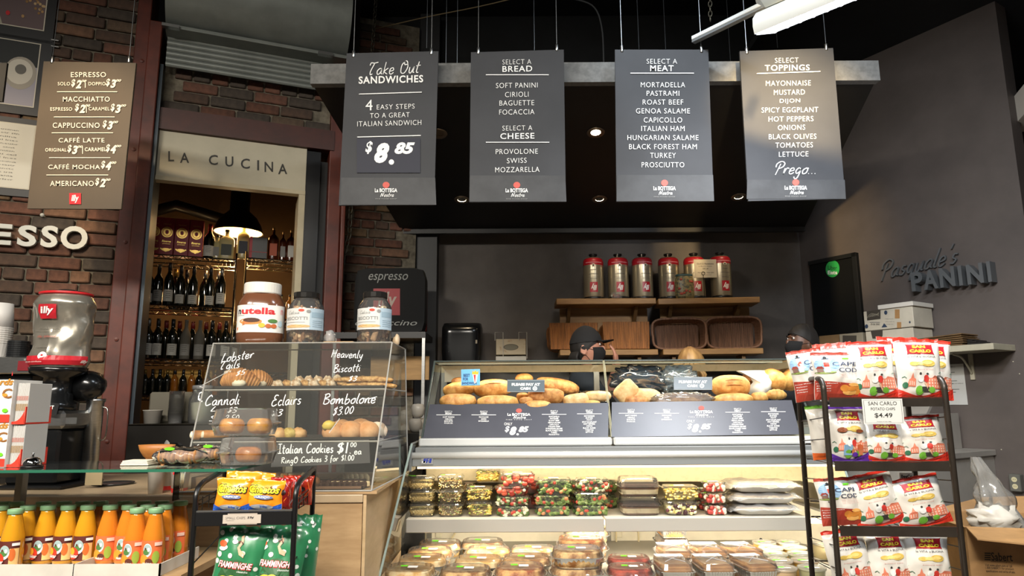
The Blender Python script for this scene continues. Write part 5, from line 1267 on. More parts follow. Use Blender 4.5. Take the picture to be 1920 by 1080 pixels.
# ---- back corner beyond the counter: dark shelf with tubs and jars
Yk=3.35
zk2=P(300,795,Yk).z
bk=thing('back_cabinet','dark low cabinet behind the counter below the wine rack','cabinet',(0,0,0))
xa=P(240,800,Yk).x; xb=P(345,800,Yk).x
MB().box(xa,xb+.35,Yk,Yk+.4,0,zk2-.003).build('body',mat('dark_cabinet','16130F',.5),bk)
MB().box(xa,xb+.35,Yk-.01,Yk+.41,zk2-.002,zk2).build('top',mat('dark_cabinet_top','2A251E',.4),bk)
def tub0(nm,label,px,py0,py1,rt,m,Y=Yk+.08,cat='tub',taper=.85):
    h=P(px,py0,Y).z-zk2; mb=MB(); mb.smooth=True; mb.lathe([(rt*taper,0),(rt,h*.93),(rt*1.06,h*.94),(rt*1.06,h),(rt*.95,h)],28)
    return tag(mb.build(nm,m,loc=(P(px,py1,Y).x,Y,zk2+.001)),label,cat)
tub0('plastic_tub','white plastic tub with spoons on the dark cabinet',285,769,795,.043,mat('white_tub','B8B4AC',.5))
tag(MB().box(-.10,.12,0,.2,0,.155,c=.01).build('grey_bin',mat('dull_grey_bin','6A6558',.6),loc=(P(312,795,Yk+.17).x,Yk+.17,zk2+.001)),'dull grey bin behind the white tub','bin')
t=thing('cup_tower','leaning stack of clear plastic cups on the dark cabinet','cups',(P(330,790,Yk+.1).x,Yk+.09,zk2+.001))
for k in range(10): mb=MB(); mb.smooth=True; mb.lathe([(.03,0),(.036,.05),(.038,.05)],18,o=(0,0,.012*k),cap=False); mb.build('cup',glass('cup_clear','E8E8E4',.12,1,.1,1.6),t)
t=thing('glass_jar','large clear glass jar with pale contents left of the pastry case','jar',(P(372,795,Yk+.12).x,Yk+.14,zk2+.001))
mb=MB(); mb.smooth=True; mb.lathe([(.055,0),(.06,.02),(.06,.12),(.045,.145),(.045,.17)],28,cap=False); mb.build('jar_body',glass('jar_glass','E8ECE8',.08,1,.05,1.6),t)
mb=MB(); mb.smooth=True; mb.lathe([(.05,.004),(.054,.02),(.054,.1),(0,.105)],24); mb.build('contents',mat('jar_cream','A8A494',.6),t)
mb=MB(); mb.smooth=True; mb.lathe([(.048,.165),(.048,.185),(0,.19)],24); mb.build('lid',glass('jar_lid','D8DCD8',.2,1,.1,1.6),t)
t=thing('card_reader','black card terminal with a curl of receipt paper','terminal',(P(325,800,3.25).x,3.28,ZC+.002))
MB().box(-.03,.03,-.03,.03,0,.14,c=.012).build('body',mat('black_plastic_gloss','121314',.2,spec=.6),t)
mb=MB(); mb.grid(lambda u,v:Vector((-.035+.03*v,-.032-.012*math.sin(v*2),.14-.09*u+.015*math.sin(v*3))),4,8); mb.build('receipt',mat('receipt_grey','9A9C9A',.6),t)
# ------------------------------------------------------------ refrigerated deli case
CX0=-.452; CX1=1.44; CB=3.84
dc=thing('deli_case','long silver refrigerated deli case with sloping glass and lit open shelves','display case',(0,0,0))
M_sil=mat('silver_anodised','A9ABAA',.3,.55); M_grey=mat('grey_fascia','8C8F8E',.4,.2); M_cream2=mat('cream_lit_liner','CCC0A2',.5,noise_s=40,col2='BBAE8C',contrast=(.2,.5))
M_liner=mat('case_liner','CDC4AC',.45,noise_s=6,var=.05)
def zc(py,Y): return P(1140,py,Y).z
zf1=zc(873,3.14); zf2=zc(851,3.14); zr1=zc(846,3.2); zr2=zc(836,3.22); zg0=zc(819,3.26); 
mb=MB(); MB().box(CX0,CX1,3.14,3.24,zf1,zf2-.012,c=.003).build('fascia',M_grey,dc)
mb=MB(); mb.smooth=True; mb.lathe([(.015,0),(.015,CX1-CX0)],16,M=Matrix.Translation((CX0,3.145,zf2-.004))@Matrix.Rotation(PI/2,4,'Y')); mb.build('light_rail',mat('white_rail','D8D8D4',.3,.2),dc)
MB().box(CX0+.01,CX1-.01,3.16,3.3,zf2+.002,zr2,c=.003).build('upper_rail',M_sil,dc)
gx=Xp(1143,3.3,1.1)
for a,b in ((CX0+.02,gx-.004),(gx+.004,CX1-.02)):
    MB().box(a,b,3.2,3.27,zr2+.003,zg0,c=.006).build('glass_rail',mat('white_rail','D8D8D4',.3,.2),dc)
# glass panes: sloped front then top
zT=zc(676,3.46); G_c=glass('case_glass','F2F7F4',0,1,.02,1.5)
yb_,yt_=3.235,3.45
gp=Vector((0,yb_,zg0)); ng=Vector((0,-(zT-zg0),(yt_-yb_))).normalized()
for i,(a,b) in enumerate(((CX0+.03,gx-.003),(gx+.003,CX1-.03))):
    a2,b2=(a+.03,b) if i==0 else (a,b-.02)
    thin('front_pane',[(a,yb_,zg0),(b,yb_,zg0),(b2,yt_,zT),(a2,yt_,zT)],G_c,dc)
    thin('top_pane',[(a2,yt_,zT),(b2,yt_,zT),(b2,CB-.05,zT+.01),(a2,CB-.05,zT+.01)],G_c,dc)
    MB().tube([(a2,yt_,zT),(b2,yt_,zT)],.004,6).build('glass_fold',mat('dark_glass_edge','4A524E',.15,spec=.8),dc)
    MB().tube([(b if i==0 else a,yb_-.002,zg0),(b2 if i==0 else a2,yt_,zT)],.0025,5).build('pane_edge',mat('pale_pane_edge','A8A488',.3),dc)
for x,xx in ((CX0+.03,CX0+.06),(CX1-.03,CX1-.05)):
    thin('side_pane',[(x,yb_,zg0),(x,CB-.05,zg0),(xx,CB-.05,zT),(xx,yt_,zT)],G_c,dc)
    MB().tube([(x,yb_,zg0),(xx,yt_,zT),(xx,CB-.05,zT)],.005,6).build('side_edge',mat('dark_glass_edge','4A524E',.15,spec=.8),dc)
MB().box(CX0+.08,CX1-.08,3.455,3.475,zT-.016,zT-.002).build('top_lamp_tube',mat('case_tube3','8A8878',.5),dc)
light('AREA','bread_case_lamp',(.5,3.46,zT-.02),4,(1,.88,.68),1.75,.02,(.5,3.55,1))
# rear cream bar and posts of the bread compartment
yR=CB-.06; zb1=P(1140,697,yR).z; zb2=P(1140,684,yR).z
zdk=1.085
MB().box(CX0+.06,CX1-.04,yR,yR+.03,zb1,zb2).build('rear_bar',M_cream2,dc)
for px,x in ((0,CX0+.06),(0,CX1-.09),(0,gx-.012)):
    MB().box(x,x+.03,yR+.001,yR+.028,zdk,zb1).build('rear_post',M_sil,dc)
MB().box(CX0+.01,CX1-.01,3.29,CB,zdk-.03,zdk).build('bread_deck',mat('steel_deck','8E8E8A',.4,.4),dc)
MB().box(CX0+.01,CX1-.01,3.29,CB,zf1+.03,zdk-.031).build('canopy_body',M_cream2,dc)
# lower cabinet
zsh=zc(971,3.2); zdk2=.478
MB().box(CX0-.03,CX1+.0,CB,CB+.03,.1,zf1+.1).build('back_panel',M_liner,dc)
MB().box(CX0+.02,CX1,3.5,CB-.002,zf1-.11,zf1+.02).build('light_box',M_cream2,dc)
light('AREA','case_light_upper',(.5,3.22,zf1-.012),6,(1,.84,.58),1.8,.03,(.5,3.50,.6))
MB().box(CX0+.02,CX1-.02,3.17,3.19,zf1-.012,zf1-.001).build('lamp_tube',mat('case_tube','FFE2B0',.5,emit=2.5),dc)
# shelf in two lengths with price rail
xm=Xp(1133,3.2,zsh)
for a,b in ((Xp(762,3.2,zsh),xm-.003),(xm+.003,Xp(1513,3.2,zsh))):
    MB().box(a,b,3.2,CB-.01,zsh-.012,zsh,c=.001).build('shelf_board',mat('white_shelf','B4AFA4',.35),dc)
    MB().box(a,b,3.185,3.2,zsh-.058,zsh+.002,c=.003).build('price_rail',mat('pale_price_rail','A8A399',.4),dc)
light('AREA','case_light_lower',(.5,3.27,zsh-.045),11,(1,.92,.76),1.8,.03,(.5,3.62,.3))
MB().box(CX0+.03,CX1+.02,3.23,3.25,zsh-.035,zsh-.014).build('lamp_tube',mat('case_tube2','FFE8C4',.5,emit=3),dc)
MB().box(CX0-.03,CX1-.045,2.72,CB,zdk2-.04,zdk2-.002).build('lower_deck',mat('deck_grey','8E887A',.5),dc)
MB().box(CX0-.078,CX1-.02,2.66,2.72,0,zdk2+.02).build('front_plinth',M_sil,dc)
MB().box(CX0-.05,CX1-.04,2.721,CB+.03,0,zdk2-.041).build('base',M_grey,dc)
# end frames and flared glass ends
for s,xt,xb,pt,pb in ((0,CX0,CX0-.075,0,0),(1,CX1,CX1-.04,0,0)):
    yA=P(770 if s==0 else 1510,835,3.12).y
    p1=Vector((xt,3.12,zg0-.02)); p2=Vector((xb,2.72,zdk2)); p3=Vector((xb if s==0 else xb,CB,zdk2)); p4=Vector((xt+(0 if s==0 else 0),CB,zg0-.02))
    thin('end_pane',[p1,p2,p3,p4],glass('end_glass','EEF2F0',.03,1,.02,1.6,'D8D4C8'),dc)
    MB().tube([p1,p2],.005,6).build('end_glass_edge',mat('pale_green_edge','98A8A0',.2,spec=.8),dc)
    MB().tube([p1,p4],.005,6).build('end_cap_edge',M_sil,dc)
MB().box(CX0-.012,CX0-.0,3.13,3.26,zf1-.02,zr2+.01).build('end_cap',M_sil,dc); MB().box(CX1,CX1+.012,3.13,3.26,zf1-.02,zr2+.01).build('end_cap',M_sil,dc)
# slotted uprights, socket and hoses at the back of the lower deck
for px in (806,1140,1482): x=Xp(px,CB,.6); MB().box(x-.012,x+.012,CB-.012,CB-.001,zdk2,zsh-.06).build('slotted_upright',mat('upright_grey','6E6A60',.4,.4),dc)
for px in (972,1198,1427): q=P(px,1019 if px<1300 else 1012,CB-.004); MB().lathe([(.009,0),(.0,.004)],12,M=Matrix.Translation((q.x,CB-.001,q.z))@Matrix.Rotation(PI/2,4,'X')).build('bolt_hole',BK,dc)
for px in (822,1161): q=P(px,997,CB-.01); MB().box(q.x-.016,q.x+.016,CB-.008,CB-.001,q.z-.03,q.z+.03,c=.002).build('wall_socket',mat('socket_cream','C9C0A4',.5),dc)
for pts in ([(857,985),(853,1000),(843,1014)],[(797,985),(796,1016)],[(1196,985),(1197,1020),(1186,1040)],[(1155,985),(1156,1040)]):
    MB().tube(cr([tuple(P(x,y,CB-.03)) for x,y in pts],5),.005,6).build('drain_hose',mat('cream_hose','C4B48C',.6),dc)
# black sign bands with the menu
M_band=mat('charcoal_band','45464F',.38,noise_s=5,var=.05)
for i,(x0,x1,xt0,xt1,yt0,yt1,yb0,yb1,xc) in enumerate(((793,1140,806,1141,759,756,822,820,973),(1146,1499,1147,1484,755,751,820,815,1315))):
    lift=ng*-.0 ; off=-ng*0
    def onp(x,y,e): 
        q=PPL(x,y,gp,ng); return q+ng*e
    t=thing('sign_band','charcoal menu strip on the %s half of the case glass'%('left','right')[i],'sign',(0,0,0))
    sgn=1 if ng.dot(CAM-gp)>0 else -1
    c=[onp(xt0,yt0,.004*sgn),onp(xt1,yt1,.004*sgn),onp(x1,yb1,.004*sgn),onp(x0,yb0,.004*sgn)]
    c2=[q-ng*.003*sgn for q in c]
    MB().add(c+c2,[(3,2,1,0),(4,5,6,7),(0,1,5,4),(1,2,6,5),(2,3,7,6),(3,0,4,7)]).build('band_panel',M_band,t)
    pr=Print(plane_map(gp+ng*.0045*sgn,ng,.0006))
    k=(yt0+yb0)/2-789
    def col_(x,head,lines,dy=0):
        pr.text(head[0],x,770+k+dy,14,2.6,PWH,res=2); pr.text(head[1],x,773.6+k+dy,12,3,PWH,bold=.03,res=2); pr.rect(x-23,776+k+dy,x+23,776.9+k+dy,PWH)
        for j,s in enumerate(lines): pr.text(s,x,780.6+j*3.75+k+dy,len(s)*1.95,2.9,PWH,bold=.015,res=1)
    bx=[841,907,1039,1105] if i==0 else [1183,1250,1383,1450]
    dd=[0,0,-1,-2] if i==0 else [0,0,-2,-3]
    col_(bx[0],('SELECT A','BREAD'),['SOFT PANINI','CIRIOLI','BAGUETTE','FOCACCIA'],dd[0])
    col_(bx[1],('SELECT A','CHEESE'),['PROVOLONE','SWISS','MOZZARELLA'],dd[1])
    col_(bx[2],('SELECT A','MEAT'),['MORTADELLA','PASTRAMI','ROAST BEEF','GENOA SALAME','CAPICOLLO','ITALIAN HAM','HUNGARIAN SALAME','BLACK FOREST HAM','TURKEY','PROSCIUTTO'],dd[2])
    col_(bx[3],('SELECT','TOPPINGS'),['MAYONNAISE','MUSTARD','DIJON','SPICY EGGPLANT','HOT PEPPERS','ONIONS','BLACK OLIVES','TOMATOES','LETTUCE'],dd[3])
    yo=0 if i==0 else -5
    pr.disc(xc,769+yo+1,5.5,4,TOM); pr.up(.5); pr.text('La BOTTEGA',xc,776.3+yo+1,43,5,PWH,bold=.03); pr.hand('Nostra',xc+1,782+yo,24,7,PWH,th=.12); pr.text('FINE FOOD SHOP',xc,787+yo,48,1.6,PWH,sp=1.6,res=1)
    pr.text('ONLY',xc-20,795+yo,15,5,PWH); pr.text('$',xc-22,805+yo,9,12,PWH,bold=.03,shear=.25); pr.text('8',xc-11,808+yo,13,16,PWH,bold=.06,shear=.3); pr.disc(xc-2.5,814.5+yo,2.3,2,PWH); pr.text('85',xc+9,805+yo,19,11,PWH,bold=.05,shear=.3)
    pr.build('lettering',t)
def glass_sign(label,x0,y0,x1,y1,m,draw,dy=0,cat='sign'):
    t=thing('glass_sign',label,cat,(0,0,0))
    f=lambda x,y,e:PPL(x,y,gp,ng)+ng*e
    c=[f(x0,y0,.006),f(x1,y0-dy,.006),f(x1,y1-dy,.006),f(x0,y1,.006)]; c2=[q-ng*.004 for q in c]
    MB().add(c+c2,[(3,2,1,0),(4,5,6,7),(0,1,5,4),(1,2,6,5),(2,3,7,6),(3,0,4,7)]).build('sign_panel',m,t)
    pr=Print(plane_map(gp+ng*.0066,ng,.0006)); draw(pr); pr.build('lettering',t)
M_cs=mat('slate_sign','59646A',.35); 
for i,(x0,y0,x1,y1) in enumerate(((951,713,1021,735),(1263,708,1335,731))):
    def d(pr,x0=x0,y0=y0,x1=x1,y1=y1):
        xc=(x0+x1)/2; pr.rect(x0,y0,x1,y0+.7,mat('sign_rim','9AA2A4',.5)); pr.rect(x0,y1-.7,x1,y1,mat('sign_rim','9AA2A4',.5))
        pr.text('PLEASE PAY AT',xc,y0+8,53,5.2,WH,bold=.06); pr.text('CASH',xc-1,y0+15.5,19,5.2,WH,bold=.06); pr.disc(xc+17,y0+15.5,4.3,4.1,WH,18); pr.up(); pr.disc(xc+17,y0+15.5,3,2.8,mat('sign_rim','9AA2A4',.5),14); pr.disc(xc+17,y0+15.5,1.2,1.2,WH,8)
    glass_sign('slate PLEASE PAY AT CASH sign on the %s glass pane'%('left','right')[i],x0,y0,x1,y1,M_cs,d)
def d(pr):
    nb_=mat('navy_print','1E3A6A',.6)
    pr.text('BEST',875,704,12,6,nb_,bold=.03); pr.text('FOR',873,711,10,5.5,nb_,bold=.03); pr.text('SANDWICH',880,718.5,28,5,nb_,bold=.03)
    pr.poly([(886,702),(896,702),(893,719),(889,719)],mat('paper_wrap_white','E0DCD0',.6)); pr.up(); pr.poly([(888,703),(892,703),(891,716),(890,716)],RD); pr.poly([(885,702),(886,695),(889,698),(891,694),(894,698),(897,695),(897,702)],mat('crown_yellow','E2B02C',.5))
glass_sign('light blue BEST FOR SANDWICH card with a yellow crown',865,694,900,724,mat('sky_blue_card','6FB0DC',.45),d,1)
def d(pr):
    nv=mat('badge_blue','2A3C9A',.4); pr.poly([(795,859),(799,859),(797,868),(793,868)],nv); pr.poly([(800,859),(805,859),(804.6,861),(802,861),(801.7,863),(804,863),(803.6,865),(801.3,865),(800.8,868),(798,868)],nv); pr.poly([(806,859),(810,859),(808,868),(804,868)],nv); pr.disc(795,866.5,4,2.2,WH)
t=thing('maker_badge','small silver badge with blue letters on the case fascia','badge',(0,0,0))
a=P(790,857,3.139); b=P(812,871,3.139); MB().box(a.x,b.x,3.136,3.1395,b.z,a.z).build('badge_plate',mat('badge_silver','B8B8B4',.3,.5),t)
pr=Print(plane_map((0,3.1355,0),(0,1,0),.0005)); d(pr); pr.build('lettering',t)
# ------------------------------------------------------------ breads
BR=mat('golden_bread','E2B06A',.55,noise_s=26,col2='B87A3A',bump=.35); BR2=mat('brown_bread','CC9458',.6,noise_s=30,col2='90582A',bump=.4); BR3=mat('floury_bread','E6CCA0',.75,noise_s=22,col2='C48E54',bump=.2,contrast=(.3,.7)); CRUMB=mat('pale_crumb','EAD9AE',.8)
def loaf(label,x0,x1,y0_,y1_,Y,m,rot=0,tilt=0,amp=.06,slash=0,sup=.8,seed=0,nm='bread_loaf',depth=None,z=None,split=False,cat='bread'):
    a=P(x0,(y0_+y1_)/2,Y); b=P(x1,(y0_+y1_)/2,Y); t_=P((x0+x1)/2,y0_,Y).z; bo=P((x0+x1)/2,y1_,Y).z; rx=(b.x-a.x)/2; rz=(t_-bo)/2; cz=(t_+bo)/2; ry=depth or rz*1.2
    t=thing(nm,label,cat,((a.x+b.x)/2,Y,cz),(0,tilt,rot))
    mb=MB(); mb.smooth=True; mb.blob((0,0,0),(rx,ry,rz),28,16,amp,2.2,seed,sup=sup); mb.build('crust',m,t)
    for k in range(slash):
        x=(k-(slash-1)/2)*rx*.25 if slash>2 else 0; zz_=rz*(.45-.45*k) if slash<=2 else rz*.5
        pts=[]
        for j in range(9):
            u=-1+2*j/8; xx=u*rx*.45+x; z_=zz_+.1*rz*math.cos(u*1.5); yy2=-ry*max(0,1-(abs(xx)/rx)**2.4-(abs(z_)/rz)**2.4)**(1/2.4); pts.append((xx,yy2-.001,z_))
        MB().tube(pts,[.0008,.002,.003,.0036,.004,.0036,.003,.002,.0008],6).build('slash',CRUMB if not split else BR2,t,smooth=True)
    return t
yB=3.40
loaf('golden sandwich bun in the front row, far left of the bread case',824,894,738,766,3.36,BR,seed=1,slash=0)
loaf('golden bun lying on top of another behind the far left bun',830,893,716,744,3.50,BR,rot=-.1,tilt=-.12,seed=2)
loaf('rounded brown bun peeking out at the top left of the bread pile',846,888,707,722,3.6,BR2,seed=3)
loaf('large golden bun with a split crust behind the left glass',888,960,711,746,3.5,BR,rot=.1,tilt=-.05,seed=4,slash=1,split=True)
loaf('wide golden bun, second in the front row',894,973,741,768,3.37,BR,seed=5)
loaf('small round bun at the top, behind the left payment sign',966,1000,700,718,3.6,BR,seed=6,sup=.95)
loaf('long brown loaf lying slanted above the left payment sign',1003,1084,709,737,3.58,BR2,tilt=.16,seed=7)
loaf('brown crusty loaf leaning at the right of the long brown loaf',1050,1086,716,739,3.66,BR2,tilt=.3,seed=8)
loaf('square floury ciabatta roll in the middle of the left pane',990,1057,728,758,3.42,BR2,sup=.55,tilt=.05,seed=9,amp=.08,slash=0)
loaf('golden roll hidden below the left payment sign',968,992,736,752,3.44,BR,seed=10)
loaf('brown roll low in the pile beside the ciabatta',974,1000,744,760,3.38,BR2,seed=11)
loaf('flat golden roll in front of the square ciabatta',982,1034,751,770,3.34,BR,seed=12)
loaf('floury square roll leaning right of the ciabatta',1056,1104,738,766,3.38,BR3,sup=.55,tilt=-.15,seed=13)
loaf('flat oval bread in a clear dish by the divider',1096,1146,733,753,3.48,BR3,seed=14,sup=.7)
loaf('small golden roll in front of the clear dish',1088,1126,750,766,3.36,BR,seed=15)
t=thing('clear_dish','clear plastic dish holding flat bread by the glass divider','dish',P(1120,742,3.52))
mb=MB(); mb.smooth=True; mb.lathe([(.05,-.03),(.085,.025),(.088,.025)],28,sx=1.1,sy=.5,cap=False); mb.build('dish_wall',G_cl,t)
loaf('tilted rectangular bread chunk leaning at the left of the right pane',1152,1196,716,752,3.42,BR3,sup=.5,tilt=-.75,seed=16,depth=.03)
loaf('floury flat loaf in a plastic wrap, left of the right pane',1166,1238,728,764,3.45,BR3,sup=.6,tilt=.03,seed=17)
loaf('crusty flat roll low at the left of the right pane',1172,1216,742,764,3.36,BR2,sup=.7,seed=18)
loaf('brown bread inside the clear plastic bag under the right sign',1228,1332,736,764,3.42,BR2,seed=19,sup=.7)
loaf('large slashed oval loaf in the middle of the right pane',1334,1405,703,745,3.46,BR,sup=.8,seed=20,slash=2,split=True,amp=.04)
loaf('oval loaf in front of the slashed loaf',1336,1412,737,764,3.37,BR,sup=.8,tilt=-.04,seed=21)
loaf('dark brown roll end above the oval loaves',1393,1422,698,720,3.6,BR2,seed=22)
loaf('large torn golden loaf at the right end of the bread case',1426,1476,693,732,3.55,BR,seed=23,sup=.9,tilt=.5)
loaf('golden roll at the far right behind the white bag',1408,1440,735,756,3.42,BR,seed=24)
t=thing('croissant','ridged golden croissant at the far right of the bread case','croissant',P(1456,744,3.4))
cp=[]
mb=MB(); mb.smooth=True; pts=[];rr_=[]
for j in range(25):
    u=j/24; a=-1.2+2.4*u; pts.append((.055*math.sin(a),-.03*math.cos(a)+.03,.012*math.cos(a*1.2))); rr_.append((.003+.021*math.sin(PI*u)**.8)*(1+.16*(abs((u*7)%1-.5)*2)))
mb.tube(pts,rr_,12); mb.build('croissant_body',BR,t)
# plastic bags
def bag_blob(nm,label,px,py,w_,h_,Y,m,seed,amp=.5,fr=3,cat='bag',dp=.05,tilt=0):
    q=P(px,py,Y); k=Y*1.03/1280; mb=MB(); mb.smooth=True; mb.blob((0,0,0),(w_*k/2,dp,h_*k/2),36,24,amp,fr,seed,sup=.8)
    return tag(mb.build(nm,m,loc=q,rot=(0,tilt,0)),label,cat)
bag_blob('plastic_bag','crumpled dark plastic bag behind the bread, left of the right pane',1200,712,96,50,3.62,mat('dark_shiny_film','2A3440',.12,spec=1,coat=1),3,.35,5,dp=.07)
bag_blob('plastic_bag','crumpled clear plastic bag behind the right payment sign',1272,712,70,46,3.6,glass('blue_film','C8D4E0',.25,1,.08,1.9,'8FA4B8'),8,.4,5,dp=.06)
bag_blob('plastic_bag','glossy clear wrap around the brown bread under the right sign',1282,750,112,26,3.38,glass('clear_film','F4F6F8',.12,1,.06,1.9),5,.25,6,dp=.05)
# plastic bag, torn outline; its blown-out highlight is painted solid white
t=thing('glare_bag','torn bright white paper bag between the loaves at the right','bag',(0,0,0))
pts=[(1386,695),(1450,694),(1444,705),(1447,716),(1449,730),(1441,742),(1432,752),(1421,745),(1411,738),(1408,728),(1418,716),(1411,706),(1398,701)]
c=[P(x,y,3.52+.03*math.sin(i*1.7)) for i,(x,y) in enumerate(pts)]; ctr=P(1428,718,3.44)
mb=MB(); mb.smooth=True; mb.add([ctr]+c+[q+Vector((0,.05,0)) for q in c],[(0,1+(i+1)%13,1+i) for i in range(13)]+[(1+i,1+(i+1)%13,14+(i+1)%13,14+i) for i in range(13)])
mb.build('bag_front',mat('bag_glare_white','FFFFFF',.25,coat=1),t)

t=MB(); q=P(855,704,3.7); tag(t.box(-.06,.06,-.01,.01,-.035,.03).add([(-.06+.01*i,-.012,-.035-(.008 if i%2 else 0)) for i in range(13)],[]).build('foil_box',mat('pale_foil_box','B8B4A8',.5),loc=q),'pale box with a saw-tooth edge at the back left of the bread case','box')
# ------------------------------------------------------------ food on the upper shelf
G_tub=glass('deli_box_plastic','F2F4F2',.04,1,.05,1.5,'E8E8E4')
def bits(kind,sx,sy,h,seed=0):
    """filling of one clear deli box: a bed and many small pieces"""
    r=random.Random(seed); mb=MB(); mb.smooth=True
    C_={'cous':[('D9C48E',),('C4A868',),('E8DCB0',)],'grain':[('C8AE78',),('A88850',),('DCCBA0',),('8A9A58',)],'fus':[('D8BE62',),('C2A040',),('E6D48C',),('8E9A3E',)],
       'tom':[('A83A2C',),('B8503A',),('8E2C22',),('CFC4B0',),('6A7E48',)],'grn':[('566E36',),('74884A',),('3E5428',),('8E9C62',),('A84030',),('B87850',)],'mix':[('CFC8B0',),('566E36',),('A83A2C',),('3E5428',),('A4AE80',)],
       'pen':[('E8CE74',),('F0DC98',),('D8B850',)],'pot':[('E8DCA4',),('F0E8C0',),('5A2A34',),('3E1E28',),('D8C880',)],'cap':[('A03430',),('B04438',),('D8D0C0',)]}[kind]
    ms=[mat('food_'+k[0],k[0],.5,coat=.1) for k in C_]
    base={'tom':4,'grn':2,'mix':1}.get(kind,0)
    mb.use(ms[1 if kind not in('grn','mix') else 2],True); mb.sup([(.80,.004),(.9,h*.55),(.84,h*.72)],20,5,sx,sy)
    n={'cous':0,'grain':110,'fus':80,'tom':34,'grn':70,'mix':60,'pen':60,'pot':44,'cap':26}[kind]
    if kind=='cous':
        mb=MB(); mb.use(mat('food_couscous','D6C08A',.7,noise_s=220,col2='A89058',bump=.8,contrast=(.4,.6)),True); mb.sup([(.80,.004),(.92,h*.5),(.9,h*.8),(.6,h*.9)],24,5,sx,sy)
        n=26
    for i in range(n):
        m_=r.choice(ms); mb.use(m_,True)
        # pieces against the walls and on top
        side=r.random(); z=r.uniform(.008,h*.85)
        if side<.62: x=r.uniform(-.9,.9)*sx; y=-sy*.93*(.86+.1*z/h)
        elif side<.72: x=r.choice((-1,1))*sx*.9; y=r.uniform(-.8,.8)*sy
        else: x=r.uniform(-.8,.8)*sx; y=r.uniform(-.8,.8)*sy; z=h*.82
        x*=.92
        M_=Matrix.Rotation(r.uniform(0,6),4,'Z')@Matrix.Rotation(r.uniform(0,3),4,'X')
        if kind in('grain','cous'): mb.blob((x,y,z),(.0045,.0035,.003),6,4,.2,3,i,M_)
        elif kind=='fus':
            d=M_@Vector((.011,0,0)); mb.tube([(x-d.x,y-d.y*.4,z-d.z*.4),(x,y,z+.003),(x+d.x,y+d.y*.4,z+d.z*.4)],[.002,.0042,.002],6)
        elif kind=='pen': d=M_@Vector((.008,0,0)); mb.tube([(x-d.x,y-d.y*.4,z-d.z*.4),(x+d.x,y+d.y*.4,z+d.z*.4)],.0045,7)
        elif kind=='tom': k=ms.index(m_); mb.blob((x,y,z),(.015,.008,.012) if k<3 else (.008,.005,.007),8,6,.15,2,i)
        elif kind=='cap': mb.blob((x,y,z),(.011,.009,.011),10,7,.03,2,i)
        elif kind=='pot': mb.blob((x,y,z),(.010,.007,.009),7,5,.3,2,i,M_,.6)
        else: 
            k=ms.index(m_)
            if k>=4 and r.random()<.5: k=1; mb.use(ms[1],True)
            if k>=4 or (kind=='mix' and k==2): mb.blob((x,y,z),(.010,.006,.009),8,6,.15,2,i)
            else: mb.blob((x,y,z),(.013,.003,.009),8,5,.9,4,i,Matrix.Rotation(r.uniform(-.6,.6),4,'Y'))
    return mb.mesh('contents')
FM={}
GST=mat('green_sticker','6FDC2C',.5,spec=.2); WST=mat('white_sticker','E6E4DE',.6)
def deli_box(label,px,py0,py1,wpx,Y,kind,rot=0,seed=0,group=None,round_=False,z=None):
    a=P(px-wpx/2,(py0+py1)/2,Y); b=P(px+wpx/2,(py0+py1)/2,Y); h=(P(px,py0,Y)-P(px,py1,Y)).z
    z=z if z is not None else P(px,py1,Y).z
    sx=(b.x-a.x)/2; sy=.058; p=5
    t=thing('deli_tub' if not round_ else 'round_tub',label,'food tub',((a.x+b.x)/2,Y+sy,z),rot,group)
    if round_:
        sy=sx; mb=MB(); mb.smooth=True; mb.lathe([(sx*.78,0),(sx*.95,h*.82),(sx,h*.84),(sx,h*.9)],28,cap=False); mb.build('tub_wall',G_tub,t); mb=MB(); mb.smooth=True; mb.lathe([(sx*1.02,h*.88),(sx*1.02,h*.96),(sx*.9,h*.97),(0,h*.93)],28,cap=False); mb.build('lid',G_tub,t)
        k=(kind,round(sx,3),1)
        if k not in FM: FM[k]=bits(kind,sx*.86,sx*.86,h*.85,seed)
    else:
        mb=MB(); mb.sup([(.80,.0),(.8,.001),(.97,h*.80),(1.04,h*.81),(1.04,h*.86)],32,p,sx,sy,cap=False); mb.build('tub_wall',G_tub,t)
        mb=MB(); mb.sup([(1.05,h*.86),(.96,h*.88),(.93,h*.97),(.88,h*.985)],32,p,sx,sy,cap=False); mb.add([(-sx*.86,-sy*.86,h*.985),(sx*.86,-sy*.86,h*.985),(sx*.86,sy*.86,h*.985),(-sx*.86,sy*.86,h*.985)],[(0,1,2,3)]); mb.build('lid',G_tub,t)
        k=(kind,round(sx,2),round(h,2),seed%2)
        if k not in FM: FM[k]=bits(kind,sx,sy,h*.9,seed)
    o=bpy.data.objects.new('contents',FM[k]); C.objects.link(o); o.parent=t; o['kind']='stuff'
    MB().box(-.025,.022,-.012,.02,h*.987,h*.99).build('price_label',WST,t); MB().box(-.045,-.027,-.01,.006,h*.987,h*.991).build('green_sticker',GST,t)
    return t
Ys=3.24
def column(kind,name,px,wpx,ys,Y=Ys,seed=0,offs=None,group=None,words=None):
    zcur=zsh+.001
    words=words or {1:['only'],2:['lower','upper'],3:['bottom','middle','top'],4:['bottom','second','third','top']}[len(ys)]
    for i,(y0_,y1_) in enumerate(ys):
        dx=(offs[i] if offs else 0); kd=kind[i] if isinstance(kind,list) else kind
        t=deli_box('%s, %s one'%(name[i] if isinstance(name,list) else name,words[i]),px+dx,y0_,y1_,wpx,Y,kd,seed=seed+i,z=zcur,group=group,rot=(.03,-.04,.02,.05)[i%4])
        zcur+=(P(px,y0_,Y)-P(px,y1_,Y)).z
column('cous','clear tub of couscous salad at the far left of the shelf',789,52,[(946,971),(921,946),(895,921)],seed=1,offs=[0,0,-2])
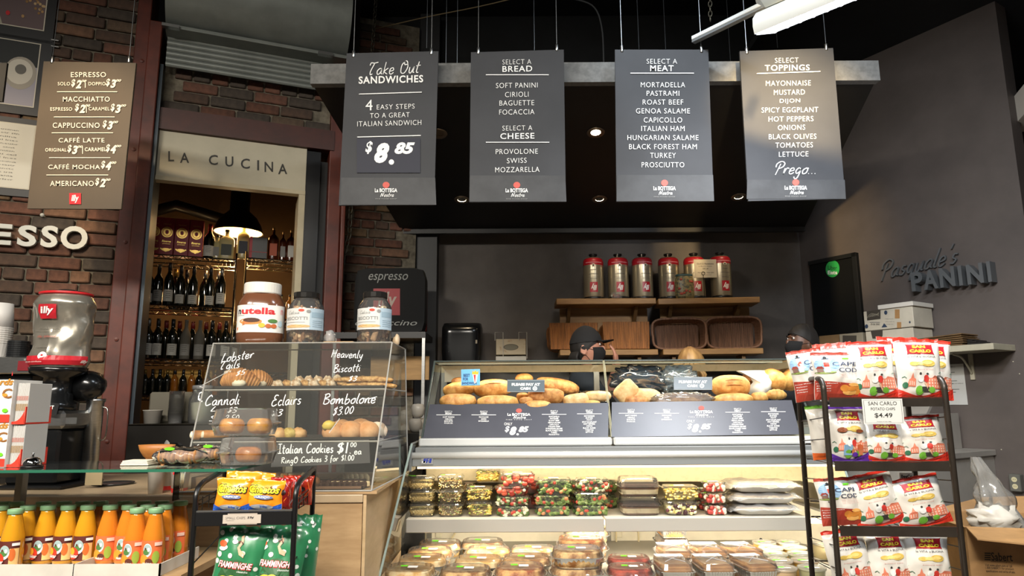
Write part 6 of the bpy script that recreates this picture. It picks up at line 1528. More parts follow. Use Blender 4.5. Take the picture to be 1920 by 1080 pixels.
column('grain','clear tub of chickpea grain salad, second stack from the left',843,50,[(946,971),(921,946),(893,921)],seed=2)
column('fus','clear tub of spiral pasta salad, third stack from the left',899,50,[(943,971),(916,943)],seed=3)
deli_box('small tub of spiral pasta with red pepper on top of the pasta stack',915,890,913,44,3.38,'fus',seed=4,z=zsh+.001+(P(900,916,3.4)-P(900,971,3.4)).z)
column(['mix','mix','tom','tom'],'clear tub of tomato and cucumber salad, fourth stack from the left',961,62,[(951,971),(933,951),(914,933),(889,914)],seed=5,offs=[0,0,-2,10])
column(['grn','grn','grn'],'clear tub of green salad with tomatoes, fifth stack from the left',1036,66,[(950,970),(930,950),(899,930)],seed=6,offs=[0,0,4])
column(['grn','grn','mix'],'clear tub of leafy salad beside the shelf joint, sixth stack',1108,62,[(950,970),(926,950),(900,926)],seed=8,offs=[0,2,4])
# second row behind, the tubs one can see between the stacks
for i,(px,kd,wd_) in enumerate(((816,'cous',46),(870,'grain',48),(1000,'tom',48),(1072,'grn',48),(1138,'grn',40))):
    zc2_=zsh+.001
    for j in range(2): deli_box('clear tub in the rear row at the %s gap, %s'%(ORD[i],('lower','upper')[j]),px,930,956,wd_,3.46,kd,seed=30+i,z=zc2_,group='rear row tubs'); zc2_+=.072
# tiramisu boxes
def layered_box(label,px0,px1,Y,z,h):
    a=Xp(px0,Y,z); b=Xp(px1,Y,z); w2=(b-a)/2; dd=.075; t=thing('cake_box',label,'food box',((a+b)/2,Y+dd,z))
    mb=MB(); mb.sup([(.86,0),(.98,h*.5),(1.06,h*.51),(1.06,h*.55),(.97,h*.56),(.9,h*.93),(.84,h)],36,6,w2,dd,cap=False,flute=.012); mb.add([(-w2*.84,-dd*.84,h),(w2*.84,-dd*.84,h),(w2*.84,dd*.84,h),(-w2*.84,dd*.84,h)],[(0,1,2,3)]); mb.build('clamshell',glass('cake_plastic','F6F6F4',.03,1,.06,1.4),t)
    for (z0_,z1_,m,s,nmx) in ((.03,.12,mat('tiramisu_sponge','6A4226',.7),.86,'sponge_layer'),(.12,.38,mat('tiramisu_cream','E8DEC4',.5,noise_s=20,col2='B89A70',contrast=(.3,.45)),.9,'cream_layer'),(.38,.47,mat('tiramisu_sponge','6A4226',.7),.92,'sponge_layer'),(.47,.60,mat('cocoa_powder','3C2016',.9,noise_s=60,var=.2),.92,'cocoa_top')):
        mb=MB(); mb.sup([(s,h*z0_),(s*1.01,h*z1_)],28,7,w2,dd*.98); mb.build(nmx,m,t)
hq=(P(1200,900,3.26)-P(1200,970,3.26)).z/2
layered_box('clear box of cocoa topped layered dessert, lower one',1166,1242,3.24,zsh+.001,hq); layered_box('clear box of cocoa topped layered dessert, upper one of the pair',1163,1240,3.24,zsh+.002+hq,hq)
column(['pot','pen'],['clear tub of potato and beet salad right of the layered dessert','clear tub of short pasta right of the layered dessert'],1280,66,[(942,969),(914,942)],seed=12)
column('cap','round tub of tomato and mozzarella balls in front',1345,44,[(950,969),(932,950),(912,932)],seed=14) if False else None
zc3=zsh+.001
for i in range(3): deli_box('round tub of cherry tomatoes and mozzarella, %s in the front stack'%('bottom','middle','top')[i],1346+ (0,-1,0)[i],932,951.5,46,3.23,'cap',seed=20,round_=True,z=zc3); zc3+=.0505
zc3=zsh+.001
for i in range(2): deli_box('round tub of cherry tomatoes and mozzarella, %s of the stack behind'%('lower','upper')[i],1330,932,951.5,44,3.38,'cap',seed=21,round_=True,z=zc3); zc3+=.0505
# plastic-wrapped trays
def wrapped(label,px0,px1,Y,z,h,seed,top):
    a=Xp(px0,Y,z); b=Xp(px1,Y,z); w2=(b-a)/2; dd=.11; t=thing('wrapped_tray',label,'tray',((a+b)/2,Y+dd,z))
    mb=MB(); mb.smooth=True; mb.sup([(.80,.002),(.98,h*.5),(1,h*.5),(1,h*.56)],40,6,w2,dd); mb.build('paper_tray',mat('white_paper_tray','DEDCD6',.6),t)
    mb=MB(); mb.smooth=True; mb.sup([(.93,h*.5),(.9,h*.72),(.7,h*.78)],30,5,w2,dd); mb.build('tray_food',top,t)
    mb=MB(); mb.smooth=True
    def f(u,v):
        x=(u-.5)*2.25*w2; y=(v-.5)*2.15*dd; e=max(abs(x)/w2,abs(y)/dd); n_=noise.noise(Vector((x*18+seed,y*22,seed)))*.008+noise.noise(Vector((x*60,y*60,seed)))*.003
        zz_=h*.9 if e<.9 else h*.9-(e-.9)/.25*h*.62
        return Vector((x*(1.03 if e>1 else 1),y,max(.0015,zz_+n_)))
    mb.grid(f,46,22); mb.build('plastic_wrap',glass('milky_film','F0F2F4',.22,1,.10,1.8,'DCE0E6'),t)
hw=(P(1430,905,3.3)-P(1430,968,3.3)).z/3
FL=mat('browned_flatbread','D8BE94',.7,noise_s=20,col2='A87A4A',contrast=(.25,.5))
for i in range(3): wrapped('plastic wrapped paper tray of flatbread, %s of three stacked'%('bottom','middle','top')[i],1380,1500+i,3.22,zsh+.001+hw*i*1.0,hw*.98,i*3.3,FL)
# little price tickets behind
for px,py in ((882,903),(880,913)): q=P(px,py,3.6); tag(MB().box(-.02,.02,-.002,.002,-.008,.008).build('price_ticket',mat('pinkish_ticket','D8B8A8',.6),loc=(q.x,3.49,q.z)),'small pink price ticket at the back of the shelf, %s'%('upper' if py<910 else 'lower'),'ticket')
t=thing('ticket_holder','empty black wire ticket holder left of the layered dessert','holder',P(1156,911,3.45)); MB().tube([(-.02,0,-.012),(.02,0,-.012),(.02,0,.012),(-.02,0,.012)],.0015,5,closed=True).build('wire_frame',BLKM,t)
# ------------------------------------------------------------ lower deck: oval foil dishes
FOIL=mat('aluminium_foil','CFCFCC',.25,.9); PIE={}
def pie_m(c1,c2,n): return mat(n,c1,.55,noise_s=30,col2=c2,bump=.3,contrast=(.4,.62))
PM=[pie_m('F0D494','C88A44','pie_golden'),pie_m('E4B878','A05028','pie_tomato'),pie_m('F4E4BC','DCB068','pie_pale'),pie_m('E6C48C','94602E','pie_brown'),pie_m('B84A34','7A1E18','pie_red')]
def dish_proto(m,hh=.032):
    t=thing('foil_dish','x','dish',(0,-9,0)); sx,sy=.088,.066
    mb=MB(); mb.sup([(.84,0),(.97,hh),(1.07,hh+.001),(1.08,hh+.005),(1.03,hh+.005)],64,3.2,sx,sy,flute=.012,cap=False); mb.add([(sx*.84*math.cos(a)*1.05,sy*.84*math.sin(a)*1.05,.0003) for a in [2*PI*i/24 for i in range(24)]],[tuple(range(23,-1,-1))]); mb.build('foil_tray',FOIL,t,smooth=False)
    mb=MB(); mb.smooth=True; mb.sup([(.9,.006),(.98,hh+.004),(.93,hh+.016),(.82,hh+.02),(.5,hh+.022)],40,3,sx,sy); mb.build('filling',m,t)
    mb=MB(); mb.sup([(1.03,hh+.006),(.99,hh+.009),(.93,hh+.026),(.88,hh+.029),(.8,hh+.0285)],64,3.2,sx,sy,flute=.014,cap=False)
    k=[(sx*.8*((abs(math.cos(a))**3.2+abs(math.sin(a))**3.2)**(-1/3.2))*math.cos(a),sy*.8*((abs(math.cos(a))**3.2+abs(math.sin(a))**3.2)**(-1/3.2))*math.sin(a),hh+.0285) for a in [2*PI*i/32 for i in range(32)]]
    mb.add(k,[tuple(range(32))]); mb.build('dome_lid',glass('lid_plastic','F6F4F0',.05,1,.07,1.6,'E8E0D4'),t)
    MB().box(-.004,.03,-.022,.004,hh+.0292,hh+.0297).build('price_label',WST,t); MB().box(-.032,-.008,-.004,.012,hh+.0292,hh+.0299).build('green_sticker',GST,t)
    return t
DP={}
def dish(label,px,py,Y,k,z=None,rot=0,s=1.0):
    """px,py: centre of the rim; z by stacking"""
    zb=zdk2 if z is None else z
    x=Xp(px,Y,zb+.03)
    if k not in DP: DP[k]=dish_proto(PM[k]); t=DP[k]; t.location=(x,Y,zb); t.rotation_euler.z=rot; t['label']=label; t['group']='oval foil dishes on the lower deck'; KID(t)
    else: t=dup(DP[k],(x,Y,zb),rot,label)
    t.scale=(s,s,s); return t
DH=.061
# columns: (px, Y, count, kinds, description)
cols=[(768,2.95,1,[2],'front row, far left'),(792,3.13,1,[2],'second row, far left'),(873,2.93,1,[3],'front row, second from left'),
 (897,3.11,1,[2],'second row, under the left shelf'),(975,2.96,1,[1],'front row, third from left'),(987,3.13,1,[3],'second row, left of the tall stack'),
 (915,3.31,1,[0],'third row, middle'),(1000,3.33,1,[3],'third row, right of the middle'),(825,3.47,1,[0],'rear left by the hoses'),(806,3.30,1,[3],'third row, far left'),(905,3.50,1,[3],'rear row behind the middle'),
 (1080,2.97,2,[3,3],'front stack at the centre'),(1088,3.20,2,[0,1],'middle stack at the centre'),(1098,3.44,3,[1,3,0],'rear stack at the centre')]
DH=.066
for px,Y,n_,ks,dsc in cols:
    z=zdk2
    for j in range(n_):
        dish('oval foil pasta dish, %s of the %s'%(['lower','upper','top'][j] if n_<3 else ['bottom','middle','top'][j],dsc) if n_>1 else 'oval foil pasta dish, %s'%dsc,px+(j%2)*2,0,Y,ks[j],z,random.Random(px+j).uniform(-.06,.06),1.17); z+=DH
for px,Y,d_ in ((1181,2.97,'front'),(1179,3.15,'second')):
    dish('oval foil dish of red sauce in the %s row, right of the tall stacks'%d_,px,0,Y,4,zdk2,0,1.05)
# rectangular foil tins
BRN=mat('brown_loaf_cake','B08048',.7,noise_s=20,col2='8E5E2C',bump=.2)
def tin_proto():
    t=thing('foil_tin','x','tin',(0,-9,0)); sx,sy,hh=.056,.085,.052
    mb=MB(); mb.sup([(.80,0),(.97,hh),(1.08,hh+.001),(1.09,hh+.005)],88,7,sx,sy,flute=.02,cap=False); mb.add([(-sx*.8,-sy*.8,.0003),(sx*.8,-sy*.8,.0003),(sx*.8,sy*.8,.0003),(-sx*.8,sy*.8,.0003)],[(3,2,1,0)]); mb.build('foil_tray',FOIL,t)
    mb=MB(); mb.sup([(.84,.006),(.95,hh-.002),(.93,hh+.012),(.84,hh+.015)],36,6,sx,sy); mb.build('baked_filling',BRN,t)
    mb=MB(); mb.sup([(1.04,hh+.006),(.98,hh+.008),(.90,hh+.027),(.86,hh+.029)],44,8,sx,sy,cap=False); mb.add([(-sx*.86,-sy*.86,hh+.0285),(sx*.86,-sy*.86,hh+.0285),(sx*.86,sy*.86,hh+.0285),(-sx*.86,sy*.86,hh+.0285)],[(0,1,2,3)])
    mb.build('clear_lid',glass('lid_plastic2','F8F8F6',.06,1,.07,1.6,'F0EEE8'),t)
    mb=MB()
    for s in (-1,1): mb.tube([(s*sx*.6,-sy*.5,hh+.029),(0,0,hh+.031),(s*sx*.6,sy*.5,hh+.029)],.0016,5)
    mb.build('lid_ribs',glass('lid_plastic3','FFFFFF',.35,1,.1,1.8),t)
    MB().box(-sx*.85,sx*.85,sy*.45,sy*.86,hh+.0288,hh+.0295).build('white_label',mat('bright_label','F2F2EE',.5),t)
    return t
tp_=tin_proto(); fst=True
for i,(px,Y,rot,z_,dsc) in enumerate(((1262,2.98,0,0,'front row, left'),(1263,3.23,0,0,'second row, left'),(1260,3.48,0,0,'rear, under the raised one'),(1259,3.49,0,.09,'rear, raised on another tin'),(1337,2.98,.03,0,'front row, centre'),(1328,3.23,.03,0,'second row, centre'),(1413,2.98,.14,0,'front row, right'),(1392,3.23,.12,0,'second row, right'))):
    loc=(Xp(px,Y,zdk2),Y,zdk2+z_); lbl='rectangular foil tin with clear lid, %s'%dsc
    if fst: tp_.location=loc; tp_.rotation_euler.z=rot; tp_['label']=lbl; tp_['group']='rectangular foil tins'; KID(tp_); fst=False; r_=tp_
    else: r_=dup(tp_,loc,rot,lbl)
    r_.scale=(1.22,1.28,1.08)
# round dip tubs
TUBC=[('C89A3A','mustard'),('CFC092','cream'),('C8A050','amber'),('C4C294','pale green'),('D6B890','beige'),('D0CAB8','white')]
LID=glass('tub_lid','F2F0E8',.30,1,.2,1.4,'CFCBBE')
def dip(label,px,Y,k,z,n=1):
    col_,_=TUBC[k]; r_=.054; hh=.066
    x=Xp(px,Y,z); t=thing('dip_tub',label,'tub',(x,Y,z),0,'round dip tubs')
    mb=MB(); mb.smooth=True; mb.lathe([(r_*.82,0),(r_*.95,hh*.86),(r_*.97,hh*.9)],26); mb.build('tub_body',mat('dip_'+col_,col_,.3,coat=.3),t)
    mb=MB(); mb.smooth=True; mb.lathe([(r_,hh*.84),(r_*1.03,hh*.86),(r_*1.03,hh),(r_*.93,hh*1.01),(r_*.9,hh*.96),(0,hh*.95)],30,cap=False); mb.build('lid',LID,t)
    pr=Print(lambda a,b,l:Vector((a,b,hh*.955+.0006*l)),False); pr.rect(-.020,-.012,.030,.004,WST); pr.up(); pr.rect(-.026,-.002,.006,.014,GST); pr.build('stickers',t)
rows_=[(3.44,[(1437,0,1),(1482,1,1)]),(3.31,[(1450,5,1),(1494,0,1)]),(3.18,[(1458,3,1),(1505,3,1)]),(3.05,[(1466,4,1),(1514,0,1)]),(2.92,[(1473,4,1),(1527,3,1)])]
for ri,(Y,its) in enumerate(rows_):
    for ci_,(px,k,n_) in enumerate(its):
        x=Xp(px,Y,.55)
        if x>CX1+.02+(.0 if Y>3.3 else .05): pass
        z=zdk2
        for j in range(n_):
            dip('round %s dip tub, %s tier, %s row from back, %s from left'%(TUBC[k][1],['bottom','second','third'][j],ORD[ri],ORD[ci_]),px-3,Y,k,z); z+=.068
# ------------------------------------------------------------ back wall shelves with coffee cans and baskets
OAK=mat('oak_shelf_wood','A07A48',.55,noise_s=5,col2='8A6438',stretch=(1,1,7))
def shelf_unit(label,px0,px1,Y,yaw,pyt,pyl):
    a=P(px0,pyt,Y); b=P(px1,pyt,Y); L=(b.x-a.x)/math.cos(yaw) if yaw<=0 else (b.x-a.x)/math.cos(yaw)
    zt_=a.z; zl=P(px0,pyl,Y).z
    t=thing('oak_shelf',label,'shelf',(a.x,Y,0),yaw)
    MB().box(0,L,0,.24,zt_-.042,zt_,c=.003).build('top_board',OAK,t)
    MB().box(.04,L-.02,.24,.26,zl+.002,zt_-.043).build('back_board',OAK,t)
    MB().box(.02,L,.0,.24,zl-.04,zl,c=.003).build('lower_board',OAK,t)
    MB().box(L*.3,L*.7,.262,.397+.035*(yaw!=0),zl+.03,zt_-.08).build('wall_batten',OAK,t)
    for x in (.09,L-.14):
        mb=MB(); mb.add([(x,.23,zt_-.044),(x,.08,zt_-.044),(x,.23,zt_-.17),(x+.025,.23,zt_-.044),(x+.025,.08,zt_-.044),(x+.025,.23,zt_-.17)],[(0,1,2),(5,4,3),(0,3,4,1),(1,4,5,2),(2,5,3,0)]); mb.build('bracket',mat('dark_oak_bracket','6E5230',.6),t)
        MB().box(x,x+.025,.05,.23,zl-.075,zl-.041).build('bracket',mat('dark_oak_bracket','6E5230',.6),t)
    return t,L,zt_,zl
Ysf=4.95
su1,L1,zs1,zl1=shelf_unit('oak wall shelf on the left with brackets, under the first three coffee cans',1043,1230,Ysf,0,560,656)
a_=P(1234,562,Ysf); b_=P(1421,556,Ysf-.1)
su2,L2,zs2,zl2=shelf_unit('oak wall shelf on the right, turned slightly, under the sign card',1234,1419,Ysf,R(-5),560,655)
def on2(xl,yl,z): 
    m=Matrix.Rotation(R(-5),3,'Z'); q=m@Vector((xl,yl,z)); o=su2.location; return (o.x+q.x,o.y+q.y,z)
CAN=mat('brushed_can','B8AC92',.28,.75,noise_s=3,var=.08,stretch=(1,1,.2)); CRD=mat('can_band_red','A01824',.35)
cw=(P(1132,500,5.05).x-P(1094,500,5.05).x)/2; ch_=P(1110,481,5.05).z-zs1-.022
def coffee_can(label,loc,rot,knob,n):
    t=thing('coffee_can',label,'can',loc,rot)
    mb=MB(); mb.smooth=True; mb.lathe([(cw*.96,0),(cw,.004),(cw,.02),(cw*.97,.022)],36); mb.build('black_base',BLKM,t)
    mb=MB(); mb.smooth=True; mb.lathe([(cw*.97,.022),(cw,.03),(cw,ch_*.83)],40,cap=False); mb.build('can_body',CAN,t)
    mb=MB(); mb.smooth=True; mb.lathe([(cw*1.005,ch_*.83),(cw*1.005,ch_*.93),(cw*.93,ch_*.985),(cw*.84,ch_*1.0)],40,cap=False); mb.build('red_band',CRD,t)
    mb=MB(); mb.smooth=True; mb.lathe([(cw*.84,ch_),(cw*.78,ch_*1.02),(0,ch_*1.02)],36,cap=False); mb.build('shoulder',CAN,t)
    mb=MB(); mb.smooth=True; mb.lathe([(cw*.30,ch_*1.02),(cw*.28,ch_*1.06),(cw*.42,ch_*1.09),(cw*.42,ch_*1.12),(0,ch_*1.12)],24); mb.build('cap',BLKM,t)
    if knob: MB().lathe([(.004,0),(.004,.014),(.009,.018),(.006,.026),(0,.027)],12,o=(-.012,-cw*.5,ch_*1.03)).build('valve_knob',CHROME,t,smooth=True)
    pr=Print(cyl(cw*1.006,.0008),False); s=-.1+.08*n
    pr.rect(s-.38,ch_*.17,s+.38,ch_*.41,CRD,4); pr.up()
    g=text2d('illy',.03,.2,1,3); vs=[(s+.28-x*.56,ch_*.37-y*ch_*.16) for x,y in g[0]]; pr._put(vs,g[1],WH)   # printed upside down, as the can stands
    ink=mat('can_ink','6A655C',.5)
    for k,(zz_,wd_) in enumerate(((.49,.7),(.53,1.2),(.60,.9),(.62,.6),(.70,.5))): pr.rect(s-wd_/2,ch_*zz_,s+wd_/2,ch_*(zz_+(.004 if k%2 else .012)),ink,5)
    pr.disc(s,ch_*.815,.17,ch_*.035,mat('can_badge','C8BEAA',.5),14); pr.up(); pr.disc(s,ch_*.81,.07,.007,BK); pr.rect(s-.8,ch_*.875,s+.9,ch_*.895,mat('faint_pink','C87A80',.6),8)
    pr.build('can_print',t)
def xat(px,Y,z): return Xp(px,Y,z)
for i,px in enumerate((1113,1159.5,1205)): coffee_can('upturned silver coffee can with red shoulder band, %s from the left on the shelf'%ORD[i],(P(px,530,5.06).x,5.06,zs1+.001),.05*i,i>0,i)
for i,px in enumerate((1252,1299,1347)):
    xl=(P(px,530,5.05).x-su2.location.x); coffee_can('upturned silver coffee can, %s'%['behind the round sweet tin','behind the printed sign card','rightmost on the shelf with a tall black cap'][i],on2(xl,.10,zs2+.001),.05*i,i==0,i)
# sweet bag/tin, sign card on stand, little cup
xl=P(1281,540,5.0).x-su2.location.x
mb=MB(); mb.smooth=True; mb.sup([(.92,0),(1,.02),(1,.13),(.9,.165),(.86,.17)],28,3,.072,.04)
t=thing('sweet_jar','patterned jar of coloured sweets with dark teal lid before the cans','jar',on2(xl,.045,zs2+.001),0)
mb.build('jar_body',mat('mixed_sweets','8A7A4E',.4,noise_s=60,col2='4A4A38',contrast=(.42,.55)),t)
mb=MB(); mb.smooth=True; mb.sup([(.9,.166),(.9,.178),(.82,.182)],28,3,.072,.04); mb.build('lid',mat('teal_lid','2A4A50',.4),t)
r=random.Random(4); mb=MB(); mb.smooth=True
for i in range(9): mb.blob((r.uniform(-.055,.055),-.04,r.uniform(.02,.15)),(.011,.004,.009),8,5,.3,3,i)
mb.build('red_sweets',mat('red_sweet','A8442E',.4),t,kind='stuff')
t=thing('price_card','cream sign card on a wire stand before the coffee cans','sign',on2(P(1324,540,4.95).x-su2.location.x,.03,zs2+.001))
a=P(1300,487,4.95); b=P(1344,521,4.95); hw=(b.x-a.x)/2; z1_=b.z-zs2; z2_=a.z-zs2
MB().box(-hw,hw,-.004,0,z1_,z2_,c=.0008).build('card',mat('cream_sign_card','B9AF9C',.6),t)
pr=Print(lambda x,y,l:Vector((x,-.0045-.0004*l,y)),False); H2=z2_-z1_
for s,y,w_,h_ in (('GUCCI Panettone',.76,1.5,.09),('by Massimo Bottura',.62,1.2,.06),('50% off',.49,.5,.07),('Was $100 - Now $50',.27,1.45,.07),('while supplies last',.15,1.0,.04)): pr.text(s,0,z1_+H2*y,hw*w_,H2*h_,mat('card_ink','35322E',.7),bold=.01,res=2)
pr.build('card_print',t); MB().tube([(-.02,-.01,0),(-.02,-.01,z1_+.02)]+[(-.02+.012*math.sin(a_2),-.01,z1_+.032-.012*math.cos(a_2)) for a_2 in [k*PI/5 for k in range(11)]],.002,6).build('wire_stand',BLKM,t); MB().lathe([(.02,0),(.02,.003),(0,.004)],16,o=(-.02,-.01,0)).build('stand_foot',BLKM,t)
t=thing('plastic_cup','small clear cup with red sweets before the second can','cup',(P(1156,555,4.99).x,4.985,zs1+.001)); mb=MB(); mb.smooth=True; mb.lathe([(.038,0),(.046,.04),(.048,.043)],24,cap=False); mb.build('cup_wall',glass('cup_clear','E8E8E4',.12,1,.1,1.6),t); MB().blob((0,0,.02),(.03,.03,.018),14,8,.4,5,2).build('sweets',mat('red_white_sweets','A86A60',.5,noise_s=40,col2='5A5A50'),t,smooth=True,kind='stuff')
# wicker baskets standing on their sides, weave as ribs
WK=mat('brown_wicker','96602F',.65,noise_s=70,var=.2,bump=.3,stretch=(1,1,.08)); WK2=mat('dark_wicker','785640',.65,noise_s=70,var=.2,bump=.3,stretch=(1,1,.08))
def basket(label,px0,px1,py0,py1,Y,z,yaw,open_,m):
    a=P(px0,(py0+py1)/2,Y); b=P(px1,(py0+py1)/2,Y); w2=(b.x-a.x)/2; hh=P(px0,py0,Y).z-z; t=thing('wicker_basket',label,'basket',((a.x+b.x)/2,Y,z),(R(-4),0,yaw))
    n=int(w2*2/.016)
    def face(yy,s,m_=m,inner=False):
        mb=MB(); mb.smooth=True
        def f(u,v):
            x=(u-.5)*2*w2*s*(1-.05*(1-v)); zz_=hh/2+(v-.5)*hh*s
            return Vector((x,yy+.004*math.cos(u*n*2*PI)*(.6+.4*math.cos(v*PI*16+PI*(int(u*n)%2))),zz_))
        mb.grid(f,n*6,26); return mb
    if open_:
        face(.10,.82).build('base_weave',m,t)
        mb=MB(); mb.smooth=True
        ring=[]
        for k in range(2):
            pass
        def side(u,v):
            A=u*2*PI; p=5; c,s=math.cos(A),math.sin(A); q=(abs(c)**p+abs(s)**p)**(-1/p); sc_=.84+.16*(1-v)
            return Vector((q*c*w2*sc_,v*.10+.003*math.cos(u*60*PI),hh/2+q*s*hh/2*sc_))
        mb.grid(side,160,8); mb.build('side_weave',m,t)
    else:
        face(0,.96).build('base_weave',m,t)
        mb=MB(); mb.smooth=True
        def side(u,v):
            A=u*2*PI; p=6; c,s=math.cos(A),math.sin(A); q=(abs(c)**p+abs(s)**p)**(-1/p); sc_=.95+.05*v
            return Vector((q*c*w2*sc_,v*.11+.003*math.cos(u*60*PI),hh/2+q*s*hh/2*sc_))
        mb.grid(side,160,6); mb.build('side_weave',m,t)
    yy=0 if open_ else .11
    p=5; pts=[]
    for k in range(48):
        A=2*PI*k/48; c,s=math.cos(A),math.sin(A); q=(abs(c)**p+abs(s)**p)**(-1/p); pts.append((q*c*w2*(1-.02*(s<0)),yy+.002*(k%2),hh/2+q*s*hh/2))
    MB().tube(pts,.009,7,closed=True).build('braided_rim',m,t,smooth=True)
basket('brown wicker basket seen from its base, behind the man in the cap',1028,1124,604,657,5.0,zl1+.004,0,False,WK)
basket('brown wicker basket seen from its base, second from the left',1129,1221,602,657,5.0,zl1+.004,0,False,WK)
basket('dark wicker basket with its open side forward, third from the left',1224,1324,597,657,4.98,zl2+.004,R(-5),True,WK2)
basket('dark wicker basket with its open side forward, rightmost on the shelf',1326,1427,594,657,4.94,zl2+.004,R(-8),True,WK2)
# back worktop, towel dispenser, tissue box
zbk=.98
bw=thing('back_worktop','dark steel worktop along the grey back wall','worktop',(0,0,0)); MB().box(-.75,2.1,4.75,5.34,zbk-.04,zbk,c=.003).build('top',mat('dark_steel_top','4A4A48',.35,.5),bw); MB().box(-.72,2.08,4.8,5.33,0,zbk-.041).build('carcass',mat('dark_steel_body','2E2E2E',.5,.2),bw)
Yd=5.08; a=P(828,606,Yd); b=P(904,676,Yd); zb_=P(860,690,Yd).z
pd=thing('towel_dispenser','glossy black paper towel dispenser on the back wall','dispenser',((a.x+b.x)/2,5.2,zb_))
hw=(b.x-a.x)/2; hd=a.z-zb_
mb=MB(); mb.smooth=True; 
def dsp(u,v):
    A=u*PI; x=-hw*math.copysign(abs(math.cos(A))**.35,math.cos(A)); y=-.20*abs(math.sin(A))**.5
    top=1-.35*max(0,(v-.8)/.2)**2; return Vector((x*(.92+.08*min(1,v*3))*(1 if v<.9 else 1-.06*((v-.9)/.1)),y*top,hd*v))
mb.grid(dsp,30,20); mb.build('cover',mat('black_plastic_gloss','121314',.2,spec=.6),pd)
mb=MB(); n=30; mb.add([dsp(i/n,1) for i in range(n+1)],[tuple(range(n+1))]); mb.build('cover_top',mat('black_plastic_gloss','121314',.2,spec=.6),pd)
MB().box(-hw*.8,hw*.8,.001,.148,.02,hd*.9).build('back_plate',BLKM,pd)
MB().box(hw*.42,hw*.78,-.193,-.185,hd*.52,hd*.60).build('level_window',mat('beige_label','8A7E66',.5),pd); mb=MB(); mb.smooth=True; mb.lathe([(.02,-.0),(.012,-.006),(0,-.007)],14,M=Matrix.Translation((hw*.6,-.188,hd*.42))@Matrix.Rotation(PI/2,4,'X')); mb.build('lock_button',CHROME,pd)
tb=thing('tissue_box','floral tissue box in a white wire holder on the back wall','tissue box',(P(958,640,5.1).x,5.1,P(958,665,5.1).z)); a=P(930,636,5.1); b=P(986,665,5.1); hw=(b.x-a.x)/2; h=a.z-b.z
MB().box(-hw,hw,0,.12,0,h,c=.002).build('carton',mat('floral_carton','A89A80',.6,noise_s=14,col2='8A6438',contrast=(.3,.42)),tb)
MB().box(-hw*.5,hw*.5,.121,.249,-.04,h*.5).build('wall_arm',mat('white_wire','A8A49A',.5),tb)
pr=Print(lambda x,y,l:Vector((x,-.0006*l-.0005,y)),False); pr.disc(0,h*.48,hw*.5,h*.2,mat('tissue_slot_rim','4A4236',.7),20); pr.up(); pr.disc(0,h*.47,hw*.46,h*.17,mat('tissue_grey','6E6A5C',.8),20); pr.build('slot',tb)
for s in (-1,1):
    MB().tube([(s*hw*.8+.03,-.006,-.03),(s*hw*.8+.03,-.006,h+.05),(s*hw*.8-.03,-.006,h+.05),(s*hw*.8-.03,-.006,h*.9)],.0025,6).build('wire_arm',mat('white_wire','A8A49A',.5),tb)
MB().box(-hw*1.02,hw*1.02,-.008,.12,-.045,-.012,c=.002).build('wire_tray',mat('white_wire','A8A49A',.5),tb)
# white espresso cups stack behind pastry case
for i,(px,py,Y) in enumerate(((784,753,3.9),(779,786,3.9),(789,786,3.95))):
    q=P(px,py,Y); mb=MB(); mb.smooth=True; mb.lathe([(.022,0),(.035,.02),(.038,.055),(.030,.075),(0,.078)],20); tag(mb.build('ceramic_cup',mat('white_ceramic','B8B4AC',.3),loc=(q.x,Y,1.05 if i else 1.13)),['upper white cup on the stack behind the pastry case','lower left white cup behind the pastry case','lower right white cup behind the pastry case'][i],'cup')
sb=thing('side_cabinet','dark cabinet between the pastry case and the deli case','cabinet',(-.8,3.75,0)); MB().box(-.1,.33,0,.5,0,1.049).build('body',mat('dark_cabinet','16130F',.5),sb)

# ------------------------------------------------------------ right wall: board, round sign, raised letters
q0=FR.px(1517,492,-.03); q1=FR.px(1605,472,-.03); zb_=FR.px(1560,640,-.03)[1]
zt_=(q0[1]+q1[1])/2
bb=thing('black_board','large matt black framed board on the right wall','board',FR.o,FR.a)
MB().box(q0[0],q1[0],-.03,-.001,zb_-.2,zt_).build('board_panel',mat('matt_black_board','0A0B0B',.7,spec=.2),bb)
for x0,x1,z0_,z1_ in ((q0[0],q1[0],zt_-.03,zt_),(q1[0]-.03,q1[0],zb_-.2,zt_)): MB().box(x0,x1,-.045,-.031,z0_,z1_).build('frame_bar',mat('black_frame','1A1B1B',.4),bb)
FRi=Matrix.Rotation(-FR.a,4,'Z')@Matrix.Translation(-FR.o)
c0=FR.px(1561,504,-.032); rr=(FR.px(1574,504,-.032)[0]-FR.px(1548,504,-.032)[0])/2; rz=(FR.px(1561,488,-.032)[1]-FR.px(1561,520,-.032)[1])/2
t=thing('round_sign','round green sticker on the black board','sign',FR.o,FR.a)
mb=MB(); mb.lathe([(1,0),(1,.002),(0,.0021)],36,M=Matrix.Translation((c0[0],-.0315,c0[1]))@Matrix.Rotation(PI/2,4,'X')@Matrix.Diagonal((rr,rz,1,1))); mb.build('disc',mat('fresh_green','2FA84F',.5),t)
pr=Print(plane_map(FR.w(0,-.035,0),FR.ey,.0008,FRi)); pr.text('Uber',1561,502,17,7.5,BK); pr.text('Eats',1561,511,18,7,WH,bold=.03); pr.build('lettering',t)
lt=thing('letter_sign','dark grey raised letters PANINI on the right wall','sign',FR.o,FR.a); M_l2=mat('dark_grey_letter','56595B',.45)
